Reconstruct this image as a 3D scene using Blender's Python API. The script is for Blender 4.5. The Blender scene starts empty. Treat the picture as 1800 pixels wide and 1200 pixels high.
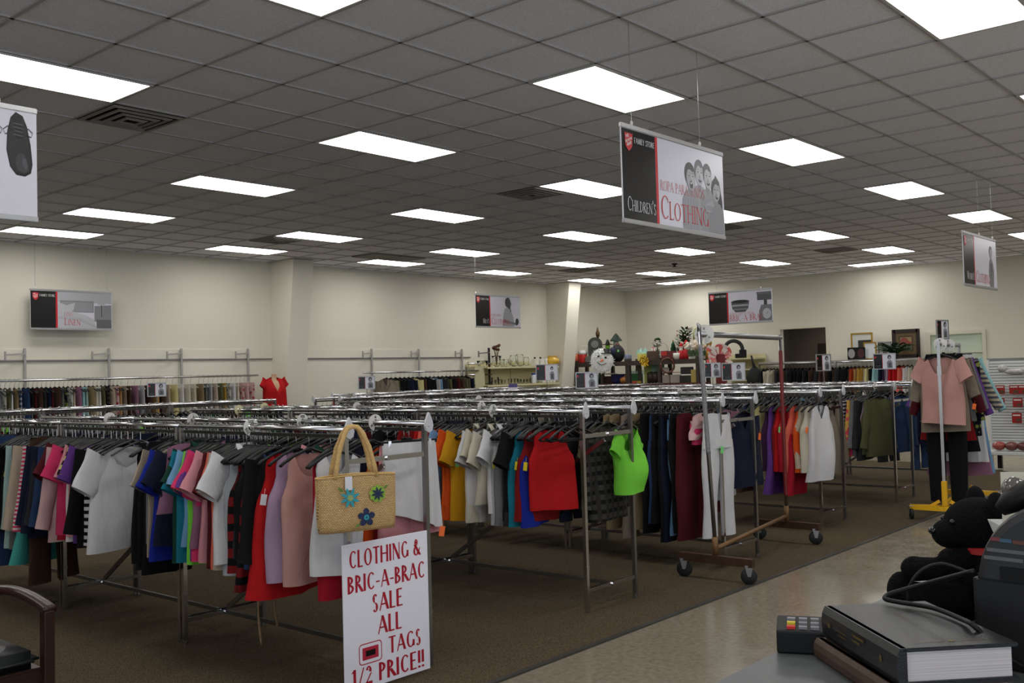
import bpy, bmesh, math, random
from mathutils import Vector, Matrix
PI = math.pi
rnd = random.Random(7)
S = bpy.context.scene
COL = S.collection

# ------------------------------------------------------------------ colours and materials
def lin(c):
    out = []
    for v in c:
        v = v / 255.0
        out.append(v / 12.92 if v <= 0.04045 else ((v + 0.055) / 1.055) ** 2.4)
    return (out[0], out[1], out[2], 1.0)

MATS = {}
def _new(name):
    m = bpy.data.materials.new(name)
    m.use_nodes = True
    nt = m.node_tree
    b = nt.nodes['Principled BSDF']
    return m, nt, b

def plain(name, rgb, rough=0.6, metal=0.0, spec=0.4, noise=0.0, scale=40.0, bump=0.0):
    if name in MATS:
        return MATS[name]
    m, nt, b = _new(name)
    c = lin(rgb)
    b.inputs['Base Color'].default_value = c
    b.inputs['Roughness'].default_value = rough
    b.inputs['Metallic'].default_value = metal
    b.inputs['Specular IOR Level'].default_value = spec
    if noise or bump:
        tc = nt.nodes.new('ShaderNodeTexCoord')
        n = nt.nodes.new('ShaderNodeTexNoise')
        n.inputs['Scale'].default_value = scale
        n.inputs['Detail'].default_value = 3
        nt.links.new(tc.outputs['Object'], n.inputs['Vector'])
        if noise:
            r = nt.nodes.new('ShaderNodeMix'); r.data_type = 'RGBA'
            r.inputs[6].default_value = tuple(x * (1 - noise) for x in c[:3]) + (1,)
            r.inputs[7].default_value = tuple(min(1, x * (1 + noise)) for x in c[:3]) + (1,)
            nt.links.new(n.outputs['Fac'], r.inputs[0])
            nt.links.new(r.outputs[2], b.inputs['Base Color'])
        if bump:
            bp = nt.nodes.new('ShaderNodeBump')
            bp.inputs['Strength'].default_value = bump
            bp.inputs['Distance'].default_value = 0.01
            nt.links.new(n.outputs['Fac'], bp.inputs['Height'])
            nt.links.new(bp.outputs['Normal'], b.inputs['Normal'])
    MATS[name] = m
    return m

CHROME = plain('chrome', (205, 205, 208), 0.16, 1.0)
CHROMEDULL = plain('dull chrome', (150, 150, 152), 0.32, 1.0)
STEEL = plain('brushed steel', (150, 148, 150), 0.42, 1.0)
WIRE = plain('hook wire', (150, 150, 150), 0.3, 1.0)
BLACKP = plain('black plastic', (14, 14, 15), 0.5, spec=.25)
WHITEP = plain('white plastic', (225, 224, 220), 0.5)
ALU = plain('aluminium', (170, 170, 172), 0.4, 0.8)

def fabric(name, rgb, pattern=None, rgb2=None, scale=12.0, rough=0.9):
    """woven cloth; pattern: stripe, vstripe, plaid, dots, floral, heather (object space)"""
    key = 'cloth ' + name
    if key in MATS:
        return MATS[key]
    m, nt, b = _new(key)
    rgb = tuple(v * .87 for v in rgb); rgb2 = tuple(v * .87 for v in rgb2) if rgb2 else None
    c = lin(rgb)
    b.inputs['Roughness'].default_value = rough
    b.inputs['Specular IOR Level'].default_value = 0.15
    b.inputs['Base Color'].default_value = c
    tc = nt.nodes.new('ShaderNodeTexCoord')
    def mix(fac, a, bb):
        r = nt.nodes.new('ShaderNodeMix'); r.data_type = 'RGBA'
        r.inputs[6].default_value = a if isinstance(a, tuple) else (0, 0, 0, 1)
        if not isinstance(a, tuple): nt.links.new(a, r.inputs[6])
        r.inputs[7].default_value = bb
        nt.links.new(fac, r.inputs[0])
        return r.outputs[2]
    def band(axis, sc, thr):
        sx = nt.nodes.new('ShaderNodeSeparateXYZ')
        nt.links.new(tc.outputs['Object'], sx.inputs[0])
        mu = nt.nodes.new('ShaderNodeMath'); mu.operation = 'MULTIPLY'
        nt.links.new(sx.outputs[axis], mu.inputs[0]); mu.inputs[1].default_value = sc
        fr = nt.nodes.new('ShaderNodeMath'); fr.operation = 'FRACT'
        nt.links.new(mu.outputs[0], fr.inputs[0])
        lt = nt.nodes.new('ShaderNodeMath'); lt.operation = 'LESS_THAN'
        nt.links.new(fr.outputs[0], lt.inputs[0]); lt.inputs[1].default_value = thr
        return lt.outputs[0]
    mp = nt.nodes.new('ShaderNodeMapping'); mp.inputs['Scale'].default_value = (9, 9, 3.8)
    oi = nt.nodes.new('ShaderNodeObjectInfo'); nt.links.new(oi.outputs['Location'], mp.inputs['Location'])
    nt.links.new(tc.outputs['Object'], mp.inputs['Vector'])
    wn = nt.nodes.new('ShaderNodeTexNoise'); wn.inputs['Scale'].default_value = 1.0; wn.inputs['Detail'].default_value = 3; wn.inputs['Distortion'].default_value = .8
    nt.links.new(mp.outputs[0], wn.inputs['Vector'])
    bp = nt.nodes.new('ShaderNodeBump'); bp.inputs['Strength'].default_value = 0.55; bp.inputs['Distance'].default_value = 0.03
    nt.links.new(wn.outputs['Fac'], bp.inputs['Height']); nt.links.new(bp.outputs['Normal'], b.inputs['Normal'])
    c2 = lin(rgb2) if rgb2 else None
    if pattern == 'stripe':
        nt.links.new(mix(band(2, scale, 0.5), c, c2), b.inputs['Base Color'])
    elif pattern == 'vstripe':
        nt.links.new(mix(band(0, scale, 0.4), c, c2), b.inputs['Base Color'])
    elif pattern == 'plaid':
        a = mix(band(2, scale, 0.45), c, c2)
        nt.links.new(mix(band(0, scale, 0.4), a, tuple((x + y) / 2 for x, y in zip(c, c2))), b.inputs['Base Color'])
    elif pattern in ('dots', 'floral'):
        v = nt.nodes.new('ShaderNodeTexVoronoi')
        v.inputs['Scale'].default_value = scale
        v.inputs['Randomness'].default_value = 0.15 if pattern == 'dots' else 1.0
        nt.links.new(tc.outputs['Object'], v.inputs['Vector'])
        lt = nt.nodes.new('ShaderNodeMath'); lt.operation = 'LESS_THAN'
        nt.links.new(v.outputs['Distance'], lt.inputs[0])
        lt.inputs[1].default_value = 0.33 if pattern == 'dots' else 0.4
        nt.links.new(mix(lt.outputs[0], c, c2), b.inputs['Base Color'])
    else:
        n = nt.nodes.new('ShaderNodeTexNoise')
        n.inputs['Scale'].default_value = 220 if pattern != 'heather' else 60
        nt.links.new(tc.outputs['Object'], n.inputs['Vector'])
        k = 0.12 if pattern != 'heather' else 0.5
        nt.links.new(mix(n.outputs['Fac'], tuple(x * (1 - k) for x in c[:3]) + (1,), tuple(min(1, x * (1 + k)) for x in c[:3]) + (1,)), b.inputs['Base Color'])
    MATS[key] = m
    return m

def glass(name='clear glass', rgb=(250, 252, 251), rough=0.05):
    if name in MATS: return MATS[name]
    m, nt, b = _new(name)
    b.inputs['Base Color'].default_value = lin(rgb)
    b.inputs['Roughness'].default_value = rough
    b.inputs['Transmission Weight'].default_value = 1.0
    b.inputs['IOR'].default_value = 1.2
    MATS[name] = m
    return m

# ------------------------------------------------------------------ mesh builder
class MB:
    def __init__(self):
        self.v = []; self.f = []; self.mi = []; self.cur = 0
    def add(self, vs, fs):
        o = len(self.v)
        self.v += [tuple(p) for p in vs]
        for f in fs:
            self.f.append(tuple(i + o for i in f)); self.mi.append(self.cur)
        return self
    def mat(self, i):
        self.cur = i; return self
    def box(self, c, s, rot=None, bev=0.0):
        x, y, z = s[0] / 2, s[1] / 2, s[2] / 2
        if bev > 0:
            bm = bmesh.new()
            bmesh.ops.create_cube(bm, size=1.0)
            for v in bm.verts: v.co = Vector((v.co.x * s[0], v.co.y * s[1], v.co.z * s[2]))
            bmesh.ops.bevel(bm, geom=bm.edges[:], offset=bev, segments=2, affect='EDGES')
            bm.verts.index_update()
            vs = [v.co.copy() for v in bm.verts]; fs = [[v.index for v in f.verts] for f in bm.faces]
            bm.free()
        else:
            vs = [Vector(p) for p in ((-x, -y, -z), (x, -y, -z), (x, y, -z), (-x, y, -z), (-x, -y, z), (x, -y, z), (x, y, z), (-x, y, z))]
            fs = [(0, 3, 2, 1), (4, 5, 6, 7), (0, 1, 5, 4), (1, 2, 6, 5), (2, 3, 7, 6), (3, 0, 4, 7)]
        if rot is not None: vs = [rot @ p for p in vs]
        c = Vector(c)
        return self.add([p + c for p in vs], fs)
    def bar(self, a, b, w, h=None):
        """rectangular bar from a to b"""
        a = Vector(a); b = Vector(b); h = h or w
        d = (b - a); L = d.length; d.normalize()
        up = Vector((0, 0, 1)) if abs(d.z) < 0.95 else Vector((0, 1, 0))
        s = d.cross(up).normalized(); u = s.cross(d)
        vs = []
        for p in (a, b):
            for i, j in ((-1, -1), (1, -1), (1, 1), (-1, 1)): vs.append(p + s * i * w / 2 + u * j * h / 2)
        return self.add(vs, [(0, 1, 2, 3), (7, 6, 5, 4), (0, 4, 5, 1), (1, 5, 6, 2), (2, 6, 7, 3), (3, 7, 4, 0)])
    def tube(self, pts, r, n=8, cap=True, flat=1.0):
        pts = [Vector(p) for p in pts]
        rs = r if isinstance(r, (list, tuple)) else [r] * len(pts)
        vs = []; fs = []
        ref = None
        for i, p in enumerate(pts):
            t = (pts[min(i + 1, len(pts) - 1)] - pts[max(i - 1, 0)]).normalized()
            if ref is None:
                up = Vector((0, 0, 1)) if abs(t.z) < 0.9 else Vector((0, 1, 0))
                ref = t.cross(up).normalized()
            else:
                ref = (ref - t * ref.dot(t)).normalized()
            s = ref; u = t.cross(s)
            for k in range(n):
                a = 2 * PI * k / n
                vs.append(p + (s * math.cos(a) + u * math.sin(a) * flat) * rs[i])
        for i in range(len(pts) - 1):
            for k in range(n):
                fs.append((i * n + k, i * n + (k + 1) % n, (i + 1) * n + (k + 1) % n, (i + 1) * n + k))
        if cap:
            fs.append(tuple(range(n - 1, -1, -1)))
            fs.append(tuple((len(pts) - 1) * n + k for k in range(n)))
        return self.add(vs, fs)
    def lathe(self, prof, c=(0, 0, 0), n=20, sx=1.0, sy=1.0):
        vs = []; fs = []
        for r, z in prof:
            for k in range(n):
                a = 2 * PI * k / n
                vs.append((c[0] + r * math.cos(a) * sx, c[1] + r * math.sin(a) * sy, c[2] + z))
        m = len(prof)
        for i in range(m - 1):
            for k in range(n):
                fs.append((i * n + k, i * n + (k + 1) % n, (i + 1) * n + (k + 1) % n, (i + 1) * n + k))
        if prof[0][0] > 1e-5: fs.append(tuple(range(n - 1, -1, -1)))
        if prof[-1][0] > 1e-5: fs.append(tuple((m - 1) * n + k for k in range(n)))
        return self.add(vs, fs)
    def ball(self, c, r, n=14, m=8):
        rr = r if isinstance(r, (tuple, list)) else (r, r, r)
        vs = []; fs = []
        for i in range(m + 1):
            th = PI * i / m
            for k in range(n):
                a = 2 * PI * k / n
                vs.append((c[0] + rr[0] * math.sin(th) * math.cos(a), c[1] + rr[1] * math.sin(th) * math.sin(a), c[2] + rr[2] * math.cos(th)))
        for i in range(m):
            for k in range(n):
                fs.append((i * n + k, (i + 1) * n + k, (i + 1) * n + (k + 1) % n, i * n + (k + 1) % n))
        return self.add(vs, fs)
    def prism(self, poly, h, axis='z', o=(0, 0, 0)):
        """extrude a 2-D outline by h along an axis; poly in the two other axes"""
        def P(p, t):
            if axis == 'z': q = (p[0], p[1], t)
            elif axis == 'y': q = (p[0], t, p[1])
            else: q = (t, p[0], p[1])
            return (q[0] + o[0], q[1] + o[1], q[2] + o[2])
        n = len(poly)
        vs = [P(p, 0) for p in poly] + [P(p, h) for p in poly]
        fs = [tuple(range(n - 1, -1, -1)), tuple(range(n, 2 * n))] + [(i, (i + 1) % n, n + (i + 1) % n, n + i) for i in range(n)]
        return self.add(vs, fs)
    def flat(self, poly, y=0.0):
        """flat outline in the x-z plane at depth y, facing -y"""
        return self.add([(p[0], y, p[1]) for p in poly], [tuple(range(len(poly)))])
    def disc(self, c, rx, rz, y, n=24, a0=0.0):
        ca, sa = math.cos(a0), math.sin(a0)
        return self.flat([(c[0] + rx * math.cos(2 * PI * k / n) * ca - rz * math.sin(2 * PI * k / n) * sa, c[1] + rx * math.cos(2 * PI * k / n) * sa + rz * math.sin(2 * PI * k / n) * ca) for k in range(n)], y)
    def mesh(self, name, mats, smooth=False):
        me = bpy.data.meshes.new(name)
        me.from_pydata(self.v, [], self.f)
        for m in (mats if isinstance(mats, (list, tuple)) else [mats]): me.materials.append(m)
        me.polygons.foreach_set('material_index', self.mi)
        bm = bmesh.new(); bm.from_mesh(me)
        if self.fixn: bmesh.ops.recalc_face_normals(bm, faces=bm.faces[:])
        bm.to_mesh(me); bm.free()
        if smooth: me.polygons.foreach_set('use_smooth', [True] * len(me.polygons))
        me.update()
        return me
    fixn = True
    def build(self, name, mats, parent=None, smooth=False, loc=None, rotz=0.0, label=None, bevel=0.0):
        o = bpy.data.objects.new(name, self.mesh(name, mats, smooth))
        COL.objects.link(o)
        if parent is not None: o.parent = parent
        if loc is not None: o.location = loc
        if rotz: o.rotation_euler = (0, 0, rotz)
        if label: o['label'] = label
        if smooth == 'auto' or bevel:
            if bevel:
                md = o.modifiers.new('edge', 'BEVEL'); md.width = bevel; md.segments = 2
        return o

LABELS = set()
def tag(o, label, cat, group=None):
    if label.lower() in LABELS and not group: print('DUPLICATE LABEL', label)
    LABELS.add(label.lower())
    n = len(label.split())
    if n < 4 or n > 16: print('LABEL LENGTH', n, label)
    o['label'] = label; o['category'] = cat
    if group: o['group'] = group
    return o
def thing(name, label, cat, loc=(0, 0, 0), rotz=0.0, group=None):
    o = bpy.data.objects.new(name, None)
    o.empty_display_size = 0.1
    COL.objects.link(o)
    o.location = loc; o.rotation_euler = (0, 0, rotz)
    return tag(o, label, cat, group)
def struct(name, mb, mat, smooth=False):
    o = mb.build(name, mat, None, smooth); o['kind'] = 'structure'
    return o
def copy_tree(root):
    r = root.copy(); COL.objects.link(r)
    for ch in root.children:
        c = ch.copy(); COL.objects.link(c); c.parent = r
        for g in ch.children:
            d = g.copy(); COL.objects.link(d); d.parent = c
    return r
def smooth_path(p, n=6):
    p = [Vector(q) for q in p]; o = []
    for i in range(len(p) - 1):
        a, b_, c, d = p[max(0, i - 1)], p[i], p[i + 1], p[min(len(p) - 1, i + 2)]
        for k in range(n):
            t = k / n
            o.append(.5 * ((2 * b_) + (c - a) * t + (2 * a - 5 * b_ + 4 * c - d) * t * t + (3 * b_ - a - 3 * c + d) * t ** 3))
    return o + [p[-1]]
def ordinal(n):
    a = ['zeroth', 'first', 'second', 'third', 'fourth', 'fifth', 'sixth', 'seventh', 'eighth', 'ninth', 'tenth', 'eleventh', 'twelfth', 'thirteenth', 'fourteenth', 'fifteenth', 'sixteenth', 'seventeenth', 'eighteenth', 'nineteenth']
    if n < 20: return a[n]
    t = ['', '', 'twent', 'thirt', 'fort', 'fift', 'sixt', 'sevent', 'eight', 'ninet'][n // 10]
    return t + ('ieth' if n % 10 == 0 else 'y-' + a[n % 10])

# ------------------------------------------------------------------ capitals drawn from strokes
# l: line x0 y0 x1 y1 weight(1 thick, 0 thin) serifs(0 none,1 start,2 end,3 both); a: arc cx cy rx ry a0 a1 (deg)
G = {
 'A': (0.78, [('l', .06, 0, .39, 1, 0, 1), ('l', .72, 0, .39, 1, 1, 1), ('l', .18, .34, .6, .34, 0, 0)]),
 'B': (0.62, [('l', .12, 0, .12, 1, 1, 3), ('a', .12, .75, .38, .25, -90, 90), ('a', .12, .27, .44, .27, -90, 90)]),
 'C': (0.74, [('a', .42, .5, .36, .5, 48, 312), ('l', .66, .87, .66, .72, 0, 0)]),
 'D': (0.78, [('l', .12, 0, .12, 1, 1, 3), ('a', .12, .5, .56, .5, -90, 90)]),
 'E': (0.58, [('l', .12, 0, .12, 1, 1, 3), ('l', .12, .97, .5, .97, 0, 0), ('l', .12, .52, .44, .52, 0, 0), ('l', .12, .03, .53, .03, 0, 0), ('l', .5, .97, .5, .86, 0, 0), ('l', .53, .03, .53, .15, 0, 0)]),
 'F': (0.54, [('l', .12, 0, .12, 1, 1, 3), ('l', .12, .97, .5, .97, 0, 0), ('l', .12, .5, .44, .5, 0, 0), ('l', .5, .97, .5, .86, 0, 0)]),
 'G': (0.78, [('a', .42, .5, .36, .5, 48, 318), ('l', .68, .06, .68, .44, 1, 2), ('l', .64, .88, .64, .74, 0, 0)]),
 'H': (0.80, [('l', .12, 0, .12, 1, 1, 3), ('l', .68, 0, .68, 1, 1, 3), ('l', .12, .52, .68, .52, 0, 0)]),
 'I': (0.28, [('l', .14, 0, .14, 1, 1, 3)]),
 'L': (0.54, [('l', .12, 0, .12, 1, 1, 3), ('l', .12, .03, .5, .03, 0, 0), ('l', .5, .03, .5, .16, 0, 0)]),
 'M': (0.92, [('l', .12, 0, .16, 1, 0, 3), ('l', .16, 1, .46, .05, 1, 0), ('l', .46, .05, .77, 1, 0, 0), ('l', .77, 1, .81, 0, 1, 3)]),
 'N': (0.82, [('l', .12, 0, .12, 1, 0, 3), ('l', .12, 1, .7, 0, 1, 0), ('l', .7, 0, .7, 1, 0, 2)]),
 'O': (0.84, [('a', .42, .5, .37, .5, 0, 360)]),
 'P': (0.58, [('l', .12, 0, .12, 1, 1, 3), ('a', .12, .72, .4, .28, -90, 90)]),
 'R': (0.66, [('l', .12, 0, .12, 1, 1, 3), ('a', .12, .74, .38, .26, -90, 90), ('l', .28, .48, .64, 0, 1, 2)]),
 'S': (0.54, [('a', .27, .75, .2, .25, 35, 262), ('a', .27, .25, .22, .27, -145, 95), ('l', .44, .92, .44, .78, 0, 0), ('l', .06, .06, .06, .22, 0, 0)]),
 'T': (0.66, [('l', .33, 0, .33, 1, 1, 1), ('l', .03, .97, .63, .97, 0, 0), ('l', .03, .97, .03, .84, 0, 0), ('l', .63, .97, .63, .84, 0, 0)]),
 'U': (0.76, [('l', .12, .3, .12, 1, 1, 2), ('l', .64, .3, .64, 1, 0, 2), ('a', .38, .3, .26, .3, 180, 360)]),
 'V': (0.74, [('l', .05, 1, .37, 0, 1, 1), ('l', .37, 0, .69, 1, 0, 2)]),
 'W': (1.0, [('l', .04, 1, .28, 0, 1, 1), ('l', .28, 0, .5, 1, 0, 0), ('l', .5, 1, .74, 0, 1, 0), ('l', .74, 0, .96, 1, 0, 2)]),
 'X': (0.7, [('l', .05, 1, .65, 0, 1, 3), ('l', .05, 0, .65, 1, 0, 3)]),
 'Y': (0.68, [('l', .04, 1, .34, .48, 1, 1), ('l', .34, .48, .64, 1, 0, 2), ('l', .34, 0, .34, .48, 1, 1)]),
 '&': (0.8, [('a', .34, .77, .17, .21, 0, 360), ('a', .33, .27, .28, .28, 60, 330), ('l', .2, .66, .72, 0, 1, 0), ('l', .57, .13, .7, .45, 0, 2)]),
 '-': (0.42, [('l', .04, .38, .38, .38, 0, 0)]),
 "'": (0.2, [('l', .1, .75, .1, 1, 1, 0)]),
 '!': (0.26, [('l', .13, .28, .13, 1, 1, 0), ('l', .13, 0, .13, .12, 1, 0)]),
 '/': (0.5, [('l', .04, -.12, .46, 1, 0, 0)]),
 '1': (0.4, [('l', .24, 0, .24, 1, 1, 1), ('l', .06, .82, .24, .98, 0, 0)]),
 '2': (0.58, [('a', .28, .73, .21, .27, -20, 165), ('l', .46, .6, .06, .03, 0, 0), ('l', .04, .05, .54, .05, 1, 0)]),
 '3': (0.56, [('a', .26, .75, .2, .25, -90, 150), ('a', .26, .27, .23, .27, -150, 90)]),
 '4': (0.6, [('l', .42, 0, .42, 1, 1, 0), ('l', .42, 1, .05, .3, 0, 0), ('l', .05, .3, .56, .3, 0, 0)]),
 '6': (0.6, [('a', .3, .3, .22, .3, 0, 360), ('a', .5, .4, .42, .6, 100, 190)]),
 '8': (0.6, [('a', .3, .76, .19, .24, 0, 360), ('a', .3, .27, .23, .27, 0, 360)]),
 '0': (0.6, [('a', .3, .5, .24, .5, 0, 360)]),
 ' ': (0.36, []),
}
def text_width(s, size, small=0.78, track=0.04):
    w = 0
    for ch in s:
        u = ch.upper(); k = size * (1.0 if (ch == u) else small)
        base = 'N' if u == '\u00d1' else u
        w += (G[base][0] + track) * k
    return w
def text(mb, s, x, z, size, y=0.0, thick=0.13, thin=0.05, serif=True, xs=1.0, small=0.78, track=0.04, align='l', M=None):
    """draw a line of capitals in the x-z plane (lower-case letters become small capitals)"""
    W = text_width(s, size, small, track) * xs
    if align == 'c': x -= W / 2
    if align == 'r': x -= W
    def put(poly):
        pts = [(p[0], y, p[1]) for p in poly]
        if M is not None: pts = [M @ Vector(p) for p in pts]
        mb.add(pts, [tuple(range(len(pts)))])
    for ch in s:
        u = ch.upper(); k = size * (1.0 if ch == u else small)
        base = 'N' if u == '\u00d1' else u
        gw, strokes = G[base]
        if u == '\u00d1': strokes = strokes + [('l', .22, 1.16, .6, 1.2, 0, 0)]
        for st in strokes:
            if st[0] == 'l':
                _, x0, y0, x1, y1, wt, sf = st
                if not serif and not wt and not sf and abs(x1 - x0) < .01 and abs(y1 - y0) < .2: continue
                w = thick if wt else thin
                d = Vector((x1 - x0, y1 - y0)); d.normalize(); nrm = Vector((-d.y, d.x)) * w / 2
                if abs(d.y) > 0.5:                       # stems end on horizontals
                    nrm = Vector((w / 2 / abs(d.y), 0)) if d.y < 0 else Vector((-w / 2 / d.y, 0))
                q = [(x0 + nrm.x, y0 + nrm.y), (x0 - nrm.x, y0 - nrm.y), (x1 - nrm.x, y1 - nrm.y), (x1 + nrm.x, y1 + nrm.y)]
                put([(x + a * k * xs, z + b * k) for a, b in q])
                if serif and sf:
                    for bit, (sx, sy) in ((1, (x0, y0)), (2, (x1, y1))):
                        if sf & bit:
                            yy = 0.0 if sy < .5 else 1.0
                            h = 0.035 if yy == 0 else -0.035
                            e = w / 2 + 0.07
                            put([(x + (sx - e) * k * xs, z + yy * k), (x + (sx + e) * k * xs, z + yy * k), (x + (sx + e) * k * xs, z + (yy + h) * k), (x + (sx - e) * k * xs, z + (yy + h) * k)])
            else:
                _, cx, cy, rx, ry, a0, a1 = st
                n = max(6, int(abs(a1 - a0) / 15))
                prev = None
                for i in range(n + 1):
                    a = math.radians(a0 + (a1 - a0) * i / n)
                    w = thin + (thick - thin) * abs(math.cos(a)) ** 1.3
                    c, s_ = math.cos(a), math.sin(a)
                    o = (cx + rx * c, cy + ry * s_)
                    ii = (cx + (rx - w) * c, cy + (ry - w * 0.9) * s_)
                    if prev:
                        put([(x + p[0] * k * xs, z + p[1] * k) for p in (prev[0], o, ii, prev[1])])
                    prev = (o, ii)
        x += (gw + track) * k * xs
    return W
# ------------------------------------------------------------------ camera (world: x along the aisle, y across the racks, z up)
HC = 1.58; CEIL = 3.658; T = 0.6096; A0 = -0.074; B0 = -0.092
F_PX, PITCH, ROLL, TH = 1746.255, 0.0334021, 0.0281208, 0.856990
def cam_setup():
    cd = bpy.data.cameras.new('camera'); co = bpy.data.objects.new('camera', cd); COL.objects.link(co)
    cd.sensor_fit = 'HORIZONTAL'; cd.sensor_width = 36.0
    cd.lens = F_PX / 1800.0 * 36.0
    cd.clip_start = 0.05; cd.clip_end = 100
    Rw = Matrix(((math.cos(TH), math.sin(TH), 0), (-math.sin(TH), math.cos(TH), 0), (0, 0, 1)))
    f = Rw @ Vector((0, math.cos(PITCH), math.sin(PITCH))); r = Rw @ Vector((1, 0, 0)); u = Rw @ Vector((0, -math.sin(PITCH), math.cos(PITCH)))
    c, s = math.cos(ROLL), math.sin(ROLL)
    rc = r * c + u * s; uc = -r * s + u * c      # picture x and y axes in the world
    # U = f(u c - v s)  V = f(u s + v c): picture right axis = c r - s u
    rc = r * c - u * s; uc = r * s + u * c
    M = Matrix((rc, uc, -f)).transposed()
    co.matrix_world = Matrix.Translation((0, 0, HC)) @ M.to_4x4()
    S.camera = co
cam_setup()

# ------------------------------------------------------------------ surfaces of the room
def nodes_mat(name, build):
    m, nt, b = _new(name); build(nt, b, nt.nodes.new('ShaderNodeTexCoord')); MATS[name] = m
    return m
def ramp(nt, fac, stops):
    r = nt.nodes.new('ShaderNodeValToRGB')
    nt.links.new(fac, r.inputs[0])
    e = r.color_ramp.elements
    e[0].position, e[0].color = stops[0][0], lin(stops[0][1])
    e[1].position, e[1].color = stops[1][0], lin(stops[1][1])
    for p, c in stops[2:]:
        q = e.new(p); q.color = lin(c)
    return r.outputs[0]
def noise(nt, tc, scale, detail=4, out='Object'):
    n = nt.nodes.new('ShaderNodeTexNoise'); n.inputs['Scale'].default_value = scale; n.inputs['Detail'].default_value = detail
    nt.links.new(tc.outputs[out], n.inputs['Vector'])
    return n.outputs['Fac']
def bump(nt, b, h, strength, dist=0.01):
    bp = nt.nodes.new('ShaderNodeBump'); bp.inputs['Strength'].default_value = strength; bp.inputs['Distance'].default_value = dist
    nt.links.new(h, bp.inputs['Height']); nt.links.new(bp.outputs['Normal'], b.inputs['Normal'])

def carpet_b(nt, b, tc):
    n = noise(nt, tc, 160, 5)
    nt.links.new(ramp(nt, n, [(0.35, (54, 46, 36)), (0.65, (104, 92, 74))]), b.inputs['Base Color'])
    b.inputs['Roughness'].default_value = 1.0; b.inputs['Specular IOR Level'].default_value = 0.05
    bump(nt, b, n, 0.8, 0.01)
def tile_b(nt, b, tc):
    br = nt.nodes.new('ShaderNodeTexBrick')
    br.offset = 0.0
    br.inputs['Scale'].default_value = 1.0
    br.inputs['Brick Width'].default_value = 0.3048; br.inputs['Row Height'].default_value = 0.3048
    br.inputs['Mortar Size'].default_value = 0.0012
    br.inputs['Color1'].default_value = lin((142, 134, 119)); br.inputs['Color2'].default_value = lin((138, 130, 115)); br.inputs['Mortar'].default_value = lin((132, 123, 108))
    nt.links.new(tc.outputs['Object'], br.inputs['Vector'])
    mx = nt.nodes.new('ShaderNodeMix'); mx.data_type = 'RGBA'; mx.blend_type = 'MULTIPLY'; mx.inputs[0].default_value = 1.0
    nt.links.new(br.outputs['Color'], mx.inputs[6])
    nt.links.new(ramp(nt, noise(nt, tc, 30, 5), [(0.3, (222, 218, 212)), (0.7, (255, 255, 255))]), mx.inputs[7])
    nt.links.new(mx.outputs[2], b.inputs['Base Color'])
    nt.links.new(ramp(nt, noise(nt, tc, 5, 3), [(0.3, (98, 98, 98)), (0.75, (140, 140, 140))]), b.inputs['Roughness'])
    b.inputs['Specular IOR Level'].default_value = 0.5
def wall_b(nt, b, tc):
    nt.links.new(ramp(nt, noise(nt, tc, 0.8, 3), [(0.2, (213, 209, 195)), (0.8, (221, 217, 204))]), b.inputs['Base Color'])
    b.inputs['Roughness'].default_value = 0.75; b.inputs['Specular IOR Level'].default_value = 0.2
    bump(nt, b, noise(nt, tc, 90, 4), 0.12, 0.004)
def ceil_b(nt, b, tc):
    nt.links.new(ramp(nt, noise(nt, tc, 140, 5), [(0.3, (222, 222, 226)), (0.6, (244, 244, 249))]), b.inputs['Base Color'])
    b.inputs['Roughness'].default_value = 0.95; b.inputs['Specular IOR Level'].default_value = 0.05
    bump(nt, b, noise(nt, tc, 140, 5), 0.6, 0.004)
M_CARPET = nodes_mat('brown loop carpet', carpet_b)
M_TILE = nodes_mat('polished vinyl tile', tile_b)
M_WALL = nodes_mat('cream wall paint', wall_b)
M_CEIL = nodes_mat('ceiling tile', ceil_b)
M_TBAR = plain('ceiling grid paint', (178, 175, 176), 0.6)
M_TRIM = plain('cream trim paint', (214, 208, 190), 0.5)
M_EDGE = plain('vinyl carpet edging', (62, 60, 58), 0.35)

XB, YL, X0, Y0 = 21.25, 14.5, -4.0, -5.0
struct('floor', MB().box(((X0 + XB) / 2, (Y0 + YL) / 2, -0.05), (XB - X0, YL - Y0, 0.1)), M_TILE)
CP = [(X0 + .02, 3.5), (14.75, 3.5), (16.2, 4.95), (16.2, YL - .01), (X0 + .02, YL - .01)]
struct('floor_carpet', MB().prism(CP, 0.008, 'z'), M_CARPET)
e = MB()
e.bar((X0, 3.485, 0.005), (14.757, 3.485, 0.005), 0.035, 0.012)
e.bar((14.757, 3.485, 0.005), (16.21, 4.94, 0.005), 0.035, 0.012)
struct('trim_2', e, M_EDGE)
# walls
struct('wall_left', MB().box(((X0 + XB) / 2, YL + .06, CEIL / 2), (XB - X0 + .2, .12, CEIL)), M_WALL)
DY0, DY1, DZ = 9.17, 10.25, 2.44
WY0, WY1, WZ0, WZ1 = 5.86, 6.98, 1.0, 2.19
def wall_yz(mb, x, th, ys, zs, holes):
    for i in range(len(ys) - 1):
        for j in range(len(zs) - 1):
            if (i, j) in holes: continue
            mb.box((x + th / 2, (ys[i] + ys[i + 1]) / 2, (zs[j] + zs[j + 1]) / 2), (th, ys[i + 1] - ys[i], zs[j + 1] - zs[j]))
    return mb
wb = wall_yz(MB(), XB, .14, [Y0, WY0, WY1, DY0, DY1, YL], [0, WZ0, WZ1, DZ, CEIL], {(1, 1), (3, 0), (3, 1), (3, 2)})
struct('wall_back', wb, M_WALL)
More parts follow.
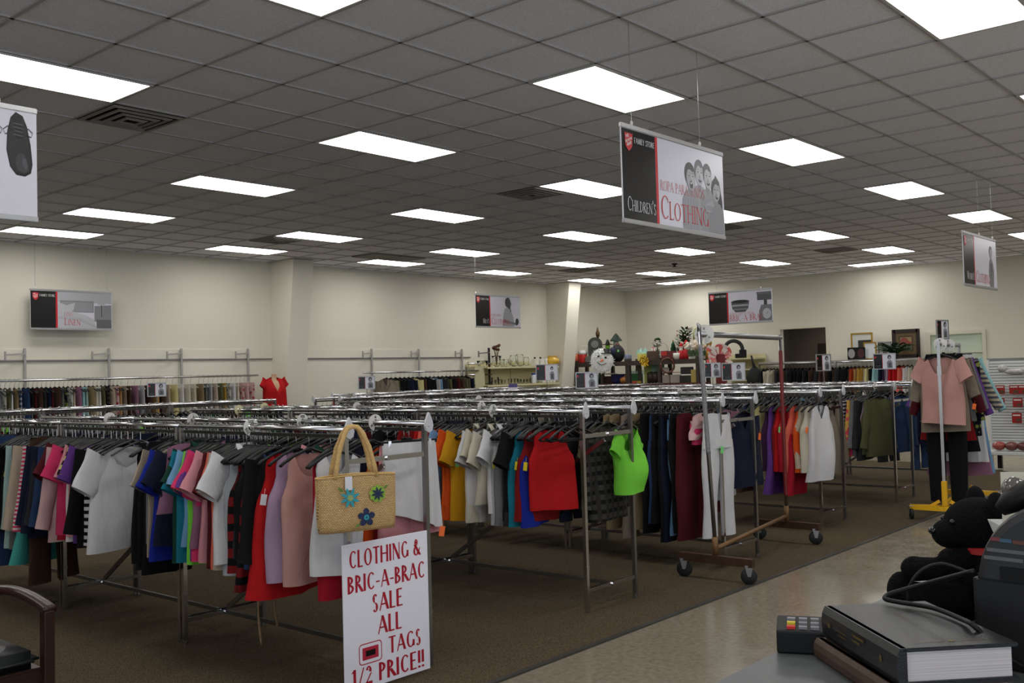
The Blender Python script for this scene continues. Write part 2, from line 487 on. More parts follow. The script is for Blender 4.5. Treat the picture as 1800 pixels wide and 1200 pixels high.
# the shop front: daylight windows behind and beside the counter
SZ0, SZ1 = .45, 2.95
FW = [(-4.4, -2.2), (-1.9, .3), (.6, 2.8)]           # openings in the wall behind the counter (y)
RW = [(-3.4, -1.0), (-.7, 1.7), (2.0, 4.4), (4.7, 7.1)]          # openings in the wall beside it (x)
def cuts(a, b, ops):
    c = [a]; holes = []
    for o, q in ops: c += [o, q]; holes.append(len(c) - 2)
    return c + [b], holes
ys, hl = cuts(Y0, YL, FW)
struct('wall_front', wall_yz(MB(), X0 - .12, .12, ys, [0, SZ0, SZ1, CEIL], {(i, 1) for i in hl}), M_WALL)
xs, hl = cuts(X0 - .1, XB + .1, RW)
w_ = wall_yz(MB(), Y0 - .12, .12, xs, [0, SZ0, SZ1, CEIL], {(i, 1) for i in hl})
w_.v = [(p[1], p[0], p[2]) for p in w_.v]
struct('wall_right', w_, M_WALL)
def pane_mat():
    m = bpy.data.materials.new('window glass'); m.use_nodes = True
    nt = m.node_tree; nt.nodes.clear()
    o = nt.nodes.new('ShaderNodeOutputMaterial'); a = nt.nodes.new('ShaderNodeBsdfTransparent'); g_ = nt.nodes.new('ShaderNodeBsdfGlossy'); mx = nt.nodes.new('ShaderNodeMixShader')
    g_.inputs['Roughness'].default_value = .02; mx.inputs[0].default_value = .08; a.inputs[0].default_value = (.95, .97, .97, 1)
    nt.links.new(a.outputs[0], mx.inputs[1]); nt.links.new(g_.outputs[0], mx.inputs[2]); nt.links.new(mx.outputs[0], o.inputs[0])
    return m
M_PANE = pane_mat()
n_w = 2
for side, ops in (('f', FW), ('r', RW)):
    for a, b in ops:
        e = MB(); W_ = b - a; c_ = (a + b) / 2
        def bx(u, z, su, sz):
            e.box((X0 - .06, u, z) if side == 'f' else (u, Y0 - .06, z), (.08, su, sz) if side == 'f' else (su, .08, sz))
        bx(a + .03, (SZ0 + SZ1) / 2, .06, SZ1 - SZ0); bx(b - .03, (SZ0 + SZ1) / 2, .06, SZ1 - SZ0); bx(c_, SZ0 + .03, W_ - .12, .06); bx(c_, SZ1 - .03, W_ - .12, .06)
        wo = struct(f'window_{n_w}', e, ALU); n_w += 1
        p = MB(); p.box((X0 - .06, c_, (SZ0 + SZ1) / 2) if side == 'f' else (c_, Y0 - .06, (SZ0 + SZ1) / 2), (.006, W_ - .12, SZ1 - SZ0 - .12) if side == 'f' else (W_ - .12, .006, SZ1 - SZ0 - .12))
        p.build('pane', M_PANE, wo)
# the dim stock room through the doorway
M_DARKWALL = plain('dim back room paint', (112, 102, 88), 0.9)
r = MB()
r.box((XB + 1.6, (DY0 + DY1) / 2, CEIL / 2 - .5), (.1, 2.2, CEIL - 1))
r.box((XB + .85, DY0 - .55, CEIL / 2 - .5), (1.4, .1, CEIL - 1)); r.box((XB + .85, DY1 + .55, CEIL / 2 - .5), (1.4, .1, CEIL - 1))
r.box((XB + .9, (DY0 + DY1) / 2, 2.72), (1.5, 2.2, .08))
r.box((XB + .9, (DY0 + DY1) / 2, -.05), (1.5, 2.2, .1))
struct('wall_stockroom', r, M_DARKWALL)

d = MB().box((XB + 1.53, 9.62, 1.06), (.04, .86, 2.12), bev=.006)
do = struct('door_1', d, plain('dark brown door', (52, 42, 34), 0.5))
h = MB().tube([(XB + 1.5, 9.26, 1.0), (XB + 1.45, 9.26, 1.0)], .012); h.ball((XB + 1.43, 9.26, 1.0), .028)
h.build('door_handle', STEEL, do, True)
e = MB()
for y in (DY0 - .03, DY1 + .03): e.box((XB - .008, y, DZ / 2), (.03, .06, DZ))
e.box((XB - .008, (DY0 + DY1) / 2, DZ + .03), (.03, DY1 - DY0 + .12, .06))
struct('trim_3', e, M_TRIM)
# window to the office
e = MB()
for y in (WY0 + .02, WY1 - .02): e.box((XB - .005, y, (WZ0 + WZ1) / 2), (.05, .07, WZ1 - WZ0 - .07))
for z in (WZ0, WZ1): e.box((XB - .005, (WY0 + WY1) / 2, z), (.05, WY1 - WY0 + .03, .07))
e.box((XB + .02, (WY0 + WY1) / 2, 1.78), (.03, WY1 - WY0, .02))
wo = struct('window_1', e, M_TRIM)
MB().box((XB + .05, (WY0 + WY1) / 2, (WZ0 + WZ1) / 2), (.008, WY1 - WY0 - .04, WZ1 - WZ0 - .04)).build('pane', plain('frosted green pane', (196, 208, 190), 0.35), wo)
# slanted boxed columns of the steel frame
def column(name, x0, w):
    yb, yt = 14.29, 13.81
    mb = MB()
    P = [(x0, yb, 0), (x0 + w, yb, 0), (x0 + w, YL + .02, 0), (x0, YL + .02, 0), (x0, yt, CEIL), (x0 + w, yt, CEIL), (x0 + w, YL + .02, CEIL), (x0, YL + .02, CEIL)]
    mb.add(P, [(0, 3, 2, 1), (4, 5, 6, 7), (0, 1, 5, 4), (1, 2, 6, 5), (2, 3, 7, 6), (3, 0, 4, 7)])
    return struct(name, mb, M_WALL)
column('column_1', 10.33, .42); column('column_2', 18.0, .44)
# board and metal strip along the side wall
for nm, a, b in (('trim_1', X0, 10.33), ('trim_4', 10.75, 15.36)):
    e = MB(); e.box(((a + b) / 2, YL - .006, 2.06), (b - a, .012, .15))
    struct(nm, e, M_WALL)
for nm, a, b in (('trim_5', X0, 10.33), ('trim_6', 10.75, 15.36)):
    struct(nm, MB().box(((a + b) / 2, YL - .014, 1.975), (b - a, .028, .02)), STEEL)

# ------------------------------------------------------------------ suspended ceiling: tiles, grid, lights, vents
struct('ceiling', MB().box(((X0 + XB) / 2, (Y0 + YL) / 2, CEIL + .06), (XB - X0 + .2, YL - Y0 + .2, .1)), M_CEIL)
g = MB()
i = -6
while A0 + T * i < XB:
    x = A0 + T * i
    if x > X0: g.box((x, (Y0 + YL) / 2, CEIL + .006), (.024, YL - Y0, .014))
    i += 1
j = -8
while B0 + T * (j + .5) < YL:
    y = B0 + T * (j + .5)
    if y > Y0: g.box(((X0 + XB) / 2, y, CEIL + .0055), (XB - X0, .024, .013))
    j += 1
struct('trim_7', g, M_TBAR)

EMIT = 9.0
def emit_mat():
    m = bpy.data.materials.new('lit diffuser'); m.use_nodes = True
    nt = m.node_tree; nt.nodes.clear()
    o = nt.nodes.new('ShaderNodeOutputMaterial'); em = nt.nodes.new('ShaderNodeEmission')
    em.inputs[0].default_value = (1.0, 0.985, 0.945, 1); em.inputs[1].default_value = EMIT
    nt.links.new(em.outputs[0], o.inputs[0])
    return m
M_EMIT = emit_mat()
M_FRAME = plain('white enamel frame', (205, 203, 200), 0.4)
def light_proto():
    t = thing('ceiling_light', 'x x x x', 'ceiling light', (0, 0, 0), 0, 'recessed ceiling lights')
    LABELS.discard('x x x x')
    L, W, z = 1.195, .585, .0
    f = MB()
    for s in (-1, 1):
        f.box((0, s * (W / 2 - .008), .001), (L, .02, .016)); f.box((s * (L / 2 - .008), 0, .001), (.02, W - .03, .016))
    f.build('frame', M_FRAME, t)
    p = MB(); p.add([(-L / 2 + .018, -W / 2 + .018, -.004), (L / 2 - .018, -W / 2 + .018, -.004), (L / 2 - .018, W / 2 - .018, -.004), (-L / 2 + .018, W / 2 - .018, -.004)], [(0, 3, 2, 1)])
    p.fixn = False
    p.build('diffuser', M_EMIT, t)
    return t
LP = light_proto()
seen = [(10, 7), (10, 11), (10, 15), (10, 19), (10, 22), (15, 7), (20, 7), (15, 11), (15, 15), (15, 19), (15, 22), (20, 11), (20, 22), (20, 19), (20, 15), (25, 22), (25, 19), (25, 15), (30, 22), (30, 19), (25, 11), (30, 15), (30, 11), (25, 7), (30, 7), (5, 11), (5, 7), (10, 3), (15, 3)]
# the same rows carry on past the edges of the frame
unseen = [(20, 3), (25, 3), (30, 3), (5, 3), (5, 15), (5, 19), (5, 22), (0, 3), (0, 7), (0, 11), (0, 15), (10, -1), (15, -1), (20, -1), (25, -1), (30, -1), (5, -1), (0, -1)]
rowname = {22: 'first row from the side wall', 19: 'second row from the side wall', 15: 'third row from the side wall', 11: 'fourth row from the side wall', 7: 'fifth row from the side wall', 3: 'sixth row from the side wall', -1: 'row over the counter'}
first = True
for (a, b) in seen + unseen:
    o = LP if first else copy_tree(LP); first = False
    o.location = (A0 + T * a, B0 + T * b, CEIL)
    order = sorted([q[0] for q in seen + unseen if q[1] == b])
    k = order.index(a)
    o['label'] = f'lit ceiling light, {ordinal(len(order) - k)} from the back wall in the {rowname[b]}'
for (a, b, w) in ((33.6, 20.3, 'over the bric-a-brac shelves'), (33.6, 12.6, 'above the picture frames')):
    o = copy_tree(LP); o.location = (A0 + T * a, B0 + T * b, CEIL); o.rotation_euler = (0, 0, PI / 2)
    o['label'] = f'lit ceiling light set crosswise against the back wall {w}'

M_VENT = plain('dusty grey vent metal', (158, 152, 146), 0.6, 0.2)
M_VDARK = plain('vent opening', (22, 20, 19), 0.9)
def diffuser_vent(a, b, label, size=.58, rot=0):
    t = thing('ceiling_vent', label, 'vent', (A0 + T * a, B0 + T * b, CEIL), rot, 'ceiling vents')
    m = MB().box((0, 0, .0), (size, size, .012)); m.build('backing', M_VDARK, t)
    for k in range(4):
        s = size * (1 - .23 * k); f = MB(); z = -.01 - .006 * k; w = .022
        for sg in (-1, 1):
            f.box((0, sg * (s / 2 - w / 2), z), (s, w, .006)); f.box((sg * (s / 2 - w / 2), 0, z), (w, s - 2 * w, .006))
            f.bar((-s / 2 + w, sg * (s / 2 - w), z), (s / 2 - w, sg * (s / 2 - w), z), .003, .016); f.bar((sg * (s / 2 - w), -s / 2 + w, z), (sg * (s / 2 - w), s / 2 - w, z), .003, .016)
        f.build('louver', M_VENT, t)
    return t
for a, b, l in ((6.5, 12, 'square louvered ceiling vent beside the long light, over the shoe sign'), (14.5, 12, 'square louvered ceiling vent beyond the shoe sign, over the middle racks'), (14.5, 20, 'small louvered ceiling vent near the linen wall, beside a lit panel'),
                (21.5, 12, 'dark louvered ceiling vent partly behind the children sign'), (28.5, 12, 'louvered ceiling vent between two lights near the back wall'), (26.5, 20, 'louvered ceiling vent above the slanted column'), (31.5, 20, 'louvered ceiling vent in front of the bric-a-brac corner')):
    diffuser_vent(a, b, l)
for a, l in ((18.5, 'flat grey return grille beside the side wall light, nearer the linen sign'), (19.5, 'flat grey return grille beside the side wall light, nearer the jackets')):
    t = thing('return_grille', l, 'vent', (A0 + T * a, B0 + T * 21, CEIL), 0, 'ceiling vents')
    MB().box((0, 0, 0), (.58, .58, .014)).build('backing', M_VDARK, t)
    f = MB()
    for k in range(13): f.box((0, -.27 + .045 * k, -.012), (.56, .022, .014))
    f.build('louver', M_VENT, t)
t = thing('sprinkler_head', 'small round dark ceiling fitting between the back lights', 'ceiling fitting', (16.75, 10.25, CEIL))
MB().lathe([(.055, .006), (.06, -.01), (.03, -.02), (.018, -.05), (.05, -.06), (.05, -.066)], n=16).build('body', plain('dark bronze', (60, 52, 46), .4, .6), t, True)
# ------------------------------------------------------------------ double-rail clothes racks, one unit 1.59 m long
RZ = 1.326
UL = 1.585
M_GREYCAP = plain('pale grey plastic cap', (196, 196, 200), 0.4)
M_DSTEEL = plain('dark tarnished steel', (84, 82, 80), .45, 1.0)
def cap_mesh():
    mb = MB()
    pts = [(0, -.05), (.022, -.038), (.03, -.012), (.026, .01), (.012, .042), (0, .062), (-.012, .042), (-.026, .01), (-.03, -.012), (-.022, -.038)]
    mb.prism([(p[0] * 1.0, p[1]) for p in pts], .014, 'y', (0, -.022, 0))
    mb.tube([(0, -.026, -.012), (0, -.018, -.012)], .006, 8)
    return mb
def rack(loc, rotz, label, aisle_end=True, length=UL, gap=.56, near_brace=True, group=None):
    """rails along local +y from y=0; local x=0 is the front rail, x=gap the rear rail"""
    t = thing('clothes_rack', label, 'clothes rack', loc, rotz, group)
    for x in (0, gap):
        r = MB(); r.tube([(x, .0, RZ), (x, length - .02, RZ)], .0145, 12)
        r.build('rail', CHROME, t, True)
        b = MB(); b.box((x, length / 2, RZ - .034), (.01, length - .05, .018)); b.build('support_rail', M_DSTEEL, t)
        for y in (.015, length - .03):
            p = MB(); p.box((x, y, (RZ - .01) / 2 + .012), (.026, .026, RZ - .034)); p.box((x, y, .3), (.03, .03, .02)); p.tube([(x, y, 0.008), (x, y, .03)], .016, 10)
            p.build('post', CHROMEDULL if x else CHROME, t)
        if aisle_end:
            c = cap_mesh(); o = c.build('rail_end_cap', M_GREYCAP, t); o.location = (x, -.004, RZ)
    for y in (.015, length - .03):
        for z in (.15, 1.16):
            c = MB(); c.box((gap / 2, y, z), (gap - .03, .018, .026)); c.tube([(gap / 2, y - .02, z), (gap / 2, y + .02, z)], .014, 8)
            c.build('crossbar', CHROME, t)
    d = MB(); d.bar((gap / 2, .04, 1.12), (gap / 2, length - .06, .18), .018, .028); d.build('diagonal_brace', CHROMEDULL, t)
    d = MB(); d.bar((gap / 2, .03, .15), (gap / 2, length - .05, .15), .016, .024); d.build('floor_bar', CHROMEDULL, t)
    return t
ROWS = {'A': (3.26, 'straw bag row'), 'B': (5.26, 'red top row'), 'C': (7.08, 'white jeans row'), 'D': (9.27, 'white blouse row'), 'E': (11.38, 'olive sweater row'), 'F': (13.45, 'last row')}
unit_word = ['aisle-end', 'middle', 'wall-side']
for k, (x, nm) in ROWS.items():
    y0 = {'A': 3.95, 'B': 3.95, 'C': 3.95, 'D': 4.1, 'E': 4.14, 'F': 4.2}[k]
    for u in range(3):
        l = f'chrome double clothes rack, {unit_word[u]} unit of the {nm}'
        rack((x, y0 + u * UL, 0), 0, l, u == 0, group='chrome clothes racks')
# racks standing across, towards the side wall (rails along x)
for n, (x0, y, num, lab) in enumerate(((3.4, 11.9, 3, 'crosswise rack below the linen sign'), (10.5, 13.05, 3, 'crosswise rack before the jackets'), (8.45, 10.9, 5, 'crosswise rack behind the middle rows'))):
    for u in range(num):
        rack((x0 + u * UL, y, 0), -PI / 2, f'chrome double clothes rack, {ordinal(u + 1)} unit of the {lab}', u == 0, group='chrome clothes racks')

# ------------------------------------------------------------------ hangers
def hook_pts(z0=-.105):
    r = .023
    p = [(0, 0, z0), (0, 0, -.055)]
    p += [(0, .004, -.04), (0, r * .9, -.018)]
    for k in range(9):
        a = -20 + k * 25
        p.append((0, r * math.cos(math.radians(a)), r * math.sin(math.radians(a)) + .001))
    return p
HM = {}
def hanger_meshes():
    h = MB(); h.tube(hook_pts(), .0024, 5); HM['hook'] = h.mesh('hook', WIRE, True)
    b = MB()
    for s in (-1, 1):
        b.tube([(0, 0, -.1), (s * .03, 0, -.112), (s * .1, 0, -.135), (s * .17, 0, -.165), (s * .195, 0, -.182)], [.009, .011, .012, .013, .012], 6, True, .6)
    b.box((0, 0, -.112), (.03, .014, .03))
    HM['top'] = b.mesh('hanger', BLACKP, True)
    HM['topwhite'] = b.mesh('hanger', WHITEP, True)
    b2 = MB(); b2.v = list(b.v); b2.f = list(b.f); b2.mi = list(b.mi)
    b2.tube([(-.185, 0, -.19), (.185, 0, -.19)], .006, 6)
    HM['empty'] = b2.mesh('hanger', BLACKP, True)
    c = MB(); c.box((0, 0, -.105), (.36, .012, .02)); c.box((0, 0, -.095), (.03, .014, .03)); HM['clip'] = c.mesh('hanger', BLACKP)
    k = MB()
    for s in (-1, 1): k.box((s * .13, 0, -.118), (.018, .026, .05))
    HM['clips'] = k.mesh('clip', CHROME)
    w = MB(); w.tube([(0, 0, -.1), (-.19, 0, -.17), (.19, 0, -.17), (0, 0, -.1)], .003, 5); HM['wire'] = w.mesh('hanger', WHITEP, True)
hanger_meshes()
def link(name, me, parent, label=None):
    o = bpy.data.objects.new(name, me); COL.objects.link(o); o.parent = parent
    if label: o['label'] = label
    return o
HLAB = {'top': 'black plastic hanger', 'topwhite': 'white plastic hanger', 'clip': 'black clip hanger', 'wire': 'thin white hanger'}
def add_hanger(t, kind):
    h = link('hanger', HM[kind], t, HLAB[kind])
    link('hook', HM['hook'], h, 'bent chrome wire')
    if kind == 'clip': link('clip', HM['clips'], h)
    return h

# ------------------------------------------------------------------ garments (local frame: rail at the origin, width along x, front faces -y)
def top_mesh(seed, sw=.2, hw=.23, L=.62, sleeve='short', neck='crew', dep=.04, z0=-.105, flare=0.0, fold=1.0, open_=False, spread=0):
    r = random.Random(seed)
    mb = MB()
    N, M = 32, 14
    nw = {'crew': .075, 'scoop': .1, 'v': .08, 'high': .05, 'tank': .085, 'wide': .115}[neck]
    nd = {'crew': .045, 'scoop': .13, 'v': .15, 'high': .01, 'tank': .1, 'wide': .19}[neck]
    tank = sleeve == 'none'
    ph = [r.uniform(0, 6.28) for _ in range(4)]; kk = [r.uniform(10, 17), r.uniform(20, 30)]
    hem = z0 - L
    skew = r.uniform(-.02, .02)
    for i in range(M + 1):
        v = i / M
        for k in range(N):
            a = 2 * PI * k / N
            c, s = math.cos(a), math.sin(a)
            if tank:
                w = (.135 + .02 * v * 8) if v < .08 else .14 + (sw - .14) * min(1, max(0, (v - .08) / .22)) ** 2 + (hw - sw) * max(0, (v - .3) / .7)
            else:
                w = sw + (hw - sw) * v if v > .12 else sw * (.97 + .03 * v / .12)
            w += flare * v * v
            x = w * math.copysign(abs(c) ** .72, c)
            ax = abs(x)
            top = z0 - max(0, ax - .02) * .36
            if ax < nw:
                q = math.sqrt(max(0, 1 - (ax / nw) ** 2)) if neck != 'v' else 1 - ax / nw
                top = z0 - max(0, nw - .02) * .36 + .012 - (nd if s < 0 else .012) * q
            z = top + (hem - top) * v
            d = .012 + (dep - .012) * min(1, v * 3) + .008 * v
            y = d * math.copysign(abs(s) ** .8, s)
            amp = fold * .021 * min(1, v * 1.6)
            y += amp * (math.sin(kk[0] * x + ph[0] + 2.2 * v) + .6 * math.sin(kk[1] * x + ph[1]))
            y += fold * .01 * math.sin(7 * v + ph[2]) * v
            z += .012 * v * math.sin(6 * x + ph[3])
            x += skew * v
            mb.v.append((x, y, z))
    for i in range(M):
        for k in range(N):
            if open_ and i >= 0 and k in (int(N * .75) - 1,): continue
            mb.f.append((i * N + k, i * N + (k + 1) % N, (i + 1) * N + (k + 1) % N, (i + 1) * N + k)); mb.mi.append(0)
    if not tank:
        n = 12
        for sg in (-1, 1):
            Ls, ang, r0, r1 = {'short': (.19, 32, .088, .082), 'cap': (.12, 40, .08, .07), 'long': (.54, 9, .08, .045), 'three': (.36, 14, .08, .06)}[sleeve]
            ang += spread + r.uniform(-5, 5); Ls *= r.uniform(.94, 1.08)
            sx, sz = sg * (sw - .035), z0 - (sw - .05) * .36 - .035
            dx, dz = sg * math.sin(math.radians(ang)), -math.cos(math.radians(ang))
            px, pz = -dz * sg * sg, dx          # across the sleeve
            px, pz = math.cos(math.radians(ang)), sg * math.sin(math.radians(ang))
            rows = 9 if sleeve in ('long', 'three') else 5
            yo = r.uniform(-.02, .012)
            base = len(mb.v)
            for i in range(rows + 1):
                v = i / rows
                rr = r0 + (r1 - r0) * v
                cx = sx + dx * Ls * v; cz = sz + dz * Ls * v + (.03 if i == 0 else 0)
                for k in range(n):
                    a = 2 * PI * k / n
                    u = rr * math.cos(a); w = (.022 + .012 * v) * math.sin(a) + .007 * v * math.sin(9 * v + ph[1] + a)
                    mb.v.append((cx + px * u, w + yo * v, cz + pz * u))
            for i in range(rows):
                for k in range(n):
                    mb.f.append((base + i * n + k, base + i * n + (k + 1) % n, base + (i + 1) * n + (k + 1) % n, base + (i + 1) * n + k)); mb.mi.append(0)
    return mb
def collar_mesh(z0=-.105):
    mb = MB()
    for sg in (-1, 1):
        mb.add([(sg * .005, -.03, z0 - .055), (sg * .06, -.034, z0 - .075), (sg * .078, -.012, z0 - .008), (sg * .06, .02, z0 + .018), (sg * .055, -.016, z0 + .012)], [(0, 1, 2, 4), (4, 2, 3)])
    mb.add([(-.06, .02, z0 + .018), (.06, .02, z0 + .018), (.066, .026, z0 - .02), (-.066, .026, z0 - .02)], [(0, 1, 2, 3)])
    return mb
def trouser_mesh(seed, L=.95, w=.19, leg=.095, flared=.0, z0=-.105):
    r = random.Random(seed); mb = MB(); N = 22
    ph = r.uniform(0, 6.28); rows = 5; hip = min(.27, L * .55)
    for i in range(rows + 1):
        v = i / rows
        for k in range(N):
            a = 2 * PI * k / N
            x = (w + .02 * v) * math.cos(a); y = (.02 + .03 * v) * math.sin(a) + .006 * math.sin(20 * x + ph) * v
            mb.v.append((x, y, z0 - hip * v + .01 * math.cos(3 * a) * (1 if i == 0 else 0)))
    for i in range(rows):
        for k in range(N):
            mb.f.append((i * N + k, i * N + (k + 1) % N, (i + 1) * N + (k + 1) % N, (i + 1) * N + k)); mb.mi.append(0)
    n = 14
    for sg in (-1, 1):
        base = len(mb.v); rw = 9
        bend = r.uniform(-.03, .03); yb = r.uniform(-.03, .03)
        for i in range(rw + 1):
            v = i / rw
            rad = (w + .02) / 2 * (1 - v) + (leg + flared) * v if v > 0 else (w + .02) / 2
            cx = sg * ((w + .02) / 2 - .004 + .02 * v) + bend * v * v
            for k in range(n):
                a = 2 * PI * k / n
                x = cx + rad * math.cos(a); y = (.045 - .012 * v) * math.sin(a) + .008 * math.sin(8 * v + ph + a) + yb * v
                mb.v.append((x, y, z0 - hip + .06 - (L - hip + .06) * v))
        for i in range(rw):
            for k in range(n):
                mb.f.append((base + i * n + k, base + i * n + (k + 1) % n, base + (i + 1) * n + (k + 1) % n, base + (i + 1) * n + k)); mb.mi.append(0)
    return mb
def skirt_mesh(seed, L=.5, w=.18, wh=.26, z0=-.105, asym=0.0):
    r = random.Random(seed); mb = MB(); N = 40; rows = 10
    ph = r.uniform(0, 6.28); kf = r.choice((5, 6, 7))
    for i in range(rows + 1):
        v = i / rows
        for k in range(N):
            a = 2 * PI * k / N
            ww = w + (wh - w) * v
            f = 1 + .13 * v * math.sin(kf * a + ph)
            x = ww * math.cos(a) * f; y = (.018 + .06 * v) * math.sin(a) * f + .012 * v * math.sin(2 * kf * a)
            mb.v.append((x, y, z0 - (L + asym * math.cos(a)) * v))
    for i in range(rows):
        for k in range(N):
            mb.f.append((i * N + k, i * N + (k + 1) % N, (i + 1) * N + (k + 1) % N, (i + 1) * N + k)); mb.mi.append(0)
    return mb
def lapel_mesh(z0=-.105):
    mb = MB()
    for sg in (-1, 1):
        mb.add([(sg * .055, -.035, z0 - .0), (sg * .11, -.05, z0 - .1), (sg * .085, -.062, z0 - .16), (sg * .0, -.066, z0 - .34), (sg * .03, -.058, z0 - .16)], [(0, 1, 2, 4), (4, 2, 3)])
    return mb
GM = {}
def gmesh(kind, var):
    """a few cut variants of every kind of garment, shared by the garments of that cut"""
    key = (kind, var)
    if key in GM: return GM[key]
    s = hash(kind) % 1 + var * 17 + len(kind) * 3
    L = [1.0, 1.08, .93, 1.02][var % 4]
    if kind == 'tee': mb = top_mesh(s, .2, .235, .62 * L, 'short', 'crew')
    elif kind == 'polo': mb = top_mesh(s, .2, .235, .62 * L, 'short', 'high')
    elif kind == 'blouse': mb = top_mesh(s, .19, .25, .64 * L, 'three', 'scoop', .05)
    elif kind == 'tank': mb = top_mesh(s, .2, .22, .62 * L, 'none', 'tank')
    elif kind == 'long': mb = top_mesh(s, .2, .23, .64 * L, 'long', 'crew')
    elif kind == 'cardigan': mb = top_mesh(s, .2, .235, .72 * L, 'long', 'v', .045)
    elif kind == 'dress': mb = top_mesh(s, .185, .22, .95 * L, 'none', 'scoop', .045, flare=.06)
    elif kind == 'jacket': mb = top_mesh(s, .215, .25, .72 * L, 'long', 'v', .07, fold=.6)
    elif kind == 'trousers': mb = trouser_mesh(s, .95 * L)
    elif kind == 'shorts': mb = trouser_mesh(s, .42 * L, leg=.12)
    elif kind == 'skirt': mb = skirt_mesh(s, .55 * L)
    elif kind == 'folded': mb = folded_mesh(s, .46 * L)
    m = mb.mesh(kind, BLACKP, True)
    GM[key] = m
    return m
def folded_mesh(seed, L=.46, w=.13, z0=-.115):
    r = random.Random(seed); mb = MB(); N = 20; rows = 8; ph = r.uniform(0, 6)
    for i in range(rows + 1):
        v = i / rows
        for k in range(N):
            a = 2 * PI * k / N
            x = (w + .012 * v) * math.cos(a); y = (.018 + .014 * v) * math.sin(a) + .006 * v * math.sin(30 * x + ph)
            mb.v.append((x, y, z0 - L * v))
    for i in range(rows):
        for k in range(N):
            mb.f.append((i * N + k, i * N + (k + 1) % N, (i + 1) * N + (k + 1) % N, (i + 1) * N + k)); mb.mi.append(0)
    return mb
NAME = {'tee': 'short_sleeved_top', 'polo': 'polo_shirt', 'blouse': 'blouse', 'tank': 'sleeveless_top', 'long': 'long_sleeved_top', 'cardigan': 'cardigan', 'dress': 'dress', 'jacket': 'jacket', 'trousers': 'trousers', 'shorts': 'shorts', 'skirt': 'skirt', 'folded': 'folded_trousers'}
WORDS = {'tee': 'short-sleeved top', 'polo': 'polo shirt', 'blouse': 'blouse', 'tank': 'sleeveless top', 'long': 'long-sleeved top', 'cardigan': 'cardigan', 'dress': 'dress', 'jacket': 'jacket', 'trousers': 'trousers', 'shorts': 'shorts', 'skirt': 'skirt', 'folded': 'folded trousers'}
CATW = {'tee': 'top', 'polo': 'shirt', 'blouse': 'blouse', 'tank': 'top', 'long': 'top', 'cardigan': 'cardigan', 'dress': 'dress', 'jacket': 'jacket', 'trousers': 'trousers', 'shorts': 'shorts', 'skirt': 'skirt', 'folded': 'trousers'}
HANG = {'trousers': 'clip', 'shorts': 'clip', 'skirt': 'clip', 'folded': 'top'}
HM['collar'] = collar_mesh().mesh('collar', BLACKP, True)
HM['lapel'] = lapel_mesh().mesh('lapel', BLACKP, True)
tb = MB(); tb.box((0, 0, -.028), (.036, .002, .056)); tb.tube([(0, 0, 0), (0, 0, .03)], .001, 4)
HM['tag'] = tb.mesh('price_tag', BLACKP)
TAGC = {'y': plain('yellow price tag', (226, 208, 40), .6), 'g': plain('green price tag', (120, 205, 120), .6), 'w': plain('white price tag', (215, 215, 222), .6), 'o': plain('orange price tag', (235, 110, 50), .6)}
def omat(o, m):
    s = o.material_slots[0]; s.link = 'OBJECT'; s.material = m
COLORS = {}
def C_(name, rgb, pattern=None, rgb2=None, scale=12.0, words=None):
    COLORS[name] = (fabric(name, rgb, pattern, rgb2, scale), words or name)
for n, c in dict(black=(20, 20, 22), charcoal=(48, 48, 52), navy=(26, 30, 52), grey=(120, 120, 124), white=(226, 224, 226), cream=(214, 206, 186), red=(190, 26, 30), crimson=(176, 26, 46), coral=(232, 110, 90), pink=(222, 150, 158), lilac=(180, 152, 180), purple=(104, 62, 142), maroon=(84, 24, 30), teal=(28, 124, 146), turquoise=(80, 180, 170), lime=(128, 220, 70), orange=(226, 86, 26), gold=(216, 156, 30), olive=(96, 96, 66), khaki=(140, 122, 90), brown=(72, 50, 38), beige=(190, 172, 152), taupe=(134, 122, 108), tan=(180, 140, 90)).items(): C_(n, c)
C_('royal blue', (28, 44, 150)); C_('light blue', (120, 164, 206)); C_('denim blue', (44, 64, 100)); C_('hot pink', (224, 60, 110)); C_('pale pink', (222, 182, 180)); C_('dusty pink', (206, 156, 148)); C_('dark green', (22, 62, 48)); C_('deep red', (130, 22, 24)); C_('dark plum', (58, 30, 62)); C_('aqua', (160, 208, 214)); C_('heather grey', (110, 112, 108), 'heather'); C_('pale grey', (180, 182, 186)); C_('bright orange', (236, 100, 30)); C_('rust', (170, 62, 30)); C_('pale teal', (168, 196, 192)); C_('mustard', (182, 142, 58)); C_('pale yellow', (222, 212, 150)); C_('mauve', (150, 104, 128)); C_('green', (44, 128, 96))
C_('pink and white striped', (222, 60, 100), 'stripe', (226, 220, 220), 36)
C_('black and white striped', (20, 20, 22), 'stripe', (220, 220, 220), 22)
C_('black and yellow striped', (22, 22, 20), 'stripe', (200, 190, 120), 18)
C_('red plaid', (124, 26, 28), 'plaid', (16, 14, 16), 11)
C_('grey plaid', (70, 66, 60), 'plaid', (26, 26, 28), 15)
C_('blue plaid', (60, 80, 120), 'plaid', (190, 190, 190), 15)
C_('polka dot', (18, 18, 22), 'dots', (210, 210, 210), 40)
C_('navy striped', (34, 44, 84), 'stripe', (216, 214, 214), 24)
C_('dark floral', (24, 22, 36), 'floral', (150, 160, 80), 20)
C_('bright floral', (226, 176, 90), 'floral', (222, 80, 90), 14)
C_('pink floral', (206, 170, 165), 'floral', (170, 70, 80), 16)
C_('pale floral', (190, 190, 180), 'floral', (110, 120, 110), 20)
C_('camouflage', (96, 88, 66), 'floral', (44, 44, 32), 14)
C_('tan and grey patterned', (90, 90, 104), 'stripe', (196, 184, 156), 20)
C_('olive knit', (104, 104, 74), 'heather')

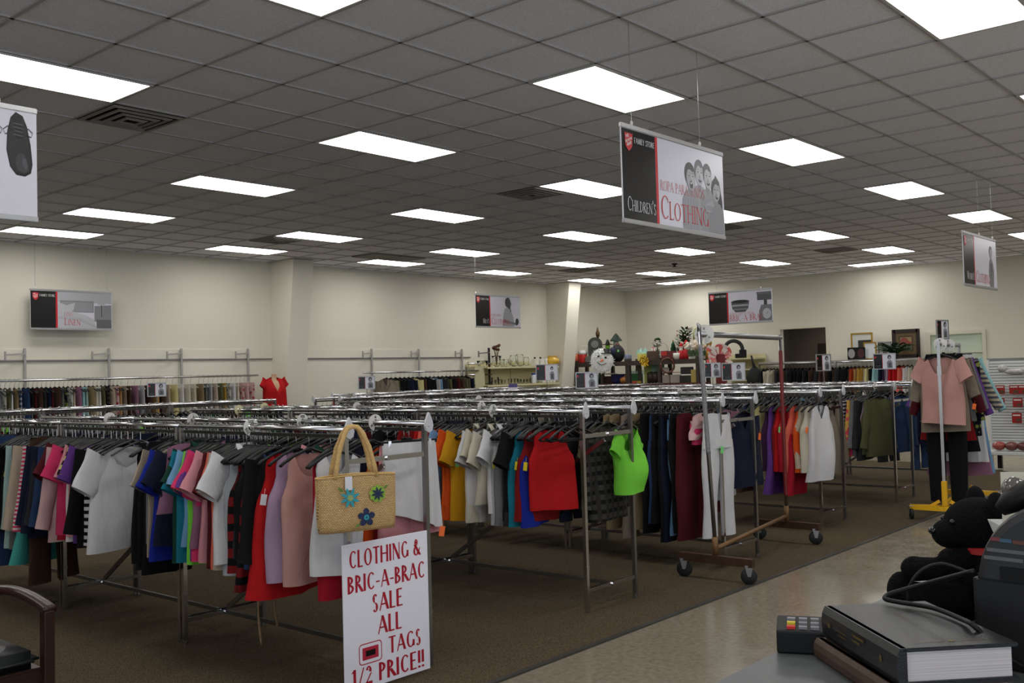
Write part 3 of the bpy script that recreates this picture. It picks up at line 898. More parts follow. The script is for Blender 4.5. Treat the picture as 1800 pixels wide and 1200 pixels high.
def garment(kind, color, loc, rotz, label, var=0, mesh=None, tagc=None, tagpos=None, collar=False, hanger=None, scale=1.0, group=None, extra=None):
    m, w = COLORS[color]
    t = thing(NAME[kind], label, CATW[kind], loc, rotz, group)
    b = link('cloth', mesh or gmesh(kind, var), t); omat(b, m)
    if scale != 1.0: b.scale = (scale, 1, scale)
    if collar or kind == 'polo':
        c = link('collar', HM['collar'], t); omat(c, m)
    if kind == 'jacket':
        c = link('lapel', HM['lapel'], t); omat(c, m)
    if tagc:
        p = link('price_tag', HM['tag'], t, {'y': 'yellow price tag', 'g': 'pale green price tag', 'w': 'white price tag', 'o': 'orange price tag'}[tagc]); omat(p, TAGC[tagc])
        p.location = tagpos or (-.2, -.06, -.33)
        p.rotation_euler = (0, .2, 0)
    if extra == 'ties':
        for dx, dy, L in ((-.06, -.02, 1.18), (.1, .03, 1.12)):
            ti = MB(); ti.tube(smooth_path([(dx, dy, -.45), (dx + .01, dy, -.75), (dx - .005, dy, -1.0), (dx + .012, dy, -L)]), .008, 6, True, .4); ti.build('tie_belt', fabric('tan ties', (170, 140, 112)), t, True, label='tan tie belt')
    if hanger != 'no': add_hanger(t, hanger or HANG.get(kind, 'top'))
    return t
# ------------------------------------------------------------------ what hangs on the racks
def R(d): return math.radians(d)
class Rail:
    """collects what hangs on one rail, then names each piece by its look and its place in the row"""
    def __init__(self, phrase, group, x=None, y=None, z=RZ, start='from the aisle end'):
        self.ph = phrase; self.gr = group; self.x = x; self.y = y; self.z = z; self.st = start; self.it = []
    def put(self, s, kind, color, rot=None, **k):
        self.it.append((s, kind, color, rot, k)); return self
    def run(self, s0, s1, step, seq, jit=.25, rot0=0, var=None):
        s = s0; i = 0
        while s < s1:
            q = seq[i % len(seq)]
            self.put(s, q[0], q[1], None, **{'rot0': rot0, **(q[2] if len(q) > 2 else {})})
            s += step * (1 + rnd.uniform(-jit, jit)); i += 1
        return self
    def each(self, s0, s1, seq, rot0=0):
        """spread the listed pieces evenly"""
        n = len(seq)
        for i, q in enumerate(seq):
            s = s0 + (s1 - s0) * (i + .5) / n + rnd.uniform(-.01, .01)
            self.put(s, q[0], q[1], None, **{'rot0': rot0, **(q[2] if len(q) > 2 else {})})
        return self
    def done(self):
        self.it.sort(key=lambda q: q[0])
        for i, (s, kind, color, rot, k) in enumerate(self.it):
            k = dict(k); rot0 = k.pop('rot0', 0); lab = k.pop('label', None)
            if rot is None: rot = rot0 + rnd.uniform(-11, 11)
            if self.x is not None: loc = (self.x, s, self.z); rz = R(rot)
            else: loc = (s, self.y(s) if callable(self.y) else self.y, self.z); rz = R(rot - 90)
            if not lab:
                lab = f'{COLORS[color][1]} {WORDS[kind]}, {ordinal(i + 1)} {self.st}, {self.ph}'
            k.setdefault('var', rnd.randrange(4))
            k.setdefault('group', self.gr)
            garment(kind, color, loc, rz, lab, **k)

# --- straw bag row, front rail
WTEE = top_mesh(5, .2, .235, .60, 'short', 'scoop', .035, fold=.5).mesh('tee', BLACKP, True)
PTANK = top_mesh(9, .19, .2, .68, 'none', 'scoop', .035).mesh('tank', BLACKP, True)
A1 = Rail('front rail of straw bag row', 'clothes on the front rail of the straw bag row', ROWS['A'][0])
TM = lambda seed, *a, **k: top_mesh(seed, *a, **k).mesh('top', BLACKP, True)
A1.put(4.02, 'tank', 'white', 2, label='ribbed white sleeveless top hanging behind the straw bag', mesh=TM(3, .14, .15, .62, 'none', 'tank'), scale=1.0)
A1.put(4.08, 'dress', 'crimson', 14, label='crimson dress whose hem shows below the straw bag and white top', mesh=TM(34, .12, .13, .74, 'none', 'scoop', .04))
A1.put(4.26, 'tank', 'dusty pink', 4, label='dusty pink sleeveless top beside the straw bag', mesh=PTANK, hanger='top')
A1.put(4.37, 'tank', 'lilac', 8, label='pale lilac sleeveless top showing below the dusty pink one', mesh=TM(10, .2, .22, .68, 'none', 'tank'))
A1.put(4.44, 'dress', 'red', 0, label='long red sleeveless dress behind the dusty pink top', mesh=TM(35, .2, .24, .76, 'none', 'scoop', .05, flare=.04), tagc='w')
A1.each(4.52, 4.76, [('tank', 'denim blue'), ('long', 'black', dict(var=2)), ('dress', 'red plaid', dict(label='dark red plaid sleeveless dress beside the long red dress', mesh=TM(36, .19, .22, .74, 'none', 'scoop', .045))), ('tank', 'black'), ('tank', 'red plaid', dict(label='second dark red plaid top behind the plaid dress', var=1)), ('tank', 'black')], 8)
A1.each(4.76, 5.36, [('long', 'pale grey', dict(label='pale grey top hanging under the white polo shirt', mesh=TM(37, .18, .2, .68, 'none', 'crew'))), ('polo', 'white', dict(label='white polo shirt fanned out beside the plaid dress')), ('tee', 'beige'), ('tee', 'coral', dict(var=1)), ('tee', 'maroon', dict(var=1)), ('tee', 'pink'), ('tee', 'hot pink'), ('tee', 'mauve'), ('tee', 'purple'), ('tee', 'lime', dict(var=1)), ('tee', 'light blue'), ('tee', 'teal', dict(var=1)), ('polo', 'dark green'), ('shorts', 'mauve', dict(var=2))], 8)
A1.put(5.38, 'tee', 'navy', 2, label='navy short-sleeved top overlapping the royal blue one', mesh=TM(31, .21, .26, .58, 'short', 'crew'))
A1.put(5.45, 'tee', 'royal blue', 4, label='royal blue short-sleeved top beside the navy one', mesh=TM(32, .21, .25, .66, 'short', 'crew'))
A1.each(5.5, 5.8, [('tee', 'beige', dict(var=1)), ('tee', 'taupe', dict(var=1)), ('tank', 'grey', dict(tagc='g')), ('tank', 'black', dict(var=1)), ('tank', 'black', dict(var=2)), ('dress', 'black', dict(mesh=TM(45, .16, .17, .8, 'none', 'crew'))), ('trousers', 'black', dict(mesh=trouser_mesh(44, .76, .16).mesh('trousers', BLACKP, True))), ('tank', 'navy', dict(mesh=TM(46, .16, .17, .7, 'none', 'crew'))), ('tank', 'black', dict(mesh=TM(47, .16, .17, .74, 'none', 'crew')))], 10)
A1.put(6.2, 'tee', 'white', 6, label='large white short-sleeved top facing the aisle', mesh=WTEE, scale=1.12)
A1.each(6.32, 7.55, [('tank', 'black and white striped', dict(label='black and white striped top peeking out behind the large white top', var=1)), ('long', 'black', dict(var=1)), ('tee', 'purple', dict(label='purple top with its hem showing beside the large white top', var=1)), ('tee', 'black and yellow striped', dict(tagc='y', label='black and yellow striped top with a yellow tag')), ('tee', 'pink'), ('tank', 'white', dict(var=1, tagc='y')), ('tee', 'hot pink', dict(var=0)), ('tank', 'crimson', dict(var=1)), ('long', 'pale pink', dict(var=1, tagc='w')), ('tee', 'maroon'), ('long', 'denim blue', dict(var=2, tagc='y')), ('long', 'navy'), ('long', 'charcoal', dict(tagc='y')), ('long', 'navy'), ('long', 'pink and white striped', dict(label='pink and white striped long-sleeved top among dark ones', var=0)), ('trousers', 'brown', dict(label='long brown trousers reaching nearly to the carpet', var=1)), ('long', 'beige'), ('dress', 'turquoise', dict(label='turquoise dress hanging below a grey knit cardigan', var=2)), ('cardigan', 'heather grey', dict(var=1)), ('cardigan', 'pale teal', dict(label='pale teal buttoned cardigan beside the grey knit one', var=1, tagc='g'))], 9)
A1.each(7.6, 8.65, [('tank', 'black', dict(tagc='y')), ('long', 'black'), ('trousers', 'denim blue', dict(var=0)), ('long', 'black'), ('trousers', 'denim blue', dict(var=2)), ('blouse', 'polka dot'), ('tee', 'black'), ('long', 'black'), ('tank', 'navy'), ('long', 'black'), ('trousers', 'deep red'), ('long', 'charcoal')], 6)
A1.put(4.68, 'tank', 'charcoal', 6, label='charcoal sleeveless top with two long tan ties dangling to the carpet', mesh=TM(39, .18, .2, .6, 'none', 'tank'), extra='ties')
A1.done()
# --- straw bag row, rear rail
A2 = Rail('rear rail of straw bag row', 'clothes on the rear rail of the straw bag row', ROWS['A'][0] + .56)
A2.put(4.09, 'skirt', 'white', -12, label='white skirt with an uneven hem clipped beside the straw bag', mesh=skirt_mesh(4, .43, .175, .18, asym=.06).mesh('skirt', BLACKP, True), tagc='o', tagpos=(.15, -.09, -.58))
A2.put(4.13, 'shorts', 'pink', -6, label='pale pink shorts hanging below the white skirt', mesh=trouser_mesh(8, .52, .17, .11, .02).mesh('shorts', BLACKP, True))
A2.put(4.2, 'dress', 'deep red', 2, mesh=TM(38, .18, .2, .6, 'none', 'scoop'))
A2.put(4.27, 'tank', 'orange', 4)
A2.each(4.33, 5.4, [('tank', 'navy'), ('tank', 'teal'), ('tee', 'dark green'), ('tee', 'pink'), ('tee', 'black'), ('tee', 'lime', dict(label='lime green top showing over the rear rail of the straw bag row')), ('tee', 'navy'), ('tee', 'black')], 6)
A2.run(5.5, 8.6, .17, [('long', 'black'), ('shorts', 'navy'), ('tee', 'charcoal'), ('tee', 'pale pink'), ('tank', 'black'), ('tee', 'denim blue')])
A2.done()
# --- red top row
B1 = Rail('front rail of red top row', 'clothes on the front rail of the red top row', ROWS['B'][0])
B1.put(4.24, 'tank', 'red', -10, label='bright red sleeveless top turned to face the aisle', mesh=top_mesh(21, .2, .205, .56, 'none', 'tank', .035, fold=.7).mesh('tank', BLACKP, True))
B1.each(4.32, 4.57, [('tank', 'deep red', dict(tagc='y')), ('tank', 'royal blue', dict(label='royal blue sleeveless top showing under the bright red one', var=1)), ('tank', 'teal', dict(tagc='y')), ('tee', 'black'), ('tank', 'charcoal', dict(var=1)), ('tank', 'grey', dict(var=1))], 4)
B1.each(4.58, 4.68, [('tank', 'pale grey', dict(var=1)), ('polo', 'white', dict(label='white polo shirt with a yellow tag beside the collared cream shirt', tagc='y'))], 8)
B1.put(4.74, 'tee', 'cream', 6, label='cream buttoned shirt with a collar, in front of white ones', mesh=top_mesh(22, .215, .25, .52, 'short', 'v', .04).mesh('shirt', BLACKP, True), collar=True)
B1.each(4.8, 4.92, [('tee', 'white', dict(var=1, label='white short-sleeved top behind the cream buttoned shirt')), ('polo', 'cream', dict(var=1))], 10)
B1.each(4.95, 5.5, [('tee', 'gold', dict(label='golden yellow short-sleeved top beside the orange ones', var=1, tagc='g')), ('tee', 'orange', dict(var=1, tagc='w')), ('tee', 'bright orange', dict(var=1)), ('tee', 'orange'), ('tee', 'light blue'), ('tee', 'red'), ('tee', 'coral'), ('tee', 'red'), ('tee', 'deep red', dict(var=1)), ('tee', 'maroon'), ('tee', 'deep red')], 8)
B1.run(5.7, 8.6, .14, [('tee', 'black'), ('long', 'maroon'), ('tee', 'navy'), ('tee', 'dark green'), ('tee', 'grey'), ('tee', 'charcoal'), ('tank', 'black')])
B1.done()
B2 = Rail('rear rail of red top row', 'clothes on the rear rail of the red top row', ROWS['B'][0] + .56)
B2.put(4.0, 'blouse', 'lime', 6, label='bright lime green blouse hanging crooked by the rack end', mesh=top_mesh(41, .13, .13, .43, 'cap', 'scoop', .07, z0=-.16, fold=1.7).mesh('blouse', BLACKP, True))
B2.each(4.12, 4.7, [('long', 'grey plaid', dict(label='dark grey plaid long-sleeved shirt beside the lime green blouse', var=1)), ('tee', 'camouflage', dict(label='brown camouflage short-sleeved top behind the plaid shirt')), ('tee', 'black'), ('tee', 'charcoal'), ('shorts', 'black', dict(var=2)), ('tee', 'light blue'), ('long', 'black')], 8)
B2.run(4.75, 8.6, .2, [('long', 'black'), ('tee', 'olive'), ('tee', 'white'), ('tee', 'charcoal'), ('shorts', 'navy')])
B2.done()
# --- white jeans row
C1 = Rail('front rail of white jeans row', 'clothes on the front rail of the white jeans row', ROWS['C'][0])
C1.put(3.99, 'trousers', 'white', -8, label='white jeans clipped at the rack end beside the rolling rack', mesh=trouser_mesh(50, .97, .17, .07, .01).mesh('trousers', BLACKP, True), tagc='g', tagpos=(-.03, -.07, -.36))
C1.each(4.08, 4.17, [('shorts', 'pale pink', dict(mesh=trouser_mesh(52, .2, .16, .08).mesh('shorts', BLACKP, True))), ('shorts', 'hot pink', dict(mesh=trouser_mesh(53, .24, .16, .08).mesh('shorts', BLACKP, True)))], 4)
C1.put(4.22, 'trousers', 'maroon', -8, label='dark red corduroy trousers by the rolling rack', mesh=trouser_mesh(51, 1.0, .19, .11, .02).mesh('trousers', BLACKP, True))
C1.each(4.28, 4.6, [('trousers', 'black', dict(var=0)), ('trousers', 'light blue', dict(mesh=trouser_mesh(54, .98, .12, .06).mesh('trousers', BLACKP, True))), ('trousers', 'black', dict(var=1)), ('trousers', 'navy', dict(var=1)), ('trousers', 'black'), ('trousers', 'denim blue'), ('trousers', 'black')], 2)
C1.each(4.64, 5.0, [('trousers', 'khaki', dict(var=0)), ('trousers', 'taupe', dict(var=1)), ('shorts', 'brown'), ('shorts', 'khaki'), ('trousers', 'khaki')], 0)
C1.run(5.1, 8.6, .2, [('trousers', 'black'), ('tee', 'charcoal'), ('trousers', 'navy'), ('shorts', 'taupe')])
C1.done()
C2 = Rail('rear rail of white jeans row', 'clothes on the rear rail of the white jeans row', ROWS['C'][0] + .56)
C2.put(4.05, 'cardigan', 'navy', -4, label='dark navy long-sleeved cardigan at the rear end of the white jeans row', tagc='o', mesh=top_mesh(61, .2, .25, .64, 'long', 'v', .06).mesh('cardigan', BLACKP, True), tagpos=(.1, -.09, -.3))
C2.each(4.12, 4.8, [('shorts', 'mauve'), ('skirt', 'pale grey', dict(label='pale grey skirt with a pointed hem below the navy cardigan', mesh=skirt_mesh(14, .74, .17, .26).mesh('skirt', BLACKP, True))), ('trousers', 'maroon', dict(var=2)), ('tee', 'orange'), ('shorts', 'black'), ('tee', 'navy')], 2)
C2.run(4.9, 8.6, .22, [('long', 'black'), ('tee', 'charcoal'), ('trousers', 'navy')])
C2.done()
# --- white blouse row
D1 = Rail('front rail of white blouse row', 'clothes on the front rail of the white blouse row', ROWS['D'][0])
D1.put(4.09, 'tank', 'white', -10, label='white sleeveless blouse turned to face the aisle', mesh=top_mesh(71, .18, .22, .74, 'none', 'v', .05, flare=.0, fold=1.6).mesh('blouse', BLACKP, True))
D1.each(4.14, 4.24, [('tank', 'cream', dict(var=1, tagc='o')), ('tank', 'beige', dict(var=0))], -4)
D1.each(4.25, 4.62, [('tank', 'orange', dict(var=1)), ('tank', 'coral', dict(var=1)), ('dress', 'crimson', dict(var=2)), ('tank', 'crimson', dict(var=1)), ('tank', 'red', dict(var=1, tagc='g')), ('tank', 'deep red', dict(var=1)), ('dress', 'purple', dict(var=2)), ('tank', 'dark plum', dict(var=1))], 2)
D1.each(4.66, 5.3, [('tank', 'pale yellow'), ('tank', 'green', dict(var=1)), ('tank', 'denim blue', dict(var=1)), ('dress', 'brown', dict(var=2)), ('tank', 'black', dict(var=1)), ('tank', 'grey', dict(tagc='g')), ('tank', 'navy', dict(var=1)), ('tank', 'black'), ('tank', 'charcoal')], 2)
D1.run(5.4, 8.7, .18, [('long', 'black'), ('tee', 'charcoal'), ('tank', 'maroon')])
D1.done()
D2 = Rail('rear rail of white blouse row', 'clothes on the rear rail of the white blouse row', ROWS['D'][0] + .56)
D2.each(4.16, 4.8, [('cardigan', 'taupe', dict(label='taupe long-sleeved cardigan behind the white sleeveless blouse', rot0=-6, tagc='w')), ('long', 'navy striped', dict(var=0)), ('long', 'dark floral'), ('long', 'turquoise'), ('long', 'navy'), ('tee', 'mauve'), ('long', 'black')], 0)
D2.run(4.9, 8.7, .24, [('long', 'black'), ('tee', 'charcoal')])
D2.done()
# --- olive sweater row
E1 = Rail('front rail of olive sweater row', 'clothes on the front rail of the olive sweater row', ROWS['E'][0])
E1.put(4.31, 'long', 'olive', -20, label='olive green long-sleeved sweater turned outward near the rack end', var=1)
E1.each(4.36, 4.5, [('tank', 'olive knit', dict(label='olive knitted top just behind the olive sweater', var=1, tagc='g')), ('tank', 'lilac', dict(var=1)), ('cardigan', 'charcoal'), ('long', 'grey', dict(var=1))], -10)
E1.each(4.5, 5.3, [('long', 'bright floral', dict(var=1)), ('tank', 'hot pink', dict(var=1)), ('long', 'navy striped', dict(label='navy, red and white striped long-sleeved top in the olive sweater row', var=1)), ('long', 'brown'), ('tank', 'pale grey', dict(var=1)), ('long', 'dark floral', dict(var=1)), ('long', 'camouflage', dict(var=1)), ('long', 'denim blue'), ('long', 'mauve', dict(var=1)), ('long', 'grey', dict(var=1, tagc='g')), ('long', 'charcoal'), ('tee', 'light blue'), ('long', 'navy'), ('long', 'black')], -6)
E1.run(5.4, 8.7, .2, [('long', 'black'), ('tee', 'navy'), ('long', 'brown')])
E1.done()
E2 = Rail('rear rail of olive sweater row', 'clothes on the rear rail of the olive sweater row', ROWS['E'][0] + .56)
E2.each(4.2, 4.8, [('long', 'denim blue', dict(label='denim blue shirt at the rear end of the olive sweater row', rot0=-10, var=1)), ('tee', 'blue plaid', dict(var=1)), ('tank', 'maroon', dict(var=1)), ('tee', 'white'), ('tee', 'lime'), ('tee', 'coral')], -6)
E2.run(4.9, 8.7, .24, [('long', 'black'), ('tee', 'charcoal')])
E2.done()
F1 = Rail('front rail of last row', 'clothes on the front rail of the last row', ROWS['F'][0])
F1.each(4.3, 5.4, [('long', 'taupe'), ('long', 'navy'), ('trousers', 'denim blue'), ('long', 'olive'), ('long', 'maroon'), ('tee', 'black'), ('trousers', 'charcoal'), ('long', 'black'), ('tee', 'white'), ('long', 'grey')], -8)
F1.run(5.5, 8.8, .26, [('long', 'black'), ('tee', 'navy')])
F1.done()
# --- crosswise racks: mostly the tops of hangers and dark cloth show
for nm, y, x0, x1, pal in (('crosswise rack below linen sign', 11.9 - .56, 3.5, 8.1, [('tee', 'black'), ('long', 'charcoal'), ('tee', 'navy'), ('tee', 'dark green'), ('long', 'black'), ('tee', 'brown'), ('tank', 'lime'), ('tee', 'black')]),
                          ('crosswise rack behind middle rows', 10.9 - .56, 8.6, 16.2, [('tee', 'black'), ('long', 'charcoal'), ('tee', 'navy'), ('tee', 'grey'), ('long', 'black')]),
                          ('crosswise rack before jackets', 13.05 - .56, 10.6, 15.1, [('jacket', 'black'), ('long', 'charcoal'), ('tee', 'navy'), ('long', 'black')])):
    r = Rail(nm, 'clothes on the ' + nm, y=y, start='from the straw bag side')
    r.run(x0, x1, .2, pal)
    r.done()

# --- empty black hangers pushed together on the rails
n = 0
def empty_run(phrase, x, s0, s1, step, ys=None, rotb=0):
    s = s0
    while s < s1:
        t = thing('clothes_hanger', f'empty black plastic hanger on the {phrase}', 'hanger', (x, s, RZ) if ys is None else (s, ys, RZ), R(rnd.uniform(-14, 14) + (0 if ys is None else -90)), f'empty hangers on the {phrase}')
        link('frame', HM['empty'], t); link('hook', HM['hook'], t, 'bent chrome wire')
        s += step * rnd.uniform(.6, 1.4)
empty_run('front rail of the straw bag row', ROWS['A'][0], 4.6, 5.0, .036)
empty_run('front rail of the straw bag row', ROWS['A'][0], 5.1, 5.5, .05)
empty_run('front rail of the straw bag row', ROWS['A'][0], 6.55, 7.2, .05)
empty_run('front rail of the straw bag row', ROWS['A'][0], 7.6, 8.6, .06)
empty_run('rear rail of the straw bag row', ROWS['A'][0] + .56, 4.4, 6.4, .07)
empty_run('front rail of the red top row', ROWS['B'][0], 4.0, 6.6, .075)
empty_run('rear rail of the red top row', ROWS['B'][0] + .56, 4.3, 6.2, .1)
empty_run('front rail of the white jeans row', ROWS['C'][0], 4.4, 6.6, .09)
empty_run('front rail of the white blouse row', ROWS['D'][0], 4.5, 6.6, .075)
empty_run('crosswise rack below the linen sign', None, 3.6, 8.0, .15, 11.34)
empty_run('front rail of the olive sweater row', ROWS['E'][0], 4.5, 5.6, .1)
empty_run('rear rail of the white jeans row', ROWS['C'][0] + .56, 4.3, 6.0, .1)
empty_run('rear rail of the white blouse row', ROWS['D'][0] + .56, 4.4, 5.9, .1)
# the rest of the hangers, crowded on the rails further back
rr = random.Random(40)
far_h, far_w = MB(), MB()
hp = hook_pts()
def far_hanger(o, ang):
    M = Matrix.Translation(o) @ Matrix.Rotation(ang, 4, 'Z')
    far_w.tube([M @ Vector(p) for p in hp], .0026, 3)
    for s_ in (-1, 1): far_h.tube([M @ Vector((0, 0, -.1)), M @ Vector((s_ * .1, 0, -.135)), M @ Vector((s_ * .195, 0, -.182))], .011, 4, True, .6)
for k, (x0, nm) in ROWS.items():
    for dx in (0, .56):
        y = 6.0 if k in 'AB' else 5.2
        while y < 8.8:
            far_hanger((x0 + dx, y, RZ), rr.uniform(-.25, .25)); y += rr.uniform(.04, .11)
for y, x0, x1 in ((11.9, 3.5, 8.1), (10.34, 8.5, 16.3), (10.9, 8.5, 16.3), (12.49, 10.6, 15.2), (13.05, 10.6, 15.2)):
    x = x0
    while x < x1:
        far_hanger((x, y, RZ), PI / 2 + rr.uniform(-.25, .25)); x += rr.uniform(.05, .13)
t = thing('crowded_hangers', 'mass of black hangers with wire hooks crowding the rails further back', 'hangers')
t['kind'] = 'stuff'
a_ = far_h.build('frames', BLACKP, t); b_ = far_w.build('hooks', WIRE, t); a_['kind'] = 'stuff'; b_['kind'] = 'stuff'

# ------------------------------------------------------------------ clothes along the side wall
M_UPR = plain('satin upright metal', (172, 170, 168), .45, .4)
def wall_rack(x0, x1, posts, label, zrail=1.69, y=14.2):
    t = thing('wall_rack', label, 'wall rack', (0, 0, 0))
    MB().tube([(x0, y, zrail), (x1, y, zrail)], .016, 12).build('rail', CHROME, t, True)
    for p in posts:
        m = MB(); m.box((p, YL - .05, 1.08), (.03, .03, 2.14)); pm = m.build('upright', M_UPR, t)
        a = MB(); a.bar((p, YL - .06, zrail), (p, y, zrail), .014, .03); a.build('bracket', STEEL, pm)
        a = MB(); a.bar((p, YL - .07, 2.07), (p - .31, YL - .16, 2.05), .012, .026); a.bar((p - .31, YL - .16, 1.98), (p - .31, YL - .16, 2.1), .02, .03); a.build('arm', M_UPR, pm)
    return t
wall_rack(4.6, 9.84, (4.9, 6.12, 7.36, 8.57, 9.82), 'wall-mounted steel clothes rail below the linen sign')
wall_rack(12.15, 15.3, (12.58, 13.82, 15.07), 'wall-mounted steel clothes rail carrying the jackets')
t = thing('wall_rack', 'tall black-and-chrome three-arm rack post beside the glassware shelf', 'wall rack', (0, 0, 0))
m = MB(); m.box((15.81, 14.36, 1.09), (.035, .035, 2.16)); m.box((15.81, 14.3, .02), (.06, .4, .03)); m.build('upright', plain('dark steel', (60, 60, 62), .35, .8), t)
for z in (1.83, 1.6, 1.4):
    m = MB(); m.tube([(15.0, 14.2, z), (15.81, 14.3, z)], .014, 8); m.ball((15.0, 14.2, z), .02, 8, 6); m.build('arm', CHROME, t, True)
a = MB(); a.bar((15.81, 14.34, 2.07), (15.4, 14.28, 2.05), .012, .026); a.bar((15.4, 14.28, 1.97), (15.4, 14.28, 2.1), .02, .03); a.build('bracket', STEEL, t)
W1 = Rail('wall rail below linen sign', 'clothes on the wall rail below the linen sign', y=14.2, z=1.69, start='from the far left')
W1.st = 'from the mannequin'
seq = ['grey', 'dark floral', 'khaki', 'charcoal', 'denim blue', 'black', 'dark green', 'heather grey', 'beige', 'pale teal', 'grey', 'pale floral', 'olive', 'white', 'khaki', 'blue plaid', 'denim blue', 'black', 'maroon', 'brown', 'charcoal', 'navy', 'maroon', 'brown', 'heather grey', 'dark floral', 'pale floral', 'beige', 'mauve', 'aqua', 'pale teal', 'khaki', 'cream', 'white', 'olive', 'grey plaid', 'beige', 'pink floral', 'tan']
x = 5.0
wl = []
for c in seq:
    wl.append((x, 'folded', c, {})); x += .062
for c in ['taupe', 'brown', 'mauve', 'pale grey', 'brown', 'tan', 'brown', 'beige', 'pale yellow', 'white', 'cream', 'cream']:
    wl.append((x, 'folded', c, dict(hanger='wire'))); x += .105
x = 8.72
for c in ['khaki', 'heather grey', 'pale grey', 'beige', 'olive', 'mustard', 'pale floral', 'white', 'cream', 'pink floral', 'pale pink', 'pink floral']:
    wl.append((x, 'folded', c, dict(hanger='wire'))); x += .085
for k, (x, kind, c, kw) in enumerate(reversed(wl)):
    kw = dict(kw); kw['label'] = f'{COLORS[c][1]} folded trousers, {ordinal(k + 1)} from the red mannequin on the side wall rail'
    W1.put(x, kind, c, rnd.uniform(-12, 12), tagc='o' if k in (40, 44, 52) else None, **kw)
W1.done()
W2 = Rail('wall rail by glassware', 'jackets on the side wall rail', y=14.2, z=1.69, start='')
jk = ['taupe', 'olive', 'black', 'black', 'navy', 'navy', 'pale yellow', 'brown', 'black', 'black', 'pale grey', 'light blue', 'charcoal', 'olive', 'black', 'maroon', 'brown', 'olive', 'olive', 'navy']
for k, c in enumerate(jk):
    W2.put(12.72 + k * .115, 'jacket', c, rnd.uniform(-8, 8) + (18 if k == 0 else 0), var=k % 4, label=f'{COLORS[c][1]} suit jacket, {ordinal(k + 1)} along the wall rail towards the glassware')
W2.done()

# ------------------------------------------------------------------ coats by the back wall
t = thing('wall_rack', 'long coat rail with a top shelf under the picture frames', 'coat rack', (20.6, 0, 0))
MB().tube([(0, 6.9, 1.655), (0, 10.5, 1.655)], .018, 12).build('rail', CHROME, t, True)
for y in (6.92, 8.7, 10.48):
    MB().box((0, y, .825), (.03, .03, 1.65)).build('post', STEEL, t)
    MB().box((0, y, .05), (.5, .03, .03)).build('foot', STEEL, t)
MB().box((.3, 8.7, 1.685), (.42, 3.7, .02)).build('shelf', plain('grey shelf laminate', (170, 168, 160), .5), t)
for y in (6.95, 10.45): MB().bar((0, y, 1.655), (.5, y, 1.66), .02, .03).build('shelf_bracket', STEEL, t)
BK = Rail('coat rail', 'coats on the back wall rail', x=20.6, z=1.655, start='')
cc = ['charcoal', 'black', 'cream', 'cream', 'taupe', 'charcoal', 'black', 'brown', 'charcoal', 'black', 'black', 'black', 'charcoal', 'black', 'brown', 'black', 'charcoal', 'brown', 'brown', 'black', 'brown', 'charcoal', 'black', 'black', 'brown', 'rust', 'tan', 'mustard', 'beige', 'pale yellow', 'black', 'aqua', 'navy', 'dark plum', 'lilac', 'red', 'red', 'coral', 'white', 'cream']
for k, c in enumerate(cc):
    BK.put(10.38 - k * .084, 'jacket', c, rnd.uniform(-9, 9) - (12 if k in (2, 3, 35, 36, 37) else 0), var=k % 4, label=f'{COLORS[c][1]} coat, {ordinal(k + 1)} from the doorway on the back wall rail')
BK.done()

# ------------------------------------------------------------------ yellow-footed rack with clothes
M_YEL = plain('yellow enamel', (222, 170, 22), .45, noise=.15, scale=20)
M_TYRE = plain('black caster rubber', (24, 24, 26), .6)
def caster(mb_parent, loc, rot, name='caster', r=.055):
    f = MB()
    for s in (-1, 1): f.prism([(-.012, .0), (.012, .0), (.03, .075), (-.03, .075)], .004, 'y', (0, s * .022 - .002, 0))
    f.box((0, 0, .077), (.06, .052, .006)); f.tube([(0, -.026, .005), (0, .026, .005)], .007, 8)
    f.tube([(.0, 0, .077), (0, 0, .1)], .012, 8)
    o = f.build(name, STEEL, mb_parent); o.location = (loc[0], loc[1], r + .008); o.rotation_euler = (0, 0, rot)
    w = MB(); w.lathe([(.012, -.016), (r - .006, -.016), (r, -.01), (r, .01), (r - .006, .016), (.012, .016)], n=20)
    w.v = [(p[0], p[2], p[1]) for p in w.v]
    w.build('wheel', M_TYRE, o, True)
    return o
YX, YY, YZ, YA = 10.32, 3.29, 1.765, R(8.8)
t = thing('rolling_rack', 'rolling garment rack with bright yellow feet beside the aisle', 'garment rack', (YX, YY, 0), YA)
YLn = 1.38
MB().tube([(0, 0, YZ), (YLn, 0, YZ)], .018, 12).build('rail', CHROMEDULL, t, True)
for x in (0, YLn):
    m = MB(); m.box((x, 0, .34 + (YZ + .03 - .34) / 2), (.026, .03, YZ + .03 - .34)); m.box((x, 0, 1.5), (.036, .04, .09)); pm = m.build('post', CHROME, t)
    f = MB(); f.box((x, 0, .27), (.05, .05, .26), bev=.004); f.bar((x, -.05, .2), (x, -.16, .13), .03); f.bar((x, .05, .2), (x, .16, .13), .03)
    for s in (-1, 1):
        f.bar((x - .05, 0, .13), (x, s * .33, .13), .03, .05); f.bar((x + .05, 0, .13), (x, s * .33, .13), .03, .05)
    f.box((x, 0, .13), (.12, .1, .05)); f.build('foot', M_YEL, t)
    for s in (-1, 1): caster(t, (x, s * .32, 0), .4)
f = MB(); f.bar((0, 0, .17), (YLn, 0, .17), .03, .04); f.build('base_bar', M_YEL, t)
YR = Rail('yellow-footed rack', 'clothes on the yellow-footed rack', y=lambda q: YY + (q - YX) * math.tan(YA), z=YZ, start='')
PK = top_mesh(81, .205, .225, .70, 'short', 'wide', .045).mesh('tee', BLACKP, True)
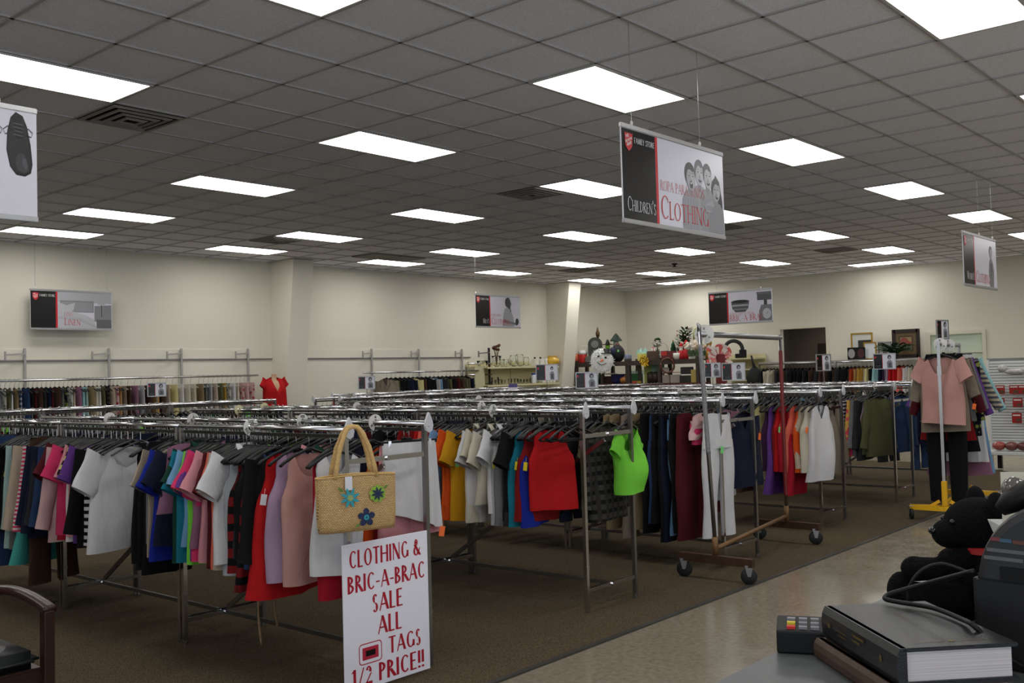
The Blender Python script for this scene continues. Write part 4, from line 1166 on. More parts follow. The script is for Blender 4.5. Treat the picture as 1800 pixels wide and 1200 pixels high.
for s, kind, c, rot, lab, kw in (
    (.10, 'tee', 'dusty pink', -12, 'dusty pink short-sleeved sweater at the front of the yellow-footed rack', dict(mesh=PK)),
    (.2, 'long', 'taupe', -8, 'taupe long-sleeved top whose sleeves show beside the dusty pink sweater', dict(mesh=top_mesh(82, .235, .25, .78, 'three', 'crew', .05, spread=6).mesh('long', BLACKP, True), tagc='o', tagpos=(.33, -.05, -.6))),
    (.28, 'trousers', 'black', -4, 'long black trousers hanging below the dusty pink sweater', dict(mesh=trouser_mesh(83, 1.5, .19, .085).mesh('trousers', BLACKP, True))),
    (.38, 'long', 'maroon', -6, 'maroon long-sleeved top behind the taupe one', dict(mesh=top_mesh(87, .21, .24, .68, 'long', 'crew', .05, spread=12).mesh('long', BLACKP, True))),
    (.46, 'dress', 'deep red', 0, 'dark red tunic dress on the yellow-footed rack', dict(var=2)),
    (.55, 'long', 'grey', -6, 'grey long-sleeved top between maroon and purple ones', dict(mesh=top_mesh(88, .21, .24, .68, 'long', 'crew', .05, spread=16).mesh('long', BLACKP, True))),
    (.62, 'long', 'purple', -4, 'purple long-sleeved top on the yellow-footed rack', dict(mesh=top_mesh(89, .21, .24, .68, 'long', 'crew', .05, spread=17).mesh('long', BLACKP, True))),
    (.72, 'dress', 'black', -4, 'black sleeveless dress on the yellow-footed rack', dict(var=1)),
    (.80, 'jacket', 'dark floral', -5, 'dark patterned velvet jacket on the yellow-footed rack', dict(var=1, scale=1.1)),
    (.90, 'long', 'tan and grey patterned', -10, 'tan and grey patterned knit sweater with one sleeve stuck out', dict(mesh=top_mesh(84, .23, .25, .72, 'long', 'crew', .06, spread=20).mesh('long', BLACKP, True))),
    (1.02, 'skirt', 'white', -4, 'long white skirt hanging low on the yellow-footed rack', dict(mesh=skirt_mesh(85, 1.15, .2, .28).mesh('skirt', BLACKP, True))),
    (1.12, 'dress', 'mauve', -4, 'plum-coloured long dress behind the white skirt', dict(var=1, scale=1.25)),
    (1.22, 'long', 'aqua', -12, 'pale aqua shirt at the back of the yellow-footed rack', dict(mesh=top_mesh(86, .24, .28, .8, 'long', 'v', .05, spread=24).mesh('long', BLACKP, True))),
    (1.32, 'dress', 'light blue', -4, 'light blue dress last on the yellow-footed rack', dict(var=1, scale=1.25))):
    YR.put(YX + s, kind, c, rot, label=lab, **kw)
YR.done()

# ------------------------------------------------------------------ tall empty rolling rack
t = thing('rolling_rack', 'tall empty rolling rack with rusty base and one red post', 'garment rack', (6.6, 3.77, 0))
far = Vector((1.8, .29, 0)); RU = far.normalized(); RH = 1.875
M_RUST = plain('rusty brown steel', (118, 88, 58), .55, .5, noise=.45, scale=30)
M_RUSTD = plain('dark rusty steel', (74, 52, 36), .6, .4, noise=.4, scale=25)
LEAN = Vector((-.03, .055, 0)); M_REDTAPE = plain('red tape', (112, 30, 32), .35)
M_GREYTAPE = plain('silver duct tape', (132, 130, 132), .45, .3, noise=.15, scale=60, bump=.5)
for k, q in enumerate((Vector((0, 0, 0)), far)):
    b = MB(); b.bar(q + Vector((0, -.31, .163)), q + Vector((0, .31, .163)), .05, .06); b.build('base_beam', M_RUSTD, t)
    s = MB(); s.tube([q + Vector((0, 0, .18)), q + Vector((0, 0, .33))], .022, 12); s.build('socket', M_RUST, t, True)
    lean = LEAN if k == 0 else Vector((0, 0, 0))
    p = MB(); p.tube([q + Vector((0, 0, .3)), q + lean + Vector((0, 0, RH))], .0155, 12)
    if k == 0: p.tube([q + lean + Vector((0, 0, RH - .01)), q + lean + Vector((0, 0, RH + .035)), q + lean + Vector((0, 0.012, RH + .05))], [.0155, .0155, .01], 12)
    p.build('post', CHROMEDULL, t, True, label='chrome post')
    w = MB()
    if k == 0:
        w.tube([q + lean * ((.95 + .02 * i - .3) / (RH - .3)) + Vector((0, 0, .95 + .02 * i)) for i in range(42)], [.0172 + .0014 * (i % 3 == 0) for i in range(42)], 10)
        w.build('tape_wrap', M_GREYTAPE, t, True, label='grey tape')
    else:
        w.lathe([(.016, .42), (.0168, .43), (.0168, 1.72), (.016, 1.73)], (q.x, q.y, 0), 12)
        w.build('tape_wrap', M_REDTAPE, t, True, label='red tape')
    for yy in (-.27, .27): caster(t, (q.x, q.y + yy, 0), R(-58) if yy < 0 else R(-70), r=.06)
MB().tube([Vector((0, 0, .24)), far + Vector((0, 0, .24))], .017, 10).build('base_rail', M_RUST, t, True)
MB().tube([LEAN + Vector((0, 0, RH - .03)), far + Vector((0, 0, RH - .03))], .022, 14).build('rail', CHROMEDULL, t, True)
# ------------------------------------------------------------------ signs
M_INKB = plain('black print', (14, 13, 15), 0.22, spec=.35)
M_INKR = plain('red print', (196, 34, 44), 0.35)
M_INKW = plain('white print', (236, 236, 238), 0.4)
M_PHOTO = plain('pale lilac photo print', (206, 204, 216), 0.25, spec=.5)
GR = {k: plain(f'grey print {k}', (k * .8 - 6, k * .8 - 6, k * .82 - 4), .3) for k in (30, 55, 80, 105, 130, 150, 170, 188, 200, 220, 232)}
def shield(mb_red, mb_white, x, z, s):
    """small red shield emblem with slanted white writing"""
    P = [(0, 1.0), (.18, .94), (.36, 1.0), (.5, .93), (.64, 1.0), (.82, .94), (1.0, 1.0), (.97, .55), (.93, .25), (.75, .08), (.5, -.06), (.25, .08), (.07, .25), (.03, .55)]
    mb_red.flat([(x + p[0] * s * .8, z + p[1] * s) for p in P], -.0045)
    for w, ox, oz, k in (('THE', .16, .64, .17), ('SALVATION', .1, .36, .16), ('ARMY', .3, .2, .17)):
        M = Matrix.Rotation(-.42, 4, 'Y'); M = Matrix.Translation((x + ox * s * .8, -.0055, z + oz * s)) @ M
        text(mb_white, w, 0, 0, k * s, 0, .2, .14, False, .72 if len(w) > 5 else .95, M=M)
def hanging_sign(name, loc, rotz, label, W=1.2, H=.59, logo=True, cat='hanging sign', strings=(.12, .92), ztop=CEIL, left='', big='', small='', art=None, bigx=.4, bigs=.1, bigz=.06, smallz=.185, smalls=.05, half_strings=True):
    """front faces local -y; x from 0 to W; z=0 at the lower edge"""
    t = thing(name, label, cat, loc, rotz)
    p = MB(); p.box((W / 2, .004, H / 2), (W, .008, H - .03)); p.build('board', plain('white sign board', (214, 213, 218), .35), t)
    for z in (.012, H - .014):
        r = MB(); r.box((W / 2, .003, z), (W + .006, .02, .028), bev=.003); r.build('edge_rail', ALU, t)
    bp = MB(); bp.flat([(0.004, .026), (W * .3, .026), (W * .3, H - .03), (0.004, H - .03)], -.0015)
    bp.mat(1).flat([(W * .3, .026), (W * .322, .026), (W * .322, H - .03), (W * .3, H - .03)], -.0018)
    bp.mat(2).flat([(W * .322, .026), (W - .004, .026), (W - .004, H - .03), (W * .322, H - .03)], -.0015)
    bp.build('print', [M_INKB, M_INKR, M_PHOTO], t)
    if art:
        a = MB(); art(a, W, H); a.build('photo_picture', [GR[k] for k in sorted(GR)], t)
    w_ = MB(); r_ = MB()
    if logo:
        shield(r_, w_, .03, H - .155, .105)
        text(w_, 'FAMILY STORE', .13, H - .105, .034, -.0045, .12, .06, True, .82)
    if left: text(w_, left, W * .3 - .012, .075, .085, -.0045, .085, .038, True, .70, align='r')
    if w_.v: w_.build('lettering', M_INKW, t, label='white lettering')
    if r_.v: r_.build('shield_emblem', M_INKR, t, label='red shield emblem')
    b_ = MB()
    if big: text(b_, big, W * bigx, bigz, bigs, -.005, .09, .038, True, .86)
    if small: text(b_, small, W * bigx, smallz, smalls, -.005, .07, .032, True, .84)
    if b_.v: b_.build('lettering', M_INKR, t, label='red lettering')
    for s in strings:
        st = MB(); st.tube([(s * W, .004, H), (s * W, .004, ztop - loc[2])], .0016, 5)
        so = st.build('hanging_wire', WIRE, t)
        hk = MB(); hk.lathe([(.0, 0), (.009, .003), (.009, .02), (.003, .03)], (s * W, .004, H), 10); hk.build('clip', WHITEP, so)
    return t
def K(v): return sorted(GR).index(v)
def E_(a, c, rx, rz, g, y=-.003, rot=0, n=22):
    a.mat(K(g)); a.disc(c, rx, rz, y, n, rot)
def PG(a, pts, g, y=-.0025):
    a.mat(K(g)); a.flat(pts, y)
# children's clothing: four laughing children in a black-and-white photo
def art_children(a, W, H):
    # four laughing children side by side
    PG(a, [(1.04, .33), (1.09, .42), (1.14, .38), (1.175, .25), (1.18, .03), (1.06, .03), (1.03, .2)], 55, -.0022)
    for i, (x, z, r, hair, sk, til, kind) in enumerate(((.88, .405, .056, 130, 220, -.12, 1), (.985, .395, .054, 105, 220, .12, 1), (1.09, .315, .052, 55, 200, -.28, 2), (.765, .365, .06, 80, 200, .1, 0))):
        y = -.0026 - .0007 * i
        sh = (200, 188, 170, 188)[i]
        PG(a, [(x - .05, z - .085), (x + .05, z - .085), (x + .095, z - .14), (x + .1, .03), (x - .1, .03), (x - .1, z - .15)], sh, y)
        PG(a, [(x - .022, z - .07), (x + .026, z - .07), (x + .022, z - .1), (x + .002, z - .13), (x - .02, z - .1)], 170, y - .0001)
        if i in (1, 3):
            for k in range(5): PG(a, [(x - .08 + .035 * k, .04), (x - .074 + .035 * k, .04), (x - .07 + .034 * k, z - .14), (x - .076 + .034 * k, z - .14)], 170, y - .0002)
        E_(a, (x - .004, z + .018), r * 1.04, r * 1.3, hair, y - .0003, til)
        E_(a, (x + .006, z - .012), r * .9, r * 1.22, sk, y - .0004, til)
        PG(a, [(x - r * .8, z + .045), (x - r * .2, z + .082), (x + r * .75, z + .06), (x + r * .5, z + .035), (x - r * .1, z + .05)], hair, y - .0005)
        E_(a, (x + .024, z - .02), r * .42, r * .7, 232 if sk == 220 else 220, y - .0005, til)
        for s in (-1, 1):
            E_(a, (x + .006 + s * r * .38, z + .008), .0085, .0045, 80, y - .0006, til, 10)
            PG(a, [(x + .006 + s * r * .62, z + .024), (x + .006 + s * r * .2, z + .028), (x + .006 + s * r * .2, z + .023)], 130, y - .0006)
        PG(a, [(x + .004, z - .002), (x + .016, z - .03), (x - .004, z - .03)], 170, y - .0006)
        mo = .024 if i == 3 else .013
        E_(a, (x + .008, z - r * .82), .02, mo, 80, y - .0006, til, 16)
        E_(a, (x + .008, z - r * .82 + mo * .5), .014, mo * .3, 232, y - .00065, til, 10)
    PG(a, [(.93, .2), (1.03, .245), (1.06, .215), (1.02, .165), (.95, .16)], 200, -.0055)
    for k in range(4): PG(a, [(.95 + .024 * k, .172), (.965 + .024 * k, .172), (.968 + .024 * k, .205), (.953 + .024 * k, .205)], 170, -.0057)
hanging_sign('hanging_sign', (4.80, 3.27, 2.45), 0, 'large hanging sign for children clothing with four laughing children', strings=(.1, .76), left="Children's", big='Clothing', small='ROPA PARA NI\u00d1OS', art=art_children, bigs=.145, bigx=.335, smallz=.24, smalls=.062, bigz=.065)
# shoes
def art_shoes(a, W, H):
    for cx, mir in ((.965, -1), (1.095, 1)):
        zz = lambda v: .555 - (.54 - v) * .77
        f = lambda x, z: (cx + mir * x * .86, zz(z))
        P = [(-.05, .40), (-.03, .5), (.0, .54), (.04, .52), (.065, .45), (.085, .33), (.095, .2), (.085, .14), (.05, .115), (.0, .12), (-.035, .17), (-.055, .28)]
        PG(a, [f(*p) for p in P], 30, -.003)
        PG(a, [f(.012 + (p[0] - .012) * .88, .33 + (p[1] - .33) * .93) for p in P], 55, -.0034)
        PG(a, [f(.03 + (p[0] - .012) * .5, .205 + (p[1] - .33) * .3) for p in P], 80, -.0038)
        E_(a, f(.05, .2), .012, .03, 105, -.004, .2)
        PG(a, [f(-.02, .51), f(.03, .515), (f(.045, .37)), f(-.0, .36)], 30, -.0042)
        for k in range(4): PG(a, [f(-.015, .385 + .025 * k), f(.04, .38 + .025 * k), f(.04, .387 + .025 * k), f(-.015, .393 + .025 * k)], 105, -.0046)
        for sg in (-1, 1):
            pts = [f(.012 + sg * .02, .41), f(.012 + sg * .06, .435), f(.012 + sg * .085, .41), f(.012 + sg * .075, .38), f(.012 + sg * .04, .395)]
            for q, w in zip(pts[:-1], pts[1:]): PG(a, [q, w, (w[0], w[1] + .005), (q[0], q[1] + .005)], 55, -.005)
hanging_sign('hanging_sign', (1.075, 5.2, 2.44), 0, 'hanging sign with a picture of two black lace-up shoes', H=.59, strings=(.1, .845), left='', art=art_shoes)
# linen
def art_linen(a, W, H):
    PG(a, [(.39, .4), (1.19, .4), (1.19, .56), (.39, .56)], 220, -.002)
    PG(a, [(.42, .26), (.92, .26), (.92, .43), (.42, .43)], 170, -.0024)
    PG(a, [(.44, .27), (.9, .27), (.9, .41), (.44, .41)], 188, -.0026)
    PG(a, [(.93, .13), (1.19, .13), (1.19, .38), (.93, .36)], 170, -.0024)
    PG(a, [(.96, .03), (1.19, .03), (1.19, .16), (.96, .16)], 130, -.0026)
    PG(a, [(.98, .38), (1.1, .38), (1.07, .48), (1.01, .48)], 220, -.0028); PG(a, [(1.035, .2), (1.045, .2), (1.045, .38), (1.035, .38)], 80, -.0028)
    PG(a, [(.39, .26), (.58, .26), (.62, .3), (.64, .4), (.52, .36), (.39, .4)], 232, -.003)
    PG(a, [(.39, .03), (.96, .03), (.92, .16), (.8, .22), (.6, .27), (.39, .27)], 232, -.0034)
    PG(a, [(.39, .2), (.72, .18), (.95, .06), (.95, .03), (.7, .14), (.39, .16)], 220, -.0036)
hanging_sign('hanging_sign', (6.14, 14.3, 2.41), 0, 'wide hanging sign for linen with a bed picture, by the side wall', H=.58, strings=(.06, .94), big='Linen', small='LINO', art=art_linen, bigs=.105, bigx=.4, bigz=.07, smallz=.2, smalls=.06)
# men's
def art_men(a, W, H):
    PG(a, [(.72, .2), (.76, .34), (.84, .37), (.93, .33), (1.0, .2), (1.02, .03), (.7, .03)], 200, -.0024)
    PG(a, [(.84, .38), (.92, .41), (.93, .33), (.86, .36)], 80, -.0026)
    PG(a, [(.9, .36), (.94, .32), (.93, .28)], 55, -.0028)
    E_(a, (.855, .46), .075, .09, 55, -.003); E_(a, (.885, .44), .055, .075, 80, -.0032)
    PG(a, [(.93, .46), (.955, .435), (.93, .42)], 80, -.0033)
    E_(a, (.905, .46), .008, .005, 30, -.0035, 0, 8); PG(a, [(.915, .4), (.94, .405), (.93, .395)], 30, -.0035)
    E_(a, (1.1, .12), .045, .06, 55, -.003); E_(a, (1.08, .08), .03, .03, 80, -.0034)
    PG(a, [(.72, .1), (1.06, .06), (1.06, .1), (.74, .15)], 150, -.003)
hanging_sign('hanging_sign', (12.62, 11.75, 2.42), 0, 'hanging sign for men clothing showing a man in profile', H=.59, strings=(.02, .9), left="Men's", big='Clothing', small='ROPA PARA', art=art_men, bigs=.125, bigx=.335, smallz=.2, smalls=.05, bigz=.06)
# women's
def art_women(a, W, H):
    E_(a, (.98, .42), .06, .07, 55, -.0026); E_(a, (.985, .405), .045, .055, 188, -.003)
    for s in (-1, 1): E_(a, (.985 + s * .018, .41), .006, .004, 55, -.0032, 0, 8)
    E_(a, (.985, .38), .012, .005, 80, -.0032, 0, 8)
    PG(a, [(.96, .35), (1.01, .35), (1.06, .3), (1.09, .2), (1.06, .03), (.92, .03), (.89, .2), (.92, .31)], 150, -.0028)
    PG(a, [(.95, .3), (1.02, .3), (1.0, .15), (.96, .15)], 105, -.003)
hanging_sign('hanging_sign', (10.95, 3.2, 2.38), 0, 'hanging sign for women clothing near the yellow-footed rack', H=.58, strings=(.5, .92), left="Women's", big='Clothing', art=art_women, bigs=.125, bigx=.335)
# bric-a-brac (faces the counter side)
def art_bric(a, W, H):
    PG(a, [(.44, .38), (.78, .38), (.76, .26), (.7, .2), (.52, .2), (.46, .26)], 105, -.0024)
    E_(a, (.61, .38), .17, .03, 80, -.0026); E_(a, (.61, .38), .14, .02, 30, -.0028)
    PG(a, [(.455, .33), (.765, .33), (.76, .3), (.46, .3)], 200, -.0028); PG(a, [(.47, .26), (.75, .26), (.74, .24), (.48, .24)], 170, -.0028)
    PG(a, [(.93, .38), (1.19, .38), (1.19, .51), (.93, .51)], 105, -.0024); PG(a, [(.92, .48), (1.19, .48), (1.19, .52), (.92, .52)], 130, -.0026)
    PG(a, [(1.05, .3), (1.11, .3), (1.11, .38), (1.05, .38)], 80, -.0026)
    PG(a, [(1.0, .3), (1.19, .3), (1.19, .03), (.95, .03), (.96, .2)], 150, -.0026)
    E_(a, (1.1, .15), .08, .09, 220, -.003); E_(a, (1.1, .15), .07, .08, 232, -.0032)
    PG(a, [(1.095, .15), (1.105, .15), (1.14, .2)], 30, -.0034)
hanging_sign('hanging_sign', (15.4, 8.76, 2.34), -PI / 2, 'hanging sign for bric-a-brac showing a bowl and a scale', H=.58, strings=(.13, .83), big='BRIC-A-BRAC', small='ARTICULOS PARA EL HOGAR', art=art_bric, bigs=.105, bigx=.335, smallz=.16, smalls=.035, bigz=.05)

# ------------------------------------------------------------------ the sale board on the first rack
t = thing('sale_sign', 'white board with red lettering announcing a clothing sale, fixed to the first rack', 'sale sign', (3.178, 3.905, 0.02), R(-1.0))
W, H = .575, .735
sk = .0
MB().box((W / 2, .004, H / 2), (W, .008, H), bev=.001).build('board', plain('glossy white sale board', (240, 238, 250), .3), t)
M_CRIM = plain('crimson paint lettering', (178, 24, 48), .4)
for s, x, z, k, xs in (('CLOTHING &', W / 2 - .005, .614, .087, .80), ('BRIC-A-BRAC', W / 2 + .003, .490, .087, .85), ('SALE', W / 2, .372, .09, .92), ('ALL', W / 2 + .012, .255, .09, .95), ('TAGS', .40, .142, .085, .93), ('1/2 PRICE!!', W / 2 + .0, .022, .09, .98)):
    m = MB(); text(m, s, x, z, k, -.0012, .19, .085, False, xs, align='c'); m.build('lettering', M_CRIM, t)
m = MB()
def rrect(cx, cz, w, h, r, n=5):
    o = []
    for (sx, sz, a0) in ((1, 1, 0), (-1, 1, 90), (-1, -1, 180), (1, -1, 270)):
        for i in range(n + 1):
            a = math.radians(a0 + 90 * i / n); o.append((cx + sx * (w / 2 - r) + r * math.cos(a), cz + sz * (h / 2 - r) + r * math.sin(a)))
    return o
A = rrect(.165, .175, .15, .105, .02); B = rrect(.165, .175, .14, .095, .016)
for i in range(len(A)):
    j = (i + 1) % len(A); m.flat([A[i], A[j], B[j], B[i]], -.0012)
m.flat(rrect(.165, .175, .105, .062, .003), -.0012); m.mat(1).flat(rrect(.165, .175, .062, .028, .002), -.0022)
m.build('tag_symbol', [plain('rose red paint', (188, 40, 66), .4), M_INKB], t, label='red tag symbol with a black slot')

# ------------------------------------------------------------------ straw bag
M_STRAW = None
def straw_b(nt, b, tc):
    w = nt.nodes.new('ShaderNodeTexBrick'); w.offset = .5
    w.inputs['Scale'].default_value = 1.0; w.inputs['Brick Width'].default_value = .012; w.inputs['Row Height'].default_value = .0075; w.inputs['Mortar Size'].default_value = .0011
    w.inputs['Color1'].default_value = lin((214, 184, 128)); w.inputs['Color2'].default_value = lin((196, 158, 104)); w.inputs['Mortar'].default_value = lin((130, 96, 58))
    mp = nt.nodes.new('ShaderNodeMapping'); mp.inputs['Rotation'].default_value = (PI / 2, 0, 0)
    nt.links.new(tc.outputs['Object'], mp.inputs['Vector']); nt.links.new(mp.outputs[0], w.inputs['Vector'])
    nt.links.new(w.outputs['Color'], b.inputs['Base Color']); b.inputs['Roughness'].default_value = .7
    bump(nt, b, w.outputs['Fac'], -.6, .003)
M_STRAW = nodes_mat('woven straw', straw_b)
M_BRAID = plain('braided straw', (196, 160, 104), .75, noise=.3, scale=90, bump=.5)
t = thing('straw_bag', 'woven straw handbag with three embroidered flowers hanging from the rack end', 'handbag', (3.17, 3.78, .845), R(-20))
b = MB()
bw, bh, bd = .20, .265, .055
sec = []
for k in range(36):
    a = 2 * PI * k / 36; sec.append((math.copysign(abs(math.cos(a)) ** .35, math.cos(a)), math.copysign(abs(math.sin(a)) ** .6, math.sin(a))))
rowsb = 12
for i in range(rowsb + 1):
    v = i / rowsb
    kx = bw * (1 - .015 * math.cos(v * 3)) * (.965 + .035 * min(1, v * 5)); ky = bd * (1.0 - .35 * v) * (.75 + .25 * min(1, v * 5))
    for (cx, cy) in sec: b.v.append((cx * kx, cy * ky, v * bh + .006 * math.cos(cx * 2) * v))
for i in range(rowsb):
    for k in range(36): b.f.append((i * 36 + k, i * 36 + (k + 1) % 36, (i + 1) * 36 + (k + 1) % 36, (i + 1) * 36 + k)); b.mi.append(0)
b.f.append(tuple(range(35, -1, -1))); b.mi.append(0)
b.build('body', M_STRAW, t, True)
r_ = MB(); r_.tube([(cx * bw * 1.0, cy * bd * .65, bh + .006 * math.cos(cx * 2)) for cx, cy in sec + sec[:1]], .005, 6, False); r_.build('rim', M_BRAID, t, True)
for y in (-.03, .03):
    hm = MB(); pts = []
    for i in range(17):
        u = -1 + 2 * i / 16
        pts.append((.105 * math.copysign(abs(u) ** .75, u) * (1.0 if abs(u) > .5 else .95) - .01, y * (abs(u) ** 1.2) + (-.005 if y < 0 else .012), bh - .01 + .25 * (1 - abs(u) ** 1.9)))
    hm.tube(pts, [.011 + .002 * (i % 2) for i in range(17)], 7, True, .6); hm.build('handle', M_BRAID, t, True)
def flower(cx, cz, r, n, cols, label, leaf=None, pointed=True, rot=0):
    m = MB()
    for k in range(n):
        a = 2 * PI * k / n + rot
        dx, dz = math.cos(a), math.sin(a); px, pz = -dz, dx
        if pointed: P = [(0.1, 0), (.45, .17), (.8, .11), (1.05, 0), (.8, -.11), (.45, -.17)]
        else: P = [(.1, .05), (.4, .3), (.75, .34), (1, .12), (1, -.12), (.75, -.34), (.4, -.3), (.1, -.05)]
        m.flat([(cx + r * (u * dx + w * px), cz + r * (u * dz + w * pz)) for u, w in P], -bd * .93 - .004 - .001 * (k % 2))
    m.mat(1).disc((cx, cz), r * .3, r * .3, -bd * .93 - .0065, 16)
    if not pointed: m.mat(2).disc((cx, cz), r * .1, r * .1, -bd * .93 - .0075, 12)
    if leaf:
        a = leaf; dx, dz = math.cos(a), math.sin(a); px, pz = -dz, dx
        m.mat(3).flat([(cx + r * (u * dx + w * px), cz + r * (u * dz + w * pz)) for u, w in ((.9, 0), (1.2, .16), (1.7, 0), (1.2, -.16))], -bd * .93 - .004)
    m.build('embroidered_flower', cols, t, label=label)
Ym = {k: plain(f'{k} raffia', c, .6, noise=.25, scale=120) for k, c in dict(turquoise=(46, 150, 166), navy=(30, 40, 78), limegreen=(140, 180, 60), leafgreen=(96, 130, 54), sage=(150, 160, 100)).items()}
flower(-.05, .165, .05, 8, [Ym['turquoise'], Ym['sage'], Ym['navy'], Ym['leafgreen']], 'turquoise pointed flower', 2.4, True, .35)
flower(.09, .175, .042, 9, [Ym['limegreen'], Ym['limegreen'], Ym['navy'], Ym['leafgreen']], 'lime green round flower', .6, False, .2)
bd += .006
flower(.09, .175, .034, 8, [Ym['navy'], Ym['navy'], Ym['navy']], 'navy star on the lime green flower', None, True, .2)
bd -= .006
flower(.03, .065, .045, 5, [Ym['navy'], Ym['turquoise'], Ym['navy'], Ym['leafgreen']], 'navy flower with a turquoise centre', 3.8, False, PI / 2)
g = MB(); g.box((-.055, -bd * .72 - .012, .235), (.036, .002, .065)); g.build('price_tag', TAGC['w'], t, label='white price tag')

# ------------------------------------------------------------------ round size dividers on the rails
SD = {}
def divider(loc, rz, label, txt, r=.048, mat=None):
    t = thing('size_divider', label, 'size divider', loc, rz, 'round size dividers')
    m = MB(); n = 28
    for k in range(n):
        for (rr, y) in ((r, -.0015), (r, .0015), (.019, .0015), (.019, -.0015)):
            a = 2 * PI * k / n; m.v.append((rr * math.cos(a), y, rr * math.sin(a)))
    for k in range(n):
        if k in (20,): continue
        for q in range(4):
            m.f.append((4 * k + q, 4 * k + (q + 1) % 4, 4 * ((k + 1) % n) + (q + 1) % 4, 4 * ((k + 1) % n) + q)); m.mi.append(0)
    m.build('disc', mat or M_DISC, t)
    if txt:
        l = MB()
        text(l, txt, 0, r * .5, .017, -.003, .2, .12, False, .8, align='c')
        for M in (Matrix.Rotation(2.1, 4, 'Y'), Matrix.Rotation(-2.1, 4, 'Y')):
            text(l, txt, 0, r * .5, .017, -.003, .2, .12, False, .8, align='c', M=M)
        l.build('lettering', M_INKB, t)
M_DISC = plain('pale grey plastic disc', (212, 210, 206), .45); M_DISCY = plain('yellowed plastic disc', (208, 200, 160), .45)
for row, off, y, tx, lab, mt in (('A', 0, 4.78, 'XXXL', 'white size ring on the front rail of the straw bag row, among plain hangers', None), ('A', .56, 5.05, 'XXXL', 'white size ring behind it on the rear rail of the straw bag row', None), ('A', .56, 4.37, 'M', 'white size ring just behind the top of the straw bag', None), ('A', .56, 6.3, 'S', 'half hidden white size ring on the rear rail, middle unit of straw bag row', None), ('A', .56, 7.5, '', 'white size ring where the wall-side unit of the straw bag row starts', None),
                         ('B', 0, 4.75, '2X', 'white size ring on the front rail above the bright red sleeveless top', None), ('B', .56, 5.38, '3X', 'white size ring on the rear rail of the red top row', None), ('B', 0, 7.9, '', 'yellowed size ring on the front rail, wall-side unit of red top row', M_DISCY), ('B', .56, 8.3, '', 'yellowed size ring on the rear rail, wall-side unit of red top row', M_DISCY), ('B', .56, 6.9, '', 'white size ring on the rear rail, middle unit of red top row', None),
                         ('D', 0, 5.35, '', 'white size ring on the front rail of the white blouse row', None), ('D', .56, 6.0, '', 'white size ring on the rear rail of the white blouse row', None), ('E', 0, 4.35, '', 'white size ring at the aisle end of the olive sweater row', None), ('C', .56, 7.1, '', 'white size ring on the rear rail of the white jeans row', None)):
    divider((ROWS[row][0] + off, y, RZ), R(rnd.uniform(-8, 8)), lab, tx, mat=mt)
divider((6.6 + LEAN.x + RU.x * .1, 3.77 + LEAN.y + RU.y * .1, RH - .03), R(-70), 'clear plastic size ring at the top of the tall rolling rack', '36', .075)
divider((YX + .1, YY + .015, YZ), R(-80), 'white size ring at the front of the yellow-footed rack', 'XL', .065)
divider((YX + .62, YY + .096, YZ), R(-70), 'white size ring halfway along the yellow-footed rack', 'XL', .065)

# ------------------------------------------------------------------ small card signs on the rails
def card_sign(loc, rz, label, W=.28, H=.215, stem=.2, sideways=0):
    t = thing('card_sign', label, 'sign holder', loc, rz, 'card signs on the racks')
    m = MB(); m.tube([(0, 0, .0), (0, 0, stem)], .0045, 8); m.box((0, 0, .004), (.03, .05, .012)); m.build('stem', STEEL, t)
    f = MB()
    for s in (-1, 1):
        f.box((s * W / 2, 0, stem + H / 2), (.012, .014, H + .012)); f.box((0, 0, stem + H / 2 + s * H / 2), (W, .014, .012))
    f.build('frame', ALU, t)
    c = MB(); y = -.001
    c.flat([(-W / 2, stem), (-W * .1, stem), (-W * .1, stem + H), (-W / 2, stem + H)], y)
    c.mat(1).flat([(-W * .1, stem), (-W * .08, stem), (-W * .08, stem + H), (-W * .1, stem + H)], y)
    c.mat(2).flat([(-W * .08, stem), (W / 2, stem), (W / 2, stem + H), (-W * .08, stem + H)], y)
    c.mat(2).flat([(-W / 2, stem), (W / 2, stem), (W / 2, stem + H), (-W / 2, stem + H)], .002)
    c.mat(1).flat([(-W * .45, stem + H * .83), (-W * .37, stem + H * .83), (-W * .375, stem + H * .73), (-W * .41, stem + H * .69), (-W * .445, stem + H * .73)], y - .001)
    for z in (.12, .2): c.mat(3).flat([(-W * .4, stem + H * z), (-W * .16, stem + H * z), (-W * .16, stem + H * (z + .03)), (-W * .4, stem + H * (z + .03))], y - .001)
    cx = W * .23
    c.mat(4).flat([(cx - .03, stem + .01), (cx + .04, stem + .01), (cx + .038, stem + H * .42), (cx + .02, stem + H * .56), (cx - .016, stem + H * .56), (cx - .036, stem + H * .42)], y - .001)
    c.mat(5).flat([(cx - .018, stem + .02), (cx + .024, stem + .02), (cx + .02, stem + H * .4), (cx - .012, stem + H * .4)], y - .0015)
    c.mat(6).disc((cx, stem + H * .76), .025, .031, y - .002, 14); c.mat(7).disc((cx + .002, stem + H * .72), .016, .023, y - .003, 12)
    for s in (-1, 1): c.mat(6).disc((cx + .002 + s * .006, stem + H * .74), .0028, .002, y - .0035, 6)
    c.mat(5).disc((cx + .002, stem + H * .655), .005, .0022, y - .0035, 6)
    c.build('card', [M_INKB, M_INKR, plain('pale card print', (214, 214, 222), .35), GR[105], GR[170], GR[105], GR[30], GR[200]], t)
TZ = RZ + .016
card_sign((6.7, 11.9, TZ), R(-28), 'small card sign below the linen sign, in front of pale trousers', stem=.09, W=.22, H=.17)
card_sign((8.9, 10.34, TZ), R(-36), 'small card sign standing alone against bare wall, before the jackets', stem=.10, W=.22, H=.17)
card_sign((12.8, 10.34, TZ), R(-42), 'small card sign in front of the glassware shelf', stem=.13, W=.36, H=.26)
